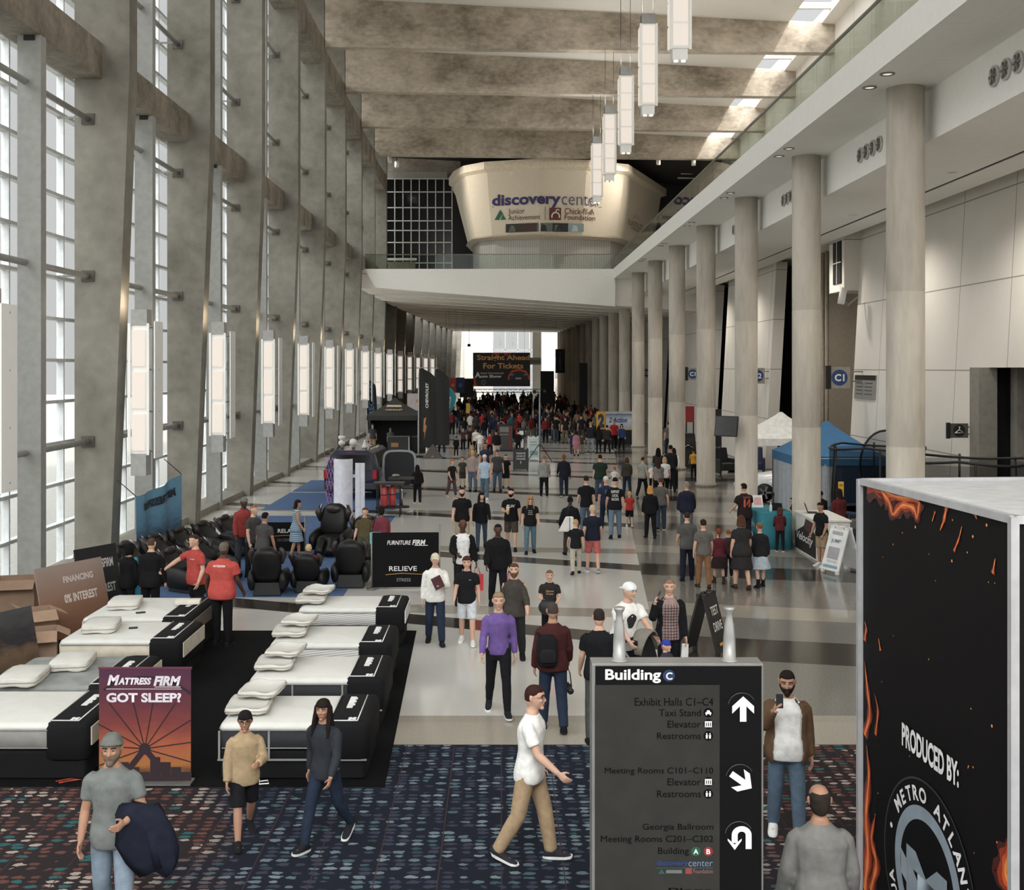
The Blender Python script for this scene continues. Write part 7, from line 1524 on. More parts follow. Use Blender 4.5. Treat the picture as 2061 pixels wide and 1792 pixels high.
pR = person('bearded man in a black t-shirt and beige shorts walking beside a dark haired woman', 930, 982, 1112, 0, walk(1, .5, width=1.1), (22, 22, 24), (150, 136, 116), SB, ('short', BRN), 'light', legs='shorts', beard=(44, 30, 24))
pS = person('woman with long dark hair in a black hoodie and ripped jeans', 969, 991, 1107, 4, walk(-1, .8, head=(20, 0)), (22, 22, 25), (56, 66, 78), SB, ('long', DBR), 'light', sleeve='long', legs='slim')
pT = person('bearded man in a black printed t-shirt holding a drink', 1029, 984, 1108, -6, walk(1, .6, arms=((-4, 9, 14, 0), (10, 12, 84, 34)), width=1.1, head=(-14, 0)), (22, 22, 24), (66, 56, 50), SB, ('short', (26, 20, 19)), 'light', legs='shorts', beard=(26, 20, 19))
pU = person('woman with sunglasses and long fair hair in a black t-shirt and jeans', 1067, 998, 1114, 3, walk(-1, .5, width=1.05), (24, 24, 26), (84, 104, 116), SB, ('long', (140, 108, 74)), 'light')
pV = person('person in a black coat with a white shoulder bag seen from behind', 1148, 1001, 1119, 186, walk(1, .7, arms=((6, 14, 20, 0), (10, 14, 20, 0))), (24, 24, 26), (50, 48, 44), SB, ('short', (20, 17, 16)), 'dark', sleeve='long', loose=.02, hem=-.13)
pW = person('fair haired boy in a black t-shirt and pale trousers seen from behind', 1159, 1047, 1156, 182, walk(-1, .7, child=.3), (24, 25, 27), (156, 150, 138), SB, ('short', (160, 128, 92)), 'light')
pX = person('grey haired man in a navy t-shirt and coral red shorts seen from behind', 1193, 1018, 1152, 180, walk(1, .6, width=1.1), (26, 29, 40), (158, 86, 84), ((120, 120, 122), (190, 190, 190)), ('short', (170, 150, 122)), 'light', legs='shorts')
person('man in a black t-shirt and jeans seen from behind, left of the white cap', 1180, 959, 1078, 178, walk(-1, .6), (22, 22, 25), JEAN, SB, ('short', BRN), 'light')
pY = person('man in a white cap and navy t-shirt with a teal print on the back', 1220, 960, 1072, 184, walk(1, .7), (38, 42, 62), DJEAN, SBW, ('cap', (188, 186, 182)), 'light')
pZ = person('man in a black cap and black t-shirt with white lettering on the back', 1238, 963, 1084, 176, walk(-1, .6, width=1.06), (22, 22, 25), (92, 106, 118), SB, ('cap', (24, 24, 26)), 'light')
person('small child in a red sleeveless top and black shorts', 1267, 991, 1061, 176, walk(1, .5, child=.9), (150, 48, 46), BLK, SW, ('short', (170, 130, 90)), 'light', legs='shorts')
person('heavy man in a dark green shirt walking away down the hall', 1208, 916, 1010, 181, walk(1, .6, width=1.25, belly=.03), (30, 44, 36), (58, 68, 82), SB, ('short', BRN), 'light', loose=.012)
person('toddler in white beside the heavy man in dark green', 1237, 941, 995, 170, walk(-1, .4, child=1.0), (196, 192, 188), (190, 186, 182), SW, ('short', (120, 88, 60)), 'light')
person('woman with auburn hair and a dark vest walking away', 1262, 922, 996, 182, walk(1, .6, width=1.1), (56, 52, 46), DJEAN, SB, ('bob', (74, 42, 30)), 'light', sleeve='long')
person('man in a pale grey t-shirt and black trousers looking to the right', 1293, 920, 1002, 150, walk(-1, .8), (128, 128, 122), BLK, SBW, ('short', (60, 40, 30)), 'light')
person('woman with black hair by the second far round column', 1325, 903, 982, 175, stand(), (44, 42, 42), BLK, SB, ('long', (20, 17, 16)), 'tan', sleeve='long')
person('child in a white t-shirt and teal hat', 1313, 934, 990, 176, stand(child=.6), WHT, BLK, SB, ('beanie', (46, 120, 134)), 'light')
person('woman with very long brown hair in a grey top', 1325, 926, 1006, 180, walk(1, .5), (110, 106, 100), BLK, SB, ('long', (52, 36, 28)), 'tan')
person('blonde woman in a white shirt walking away', 1338, 921, 998, 181, walk(-1, .6), (206, 204, 202), BLK, SB, ('bob', (166, 140, 104)), 'light', hem=-.13)
person('person in a white hooded top with a black backpack', 1350, 897, 990, 178, walk(1, .5), (30, 30, 34), BLK, SB, ('short', (20, 18, 18)), 'tan', sleeve='long')
person('person in a white top half hidden by the black backpack', 1356, 903, 984, 172, walk(-1, .4), (200, 198, 196), BLK, SB, ('bob', DBR), 'tan', sleeve='long')
person('woman with orange blonde hair in a long black coat seen from behind', 1309, 980, 1083, 181, walk(1, .4, width=1.05), (22, 22, 25), BLK, SB, ('bob', (172, 124, 66)), 'light', sleeve='long', loose=.02, hem=-.13)
person('man in a grey polo and dark jeans walking away beside the black coat', 1330, 963, 1068, 178, walk(-1, .6), (84, 82, 78), (52, 62, 76), SBW, ('short', (70, 52, 42)), 'light')
person('older man in a navy jacket walking away', 1382, 971, 1084, 176, walk(1, .4, width=1.12), (30, 32, 46), (72, 80, 88), SB, ('short', GRH), 'light', sleeve='long', loose=.02, hem=-.12)
person('man in a charcoal shirt and dark trousers at the left of the family group', 1383, 1033, 1168, 176, walk(-1, .4, width=1.08), (72, 71, 70), (26, 28, 38), SB, ('short', (48, 36, 30)), 'light', hem=-.12)
person('boy in a grey t-shirt and tan trousers walking beside the family', 1416, 1048, 1183, 178, walk(1, .4, child=.2), (84, 80, 76), (112, 82, 58), SBR, ('short', BRN), 'light')
person('girl with a red plait in a maroon top and dark skirt', 1447, 1067, 1174, 180, walk(1, .4, child=.4), (84, 38, 46), (44, 32, 34), SBR, ('tail', AUB), 'light', sleeve='long', legs='skirt')
person('small boy in dark clothes between the girl in maroon and the woman in black', 1466, 1068, 1162, 178, walk(-1, .4, child=.6), (52, 40, 42), (32, 34, 44), SBW, ('short', (120, 72, 48)), 'light', sleeve='long')
person('woman in a black knee length dress walking away with a girl', 1493, 1040, 1186, 184, walk(1, .5, width=1.1), (40, 38, 38), BLK, SBR, ('bob', (72, 48, 34)), 'light', legs='dress')
person('girl in a black jacket and pale blue skirt with dark boots', 1530, 1055, 1182, 190, walk(-1, .4, child=.3), (30, 30, 33), (150, 158, 168), SB, ('bun', (112, 80, 54)), 'light', sleeve='long', legs='skirt', loose=.012)
p14 = person('man in a black and orange number 14 jersey at the teal table', 1499, 975, 1102, 200, stand(arms=((14, 14, 40, 10), (14, 14, 40, 10)), width=1.06), (36, 28, 30), (30, 28, 36), SB, ('short', (30, 24, 22)), 'light', loose=.016, hem=-.13)
person('child in a maroon jacket with a white hood standing at the teal table', 1570, 1024, 1110, 172, stand(child=.5, arms=((14, 8, 40, 10), (14, 8, 40, 10))), (74, 32, 36), BLK, SBW, ('bob', (76, 42, 34)), 'tan', sleeve='long', legs='slim')
person('person in black leaning behind the teal table', 1600, 1003, 1078, 250, stand(lean=10, arms=((30, 10, 50, 10), (30, 10, 50, 10))), (34, 34, 36), BLK, SB, ('short', DBR), 'light')
person('young man in a black t-shirt and khaki shorts beside the JUMP board', 1654, 1013, 1140, -62, stand(arms=((4, 9, 24, 10), (4, 9, 24, 10)), head=(0, 10)), (24, 24, 26), (140, 122, 98), SW, ('short', (26, 21, 20)), 'tan', legs='shorts')
person('person in a dark red jacket by the net enclosure behind the young man', 1690, 986, 1104, 200, stand(), (80, 34, 34), BLK, SB, ('bob', (30, 22, 20)), 'tan', sleeve='long')
person('person in a black striped top beside the round column', 1653, 990, 1086, 190, stand(), (30, 30, 32), BLK, SB, ('short', DBR), 'tan', sleeve='long')
person('man in a grey sweater and black trousers walking away mid hall', 1095, 918, 1001, 178, walk(1, .5), (124, 124, 120), BLK, SBW, ('short', (130, 100, 76)), 'light', sleeve='long')
person('tall bald man in black walking away mid hall', 1135, 914, 1001, 181, walk(-1, .8, width=1.08), (26, 28, 36), (34, 38, 50), SBW, ('bald', BLK), 'brown', sleeve='long')
person('woman in black with long dark hair walking away left of the hall', 840, 937, 1013, 182, walk(1, .4, width=1.1), (20, 20, 23), (22, 22, 26), SBW, ('long', (28, 18, 18)), 'tan', sleeve='long', loose=.012)
# --- group near the middle
person('girl in a black top and flowered trousers at the left of the group', 909, 926, 1001, 40, walk(1, .6, child=.5), (30, 29, 30), (74, 54, 56), ((160, 130, 120), (170, 150, 140)), ('curly', (140, 100, 66)), 'light')
person('boy in a grey t-shirt and grey shorts beside the flowered trousers', 931, 921, 981, 0, walk(-1, .3, child=.6), (62, 60, 58), (56, 55, 54), SB, ('short', DBR), 'light', legs='shorts')
person('man in a yellow cap and pinkish grey shirt in the group', 952, 908, 989, -8, stand(), (140, 126, 122), (84, 92, 104), SB, ('cap', (176, 138, 64)), 'light', sleeve='long')
person('man in a white cap and light blue t-shirt in the group', 976, 916, 1006, -14, walk(1, .5), (152, 170, 184), (74, 92, 106), SW, ('cap', (196, 192, 188)), 'light')
person('heavy man in a dark grey shirt and cap in the group', 1001, 906, 988, 6, stand(width=1.22, belly=.04), (58, 58, 60), (70, 84, 98), SB, ('cap', (60, 58, 58)), 'light', hem=-.12)
person('man in a navy t-shirt with a red print behind the group', 977, 892, 972, 0, stand(), (44, 48, 62), JEAN, SB, ('short', DBR), 'tan')
person('woman with blonde hair behind the yellow cap', 950, 897, 970, 6, stand(), (120, 104, 84), JEAN, SB, ('bob', (150, 118, 84)), 'light', sleeve='long')
person('boy in a black t-shirt with a white tick and black shorts', 1018, 916, 983, 4, walk(1, .4, child=.4), (22, 22, 25), (24, 24, 27), ((26, 26, 28), (30, 30, 30)), ('short', (40, 28, 24)), 'light', legs='shorts')
# --- the stands on the left
pR1 = person('man in a red polo shirt seen from behind beside the furthest left hand bed', 447, 1095, 1300, 168, stand(arms=((-4, 20, 26, 0), (2, 14, 30, 0)), width=1.2, lean=5), (158, 68, 62), (18, 18, 20), SB, ('buzz', (92, 84, 76)), 'dark', hem=-.14, loose=.02)
pR2 = person('man in a red polo shirt reaching out his arm beside the massage chairs', 396, 1078, 1264, -40, stand(arms=((0, 12, 30, 0), (40, 42, 12, 0)), width=1.08, belly=.03), (152, 64, 60), (20, 20, 22), SB, ('short', (52, 40, 34)), 'light', hem=-.10)
person('man in black with close cropped hair seen from behind by the window', 303, 1086, 1264, 172, stand(width=1.12), (20, 20, 22), (18, 18, 20), SB, ('buzz', (70, 54, 46)), 'light', sleeve='long', hem=-.13, loose=.015)
person('person in a black hooded top at the concrete fin by the window', 257, 1098, 1258, 150, stand(arms=((20, 10, 60, 20), (4, 9, 14, 0))), (19, 19, 21), (18, 18, 20), SB, ('hood', (18, 18, 20)), 'tan', sleeve='long', hem=-.13, loose=.02)
person('man in a red sweater and grey cap by the window massage chairs', 489, 1003, 1152, 40, stand(width=1.06), (124, 52, 48), (50, 52, 58), SB, ('cap', (96, 96, 92)), 'dark', sleeve='long', loose=.012)
person('bald man in a grey striped shirt at the massage chairs', 508, 1019, 1162, 60, stand(), (60, 58, 58), BLK, SB, ('buzz', (120, 90, 76)), 'light')
person('dark haired man in a grey shirt with a white stripe seen from behind', 528, 1034, 1176, 160, stand(lean=10), (64, 62, 62), BLK, SB, ('short', (22, 19, 18)), 'tan')
M_TIE = stripes('tie_dye_cloth', (.06, .13, .20), (.36, .44, .48), 5.5, .05)
person('woman in a blue tie dyed dress by the RELAX banner', 596, 1008, 1122, 100, walk(1, .4, head=(-30, 0)), (80, 110, 130), BLK, SBR, ('bob', (30, 20, 20)), 'tan', sleeve='none', legs='dress', tmat=M_TIE)
pMar = person('woman in a maroon top with a teal bag behind the FURNITUREFIRM banner', 768, 1022, 1150, 200, walk(1, .5), (104, 50, 58), DJEAN, SB, ('curly', (28, 20, 20)), 'brown', sleeve='long')
person('seated child with blond hair and a red top in a massage chair', 0, 0, 0, 182, Pose(legs=((82, 80), (82, 80)), arms=((20, 10, 40, 0), (20, 10, 40, 0)), lean=-14, child=.5, sit=.60), (150, 50, 56), DJEAN, SB, ('short', (168, 146, 110)), 'light', H=1.3, fixed=(-4.27, 24.92, .012))
person('person with brown hair reclining in the massage chair behind the banner', 0, 0, 0, 4, Pose(legs=((72, 60), (72, 60)), arms=((20, 10, 40, 0), (20, 10, 40, 0)), lean=-24, sit=.56), (74, 66, 46), (60, 60, 50), SB, ('short', (72, 56, 42)), 'light', H=1.7, fixed=(-3.55, 29.08, .012))
person('man in a dark t-shirt and beige shorts at the counter under the black tent', 750, 854, 912, 186, stand(), (56, 60, 62), (138, 118, 92), SB, ('cap', (80, 78, 74)), 'light', legs='shorts', vox=.028)
person('grey haired man in grey leaning on the counter under the black tent', 785, 862, 912, 176, stand(lean=12), (92, 90, 86), DGREY, SB, ('short', GRH), 'light', vox=.028)
person('man in dark clothes standing right of the tall black flags', 889, 850, 910, 200, walk(1, .4), (34, 32, 36), DJEAN, SB, ('short', (90, 62, 48)), 'tan', vox=.028)
# --- middle distance
MID = [(918, 879, 919, 182, (24, 23, 25), BLK, 'short', DBR, 'long', 'pants', 'person in black with hands forward left of the white shirts'), (957, 862, 912, 176, (206, 205, 202), BLK, 'short', BRN, 'short', 'pants', 'man in a white t-shirt left of another in white'),
 (966, 868, 918, 184, (206, 205, 203), (190, 188, 184), 'short', (24, 20, 20), 'short', 'pants', 'man all in white walking down the hall'), (986, 870, 918, 190, (150, 44, 48), BLK, 'short', DBR, 'short', 'pants', 'person in a bright red top beside the grey kiosk'),
 (999, 866, 926, 178, (24, 23, 25), (170, 160, 150), 'short', (22, 18, 18), 'long', 'shorts', 'person in a black top and pale shorts beside the kiosk'), (1043, 866, 916, 180, (26, 25, 28), BLK, 'short', DBR, 'long', 'slim', 'woman in black walking away between the kiosks and the tripod'),
 (1152, 868, 916, 186, (34, 44, 84), (40, 48, 72), 'short', DBR, 'short', 'pants', 'man in a bright blue shirt walking away'), (1160, 868, 918, 178, (150, 104, 112), (140, 100, 104), 'bob', (30, 22, 22), 'short', 'dress', 'girl in a pink flowered dress'),
 (1171, 874, 914, 182, (56, 54, 52), (120, 116, 110), 'short', BRN, 'short', 'pants', 'boy in grey beside the pink dress'), (1189, 850, 913, 184, (36, 36, 40), (120, 130, 138), 'short', (130, 118, 104), 'long', 'pants', 'person in a black top and pale jeans with a white hat'),
 (1205, 858, 913, 178, (26, 25, 27), BLK, 'long', (30, 22, 22), 'long', 'slim', 'woman in black with long hair left of a man in brown'), (1222, 856, 913, 182, (46, 42, 42), BLK, 'short', DBR, 'long', 'pants', 'man in a dark brown top and black trousers'),
 (1236, 845, 906, 6, (140, 40, 44), BLK, 'short', DBR, 'short', 'pants', 'man in a red t-shirt facing the camera by the yellow stall'), (1251, 854, 907, 2, (44, 62, 98), BLK, 'bob', (40, 30, 26), 'long', 'pants', 'woman in a blue sweatshirt with a teal bag facing the camera'),
 (1200, 829, 885, 182, (96, 92, 84), DGREY, 'short', BRN, 'short', 'pants', 'man in an olive shirt near the stall'), (1170, 834, 892, 186, (34, 36, 48), (70, 64, 58), 'short', DBR, 'short', 'pants', 'man in a dark blue shirt walking away near the far columns'),
 (1045, 830, 872, 182, (190, 72, 60), BLK, 'short', DBR, 'short', 'pants', 'person in a bright orange red shirt in the far crowd'), (1138, 838, 893, 180, (30, 29, 32), (96, 88, 70), 'short', DBR, 'short', 'pants', 'man in black and khaki walking away'),
 (1119, 836, 891, 184, (28, 28, 30), (70, 78, 88), 'short', BRN, 'short', 'pants', 'man in black and jeans walking away near the pole'), (1098, 838, 890, 176, (100, 34, 36), BLK, 'short', DBR, 'long', 'pants', 'person in a dark red coat near the pole'),
 (1396, 905, 962, 176, (176, 128, 44), BLK, 'short', DBR, 'short', 'pants', 'person in a yellow jersey between the round columns'), (1346, 850, 915, 182, (90, 88, 86), DJEAN, 'short', DBR, 'short', 'pants', 'person in grey behind the second round column'),
 (932, 862, 906, 10, (70, 52, 50), BLK, 'short', BRN, 'short', 'pants', 'woman in a brown top near the left flags'), (1003, 848, 892, 0, (64, 34, 36), BLK, 'bob', BRN, 'long', 'pants', 'woman in a wine red top facing the camera'), (946, 860, 905, 0, (56, 38, 36), BLK, 'short', DBR, 'short', 'pants', 'person in dark brown in front of the far crowd')]
for i, (x, yh, yf, hd, c1, c2, hs, hc, sl, lg, lb) in enumerate(MID):
    person(lb, x, yh, yf, hd, walk(1 if i % 2 else -1, .5 + .1 * (i % 4)), c1, c2, SB if i % 3 else SBW, (hs, hc), 'tan' if i % 4 == 0 else 'light', sleeve=sl, legs=lg, vox=.03)
# --- the far crowd: small figures, each one its own object
def crowd_mesh(ph, sk, long_sl, hairlong, hand_up):
    p = walk(ph, .6) if ph else stand(); m = MB(); n = 8
    m.loft(p.torso(-.10, .565, .02, n=10), 1)
    m.tube([p.neck - Z_ * .02, p.hc - Z_ * .06], .055, n, 0); m.ball(p.hc, (.078, .095, .125), 5, 0); m.ball(p.hc + Vector((0, .018, .03)), (.085, .098, .105), 5, 3)
    if hairlong: m.tube([p.hc + Vector((0, .05, .05)), p.hc + Vector((0, .08, -.1)), p.hc + Vector((0, .10, -.26))], [.07, .09, .05], n, 3)
    for i, a in enumerate(p.arm):
        m.tube([a[0] - X_ * (.04 if i == 0 else -.04), a[1]] + ([a[1].lerp(a[2], 1)] if long_sl else []), [.07, .055] + ([.042] if long_sl else []), n, 1); m.tube([a[1], a[2], a[2] + a[3] * .16], [.045, .03, .03], n, 0)
    m.loft(p.torso(-.125, .05, .012, n=10), 2)
    for l in p.leg: m.tube([l[0] + Z_ * .03, l[1], l[2]], [.10, .075, .058], n, 2); foot(m, l, up=4, sole=4)
    return m.mesh('person')
PROTO = [crowd_mesh(ph, 0, ls, hl, 0) for ph, ls, hl in ((1, 1, 0), (-1, 0, 0), (0, 1, 0), (1, 0, 1), (-1, 1, 1), (0, 0, 0))]
for me in PROTO:
    for c in range(5): me.materials.append(M_BLACK)
CTOP = [('black', (22, 22, 24)), ('dark grey', (46, 45, 46)), ('navy', (32, 36, 54)), ('dark red', (92, 36, 38)), ('brown', (66, 48, 40)), ('white', (190, 188, 184)), ('grey', (104, 102, 98)), ('maroon', (70, 30, 36)), ('olive', (66, 64, 46)), ('teal', (40, 78, 84)), ('bright red', (156, 48, 46)), ('tan', (130, 108, 84))]
WT = [24, 14, 10, 10, 8, 6, 7, 7, 4, 3, 3, 5]
CBOT = [(24, 24, 27), (34, 40, 54), (60, 72, 88), (30, 30, 32), (90, 82, 70)]
rc = random.Random(11); seen = [(q.root.location.x, q.root.location.y) for q in PEOPLE]; used = {}
for i in range(235):
    for _ in range(40):
        Y = rc.choice([rc.uniform(74, 96), rc.uniform(92, 125), rc.uniform(110, 165)]); lo = 905 + max(0, (Y - 80) * .35); hi = 1215 - max(0, (Y - 78) * .75)
        x = rc.uniform(lo, hi); X = (x - CX) * Y / FPX
        if abs(X - XR) < .7 or any(a - .5 < X < b + .5 and c - .6 < Y < d + .6 for a, b, c, d in ((3.7, 5.5, 109.5, 110.5), (7.0, 8.3, 103.5, 104.5), (-4.2, -2.2, 103.5, 104.5), (-6.3, -4.2, 91.5, 92.5), (6.0, 8.8, 72, 73.2), (-3, -2.2, 89.6, 90.4), (-5.2, -3.4, 79.5, 80.5))) or (abs(X - .3) < .9 and 65 < Y < 68.5): continue
        if all((X - a) ** 2 + (Y - b) ** 2 > .55 for a, b in seen): break
    seen.append((X, Y)); nm, c = rc.choices(CTOP, WT)[0]; me = rc.choice(PROTO); away = rc.random() < .62
    ht = rc.gauss(1.71, .08) if rc.random() > .12 else rc.uniform(1.2, 1.45); s = ht / 1.75
    o = bpy.data.objects.new('person', me); COL.objects.link(o); o.location = (X, Y, 0); o.scale = (s * rc.uniform(.95, 1.12),) * 2 + (s,); o.rotation_euler = (0, 0, R((180 if away else 0) + rc.uniform(-30, 30)))
    cols = [skinmat(rc.choice(['light', 'tan', 'tan', 'brown', 'dark'])), cloth(c), cloth(rc.choice(CBOT)), cloth(rc.choice([DBR, (20, 17, 16), BRN, (96, 72, 52), BLK])), cloth(rc.choice([(24, 24, 26), (24, 24, 26), (180, 180, 178)]))]
    for q, mm in enumerate(cols): o.material_slots[q].link = 'OBJECT'; o.material_slots[q].material = mm
    if Y < 92: zone = 'front of far crowd'
    elif Y < 125: zone = 'middle of far crowd'
    else: zone = 'deep in far crowd'
    side = 'on the left' if x < 985 else 'in the centre' if x < 1075 else 'on the right'
    tag(o, 'tiny person in %s %s, %s, %s' % (nm, 'walking away' if away else 'facing us', zone, side), 'person', 'people in %s %s %s' % (nm, 'walking away' if away else 'coming forward', zone + ' ' + side))
finish_people()
# prints on shirts
shirt_text(pT, 'FLIX', (196, 192, 186), .075, .26, up=.36, shear=.3); shirt_text(pZ, 'SUPPORT\nLOCAL\nRACING', (180, 180, 180), .30, .24, back=True, up=.33)
shirt_text(p14, '14', (176, 80, 60), .22, .22, back=True, up=.30, bold=.06); shirt_text(p14, 'DALTON', (150, 70, 56), .05, .22, back=True, up=.455)
shirt_text(pY, 'O', (70, 130, 150), .13, .12, back=True, up=.36); shirt_text(pR1, 'MATTRESSFIRM', (200, 190, 188), .035, .22, back=True, up=.44, shear=.2); shirt_text(pR2, 'MATTRESSFIRM', (200, 190, 188), .022, .11, up=.40, side=.07)
shirt_text(pM, 'Game\nCrew', (150, 120, 76), .12, .19, up=.34); shirt_text(pU, 'love\nyour\ncrew', (150, 144, 138), .15, .15, up=.34); shirt_text(pO, 'SURF', (170, 168, 165), .014, .045, up=.40, side=.07)
def face_print(o, right, up, warp, m, root):
    v = []; 
    for i in range(24): a = 2 * PI * i / 24; v.append(warp(o + right * .075 * math.cos(a) * (1 + .2 * math.sin(3 * a)) + up * (.11 * math.sin(a) - .03)))
    MB().add(v, [tuple(range(24))]).build('print', m, root)
shirt_text(pK, face_print, (30, 29, 30), 0, up=.36)
# checked and plaid cloth as thin lines laid on the garment
def check(pp, names, rgb, back, n=6, du=.05):
    p = pp.pose; d = p.fw if not back else -p.fw; m = mat(rgb, .9)
    c = [c for c in pp.root.children if c.name.split('.')[0] in names][0]; t = BVHTree.FromPolygons([v.co for v in c.data.vertices], [q.vertices for q in c.data.polygons]); b = MB()
    def w(q): h = t.ray_cast(q + d * .7, -d); return h[0] + d * .004 if h[0] is not None else None
    lines = [[p.at(-.08 + .05 * j) + X_ * (du * i) for j in range(12)] for i in range(-n, n + 1)] + [[p.at(-.08 + du * j) + X_ * (.04 * i) for i in range(-int(n * du / .04), int(n * du / .04) + 1)] for j in range(12)]
    for L in lines:
        seg = [w(q) for q in L]; run = []
        for q in seg + [None]:
            if q is None:
                if len(run) > 1: b.tube(run, .0045, 4)
                run = []
            else: run.append(q)
    if b.v: b.build('check_print', m, pp.root)
check(pL, ('shirt',), (44, 32, 40), False, 3, .045)
# ---------------------------------------------------------------- things people carry
def item(name, label, cat, loc, rz=0): return thing(name, label, cat, loc, R(rz))
h = W_(pA, pA.pose.arm[0][2]); e = W_(pA, pA.pose.arm[0][1])
t = item('folded_jacket', 'dark navy jacket hanging over the arm of the man in the beanie', 'jacket', (0, 0, 0)); m = MB(); mid = h.lerp(e, .45); n = 16; rings = []
for f, hw, th in ((0, .16, .05), (.12, .20, .075), (.35, .23, .08), (.6, .26, .07), (.8, .24, .05), (.95, .16, .03)):
    c = mid + Vector((.05 + .16 * f, -.0 - .03 * f, .085 - .60 * f)); rings.append([c + Vector((math.cos(2 * PI * j / n) * hw * (1 + .14 * math.sin(j * 2.2 + f * 5)), math.sin(2 * PI * j / n) * th * (1 + .3 * math.sin(j * 3.1)), .03 * math.sin(j * 1.7))) for j in range(n)])
m.loft(rings); m.build('cloth', cloth((24, 27, 38)), t); MB().tube([mid + Vector((.18, -.05, -.1)), mid + Vector((.24, -.06, -.42))], [.055, .04], 10).build('sleeve', cloth((24, 27, 38)), t)
def phone(label, pp, arm, off, rz, tilt=0): p = W_(pp, pp.pose.arm[arm][4] + Vector(off)); t = item('phone', label, 'phone', p, rz); t.rotation_euler = (R(tilt), 0, R(rz)); MB().box(-.038, .038, -.005, .005, -.07, .08).build('case', mat((60, 60, 64), .3, .4), t, .004); MB().box(-.034, .034, .005, .007, -.06, .07).build('screen', M_CGL, t); return t
phone('silver phone held up by the man in the brown jacket', pE, 1, (.0, -.01, .05), 0); phone('dark phone held to the ear of the man in the blazer', pL, 1, (.01, 0, .03), 60, 20)
t = item('papers', 'white folded papers held low by the man in the blazer', 'papers', W_(pL, pL.pose.arm[0][4]) - Z_ * .09, 30); MB().hexa([(-.07, -.01, -.12), (.06, -.01, -.14), (.06, .01, -.14), (-.07, .01, -.12)], [(-.05, -.006, .1), (.07, -.006, .08), (.07, .006, .08), (-.05, .006, .1)]).build('sheets', mat((190, 190, 188), .7), t)
p = W_(pI, pI.pose.arm[1][4]); t = item('camera', 'black camera hanging from the hand of the man in plaid', 'camera', p + Vector((.0, .0, -.33)), 20); MB().box(-.07, .07, -.035, .035, -.05, .05).box(-.03, .03, -.03, .03, .05, .08).build('body', M_BLACK, t, .01); MB().tube([(0, -.03, 0), (0, -.15, -.01)], [.04, .045], 14).build('lens', mat((32, 32, 34), .3), t); MB().tube([(-.07, 0, .04), (-.04, 0, .2), (0, 0, .33), (.05, 0, .2), (.07, 0, .04)], .008, 5).build('strap', M_BLACK, t)
def backpack(label, pp, rgb, w=.28, h=.42, d=.15, up=.30, side=0, gap=.125):
    p = pp.pose; c = p.at(up) - p.fw * (gap + d / 2) + X_ * side; t = item('backpack', label, 'backpack', W_(pp, c), 0); t.rotation_euler = (0, 0, pp.root.rotation_euler.z); t.scale = pp.root.scale; rings = []
    for f, k in ((0, .8), (.08, .98), (.5, 1.05), (.85, .95), (1, .6)):
        rings.append([(w / 2 * k * math.copysign(abs(math.cos(2 * PI * j / 20)) ** .5, math.cos(2 * PI * j / 20)), d / 2 * k * math.copysign(abs(math.sin(2 * PI * j / 20)) ** .6, math.sin(2 * PI * j / 20)), h * (f - .5)) for j in range(20)])
    MB().loft(rings).build('main_pouch', cloth(rgb), t); MB().loft([[(x * .8, d * .5 + y * .4 , z * .45 - h * .14) for x, y, z in r] for r in rings]).build('front_pocket', cloth(tuple(v + 6 for v in rgb)), t)
    for s_ in (-1, 1): MB().tube([(s_ * .09, -d / 2, h * .42), (s_ * .12, -d / 2 - .06, h * .5), (s_ * .12, -d / 2 - .10, h * .47)], .018, 6).build('strap', cloth(rgb), t)
backpack('black backpack slung on the back of the man in dark red plaid', pI, (22, 22, 24), side=.10, up=.22)
p = W_(pV, pV.pose.at(.05)) + Vector((-.10, -.28, .0)); t = item('shoulder_bag', 'white shoulder bag on the back of the person in the black coat', 'bag', p, 4); MB().hexa([(-.24, -.07, -.18), (.20, -.07, -.18), (.20, .05, -.18), (-.24, .05, -.18)], [(-.04, -.05, .22), (.16, -.05, .22), (.16, .03, .22), (-.04, .03, .22)]).build('pouch', mat((198, 196, 190), .6), t, .03); MB().box(.05, .065, -.075, -.06, -.17, .2).build('strap', mat((60, 58, 56), .6), t); MB().tube([(0, -.0, .2), (.06, .08, .5), (.14, .15, .62)], .014, 6).build('strap', M_BLACK, t)
for pp, ar, l in ((pP, 0, 'red shopping bag carried by the man in the open black jacket'), (pQ, 0, 'red shopping bag carried by the man in the black sweater')):
    p = W_(pp, pp.pose.arm[ar][4]); t = item('shopping_bag', l, 'bag', p + Vector((.03, .0, -.34)), 10); MB().hexa([(-.13, -.05, -.16), (.13, -.05, -.16), (.13, .05, -.16), (-.13, .05, -.16)], [(-.14, -.02, .18), (.14, -.02, .18), (.14, .02, .18), (-.14, .02, .18)]).build('sack', mat((170, 40, 46), .5), t); MB().tube([(-.07, 0, .18), (-.03, 0, .32), (.03, 0, .32), (.07, 0, .18)], .008, 5).build('handle', mat((170, 40, 46), .5), t)
p = W_(pT, pT.pose.arm[1][4]); t = item('drink_cup', 'iced drink cup held by the man in the printed black t-shirt', 'cup', p - Z_ * .05, 0); MB().lathe([(.032, -.02), (.045, .14)], (0, 0, 0), 14).build('cup', mat((186, 150, 96), .3), t); MB().lathe([(.047, .14), (.04, .175), (.01, .18)], (0, 0, 0), 14).build('lid', mat((205, 200, 192), .3), t)
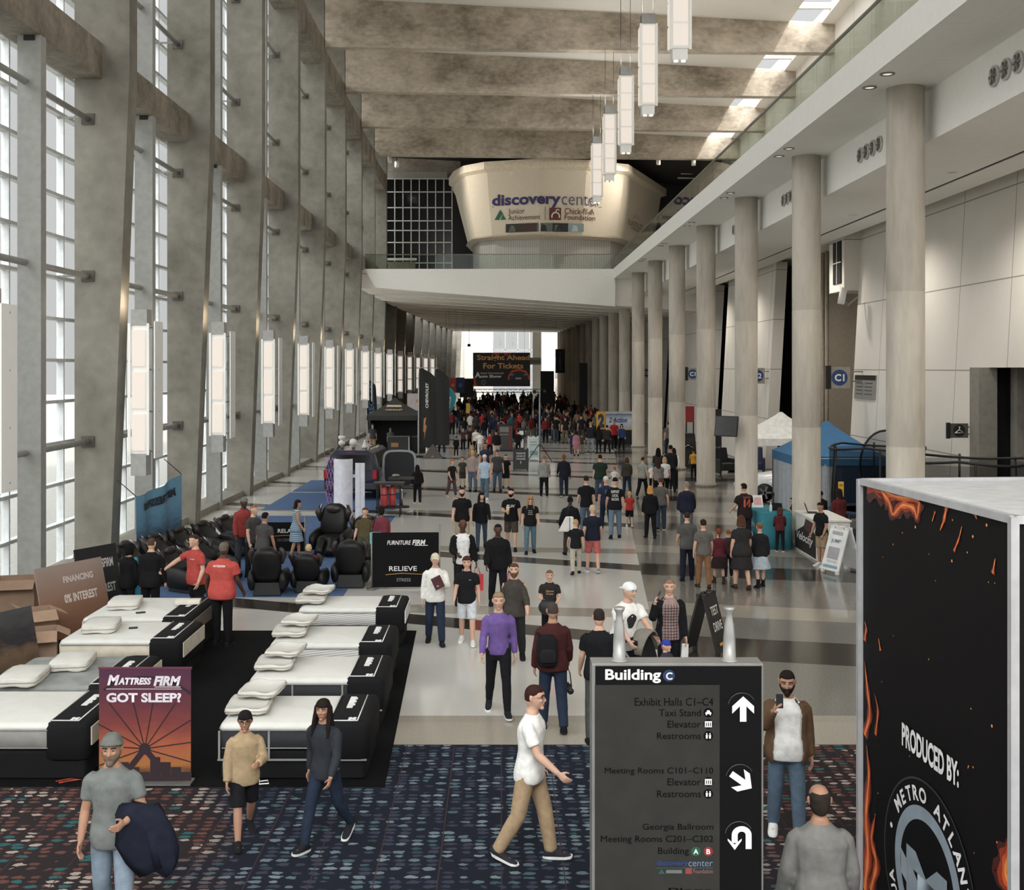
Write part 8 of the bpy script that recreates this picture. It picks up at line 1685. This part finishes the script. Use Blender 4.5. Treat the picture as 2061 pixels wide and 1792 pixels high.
p = W_(pN, pN.pose.arm[0][4]); t = item('book', 'dark red covered book held by the man in the cream cap', 'book', p + Vector((0, -.02, .04)), 10); t.rotation_euler = (R(10), R(-25), R(10)); MB().box(-.09, .09, -.018, .018, -.11, .12).build('cover', mat((66, 34, 40), .5), t, .004); MB().box(-.085, .092, -.013, .013, -.105, .115).build('pages', mat((190, 184, 172), .8), t)
p = W_(pM, pM.pose.arm[1][4].lerp(pM.pose.arm[0][4], .35)); t = item('sports_bag', 'red and black bag hugged by the boy in the dark printed t-shirt', 'bag', p + Vector((-.05, -.04, -.06)), 0); MB().ball((0, 0, 0), (.16, .10, .14), 10).build('pouch', mat((24, 23, 25), .6), t); MB().ball((.06, -.05, -.02), (.11, .07, .10), 8).build('front_pocket', mat((168, 40, 50), .6), t); MB().tube([(-.1, 0, .1), (-.04, -.03, .2), (.05, -.02, .12)], .012, 6).build('strap', M_BLACK, t)
p = W_(pMar, pMar.pose.at(.0)) + Vector((-.12, -.22, .02)); t = item('handbag', 'pale teal handbag at the hip of the woman in maroon', 'bag', p, 0); MB().box(-.14, .14, -.05, .05, -.15, .14).build('pouch', mat((110, 178, 178), .6), t, .03); MB().tube([(-.1, 0, .13), (-.02, .08, .5), (.12, .1, .62)], .012, 6).build('strap', M_BLACK, t)
# glasses
for pp, l in ((pB, 'thin rimmed glasses worn by the young person in the tan jacket'), (pU, 'dark sunglasses worn by the fair haired woman in jeans'), (pD, 'dark rimmed glasses worn by the man in the white t-shirt')):
    M = pp.M @ headframe(pp.pose); t = item('glasses', l, 'glasses', (0, 0, 0)); T = lambda *q: M @ Vector(q); dk = pp is pU
    for s_ in (-1, 1):
        ring = [T(s_ * .033 + .024 * math.cos(2 * PI * i / 14), -.104 + .012 * abs(math.cos(2 * PI * i / 14)) * (s_ * math.cos(2 * PI * i / 14) > 0), .010 + .018 * math.sin(2 * PI * i / 14)) for i in range(15)]
        b = MB().tube(ring, .0022, 5); b.build('rim', M_BLACK, t)
        if dk: MB().add(ring[:14], [tuple(range(14))]).build('lens', M_CGL, t)
        MB().tube([T(s_ * .057, -.09, .014), T(s_ * .083, .01, .012)], .002, 5).build('temple', M_BLACK, t)
    MB().tube([T(-.009, -.104, .012), T(.009, -.104, .012)], .002, 5).build('bridge', M_BLACK, t)
# stroller with a child in it
sp_ = Vector((2.36, 15.95, 0)); t = thing('stroller', 'grey and black stroller pushed by the man in the white cap', 'stroller', sp_, R(52)); MK = cloth((30, 29, 30))
MB().box(-.22, .22, -.22, .24, .52, .60).hexa([(-.22, .2, .54), (.22, .2, .54), (.22, .28, .54), (-.22, .28, .54)], [(-.21, .36, 1.08), (.21, .36, 1.08), (.21, .42, 1.08), (-.21, .42, 1.08)]).build('seat', MK, t)
for s_ in (-1, 1):
    MB().tube([(s_ * .25, .62, 1.02), (s_ * .25, .30, .62), (s_ * .25, -.35, .16)], .016, 8).tube([(s_ * .25, .30, .62), (s_ * .25, .38, .12)], .016, 8).build('frame', M_GREYMET, t)
    for y_ in (-.35, .38): MB().tube([(s_ * .25 - .025, y_, .11), (s_ * .25 + .025, y_, .11)], .11, 16).build('wheel', M_BLACK, t)
MB().tube([(-.25, .62, 1.02), (.25, .62, 1.02)], .022, 10).build('handle', M_BLACK, t)
rg = []
for i in range(9): a = R(70 + 50 * i / 8); rg.append([(.23 * math.cos(PI * j / 10), .22 - .32 * math.cos(a) * (.4 + .6 * math.sin(PI * j / 10)) + .1, .84 + .34 * math.sin(a) * math.sin(PI * j / 10) + .05) for j in range(11)] + [(.215 * math.cos(PI * j / 10), .22 - .30 * math.cos(a) * (.4 + .6 * math.sin(PI * j / 10)) + .1, .84 + .32 * math.sin(a) * math.sin(PI * j / 10) + .05) for j in range(10, -1, -1)])
MB().loft(rg).build('canopy', cloth((112, 108, 100)), t)
JOBS.clear(); FINISH.clear()
person('small child in a blue cap sitting in the stroller', 0, 0, 0, 52, Pose(legs=((80, 60), (80, 60)), arms=((30, 8, 50, 10), (30, 8, 50, 10)), lean=-2, child=1.0, sit=1.06), (52, 50, 56), (40, 42, 50), SB, ('capback', (46, 58, 132)), 'light', sleeve='long', H=1.0, fixed=(2.36, 15.95, .012), vox=.011, eyes=True)
finish_people()
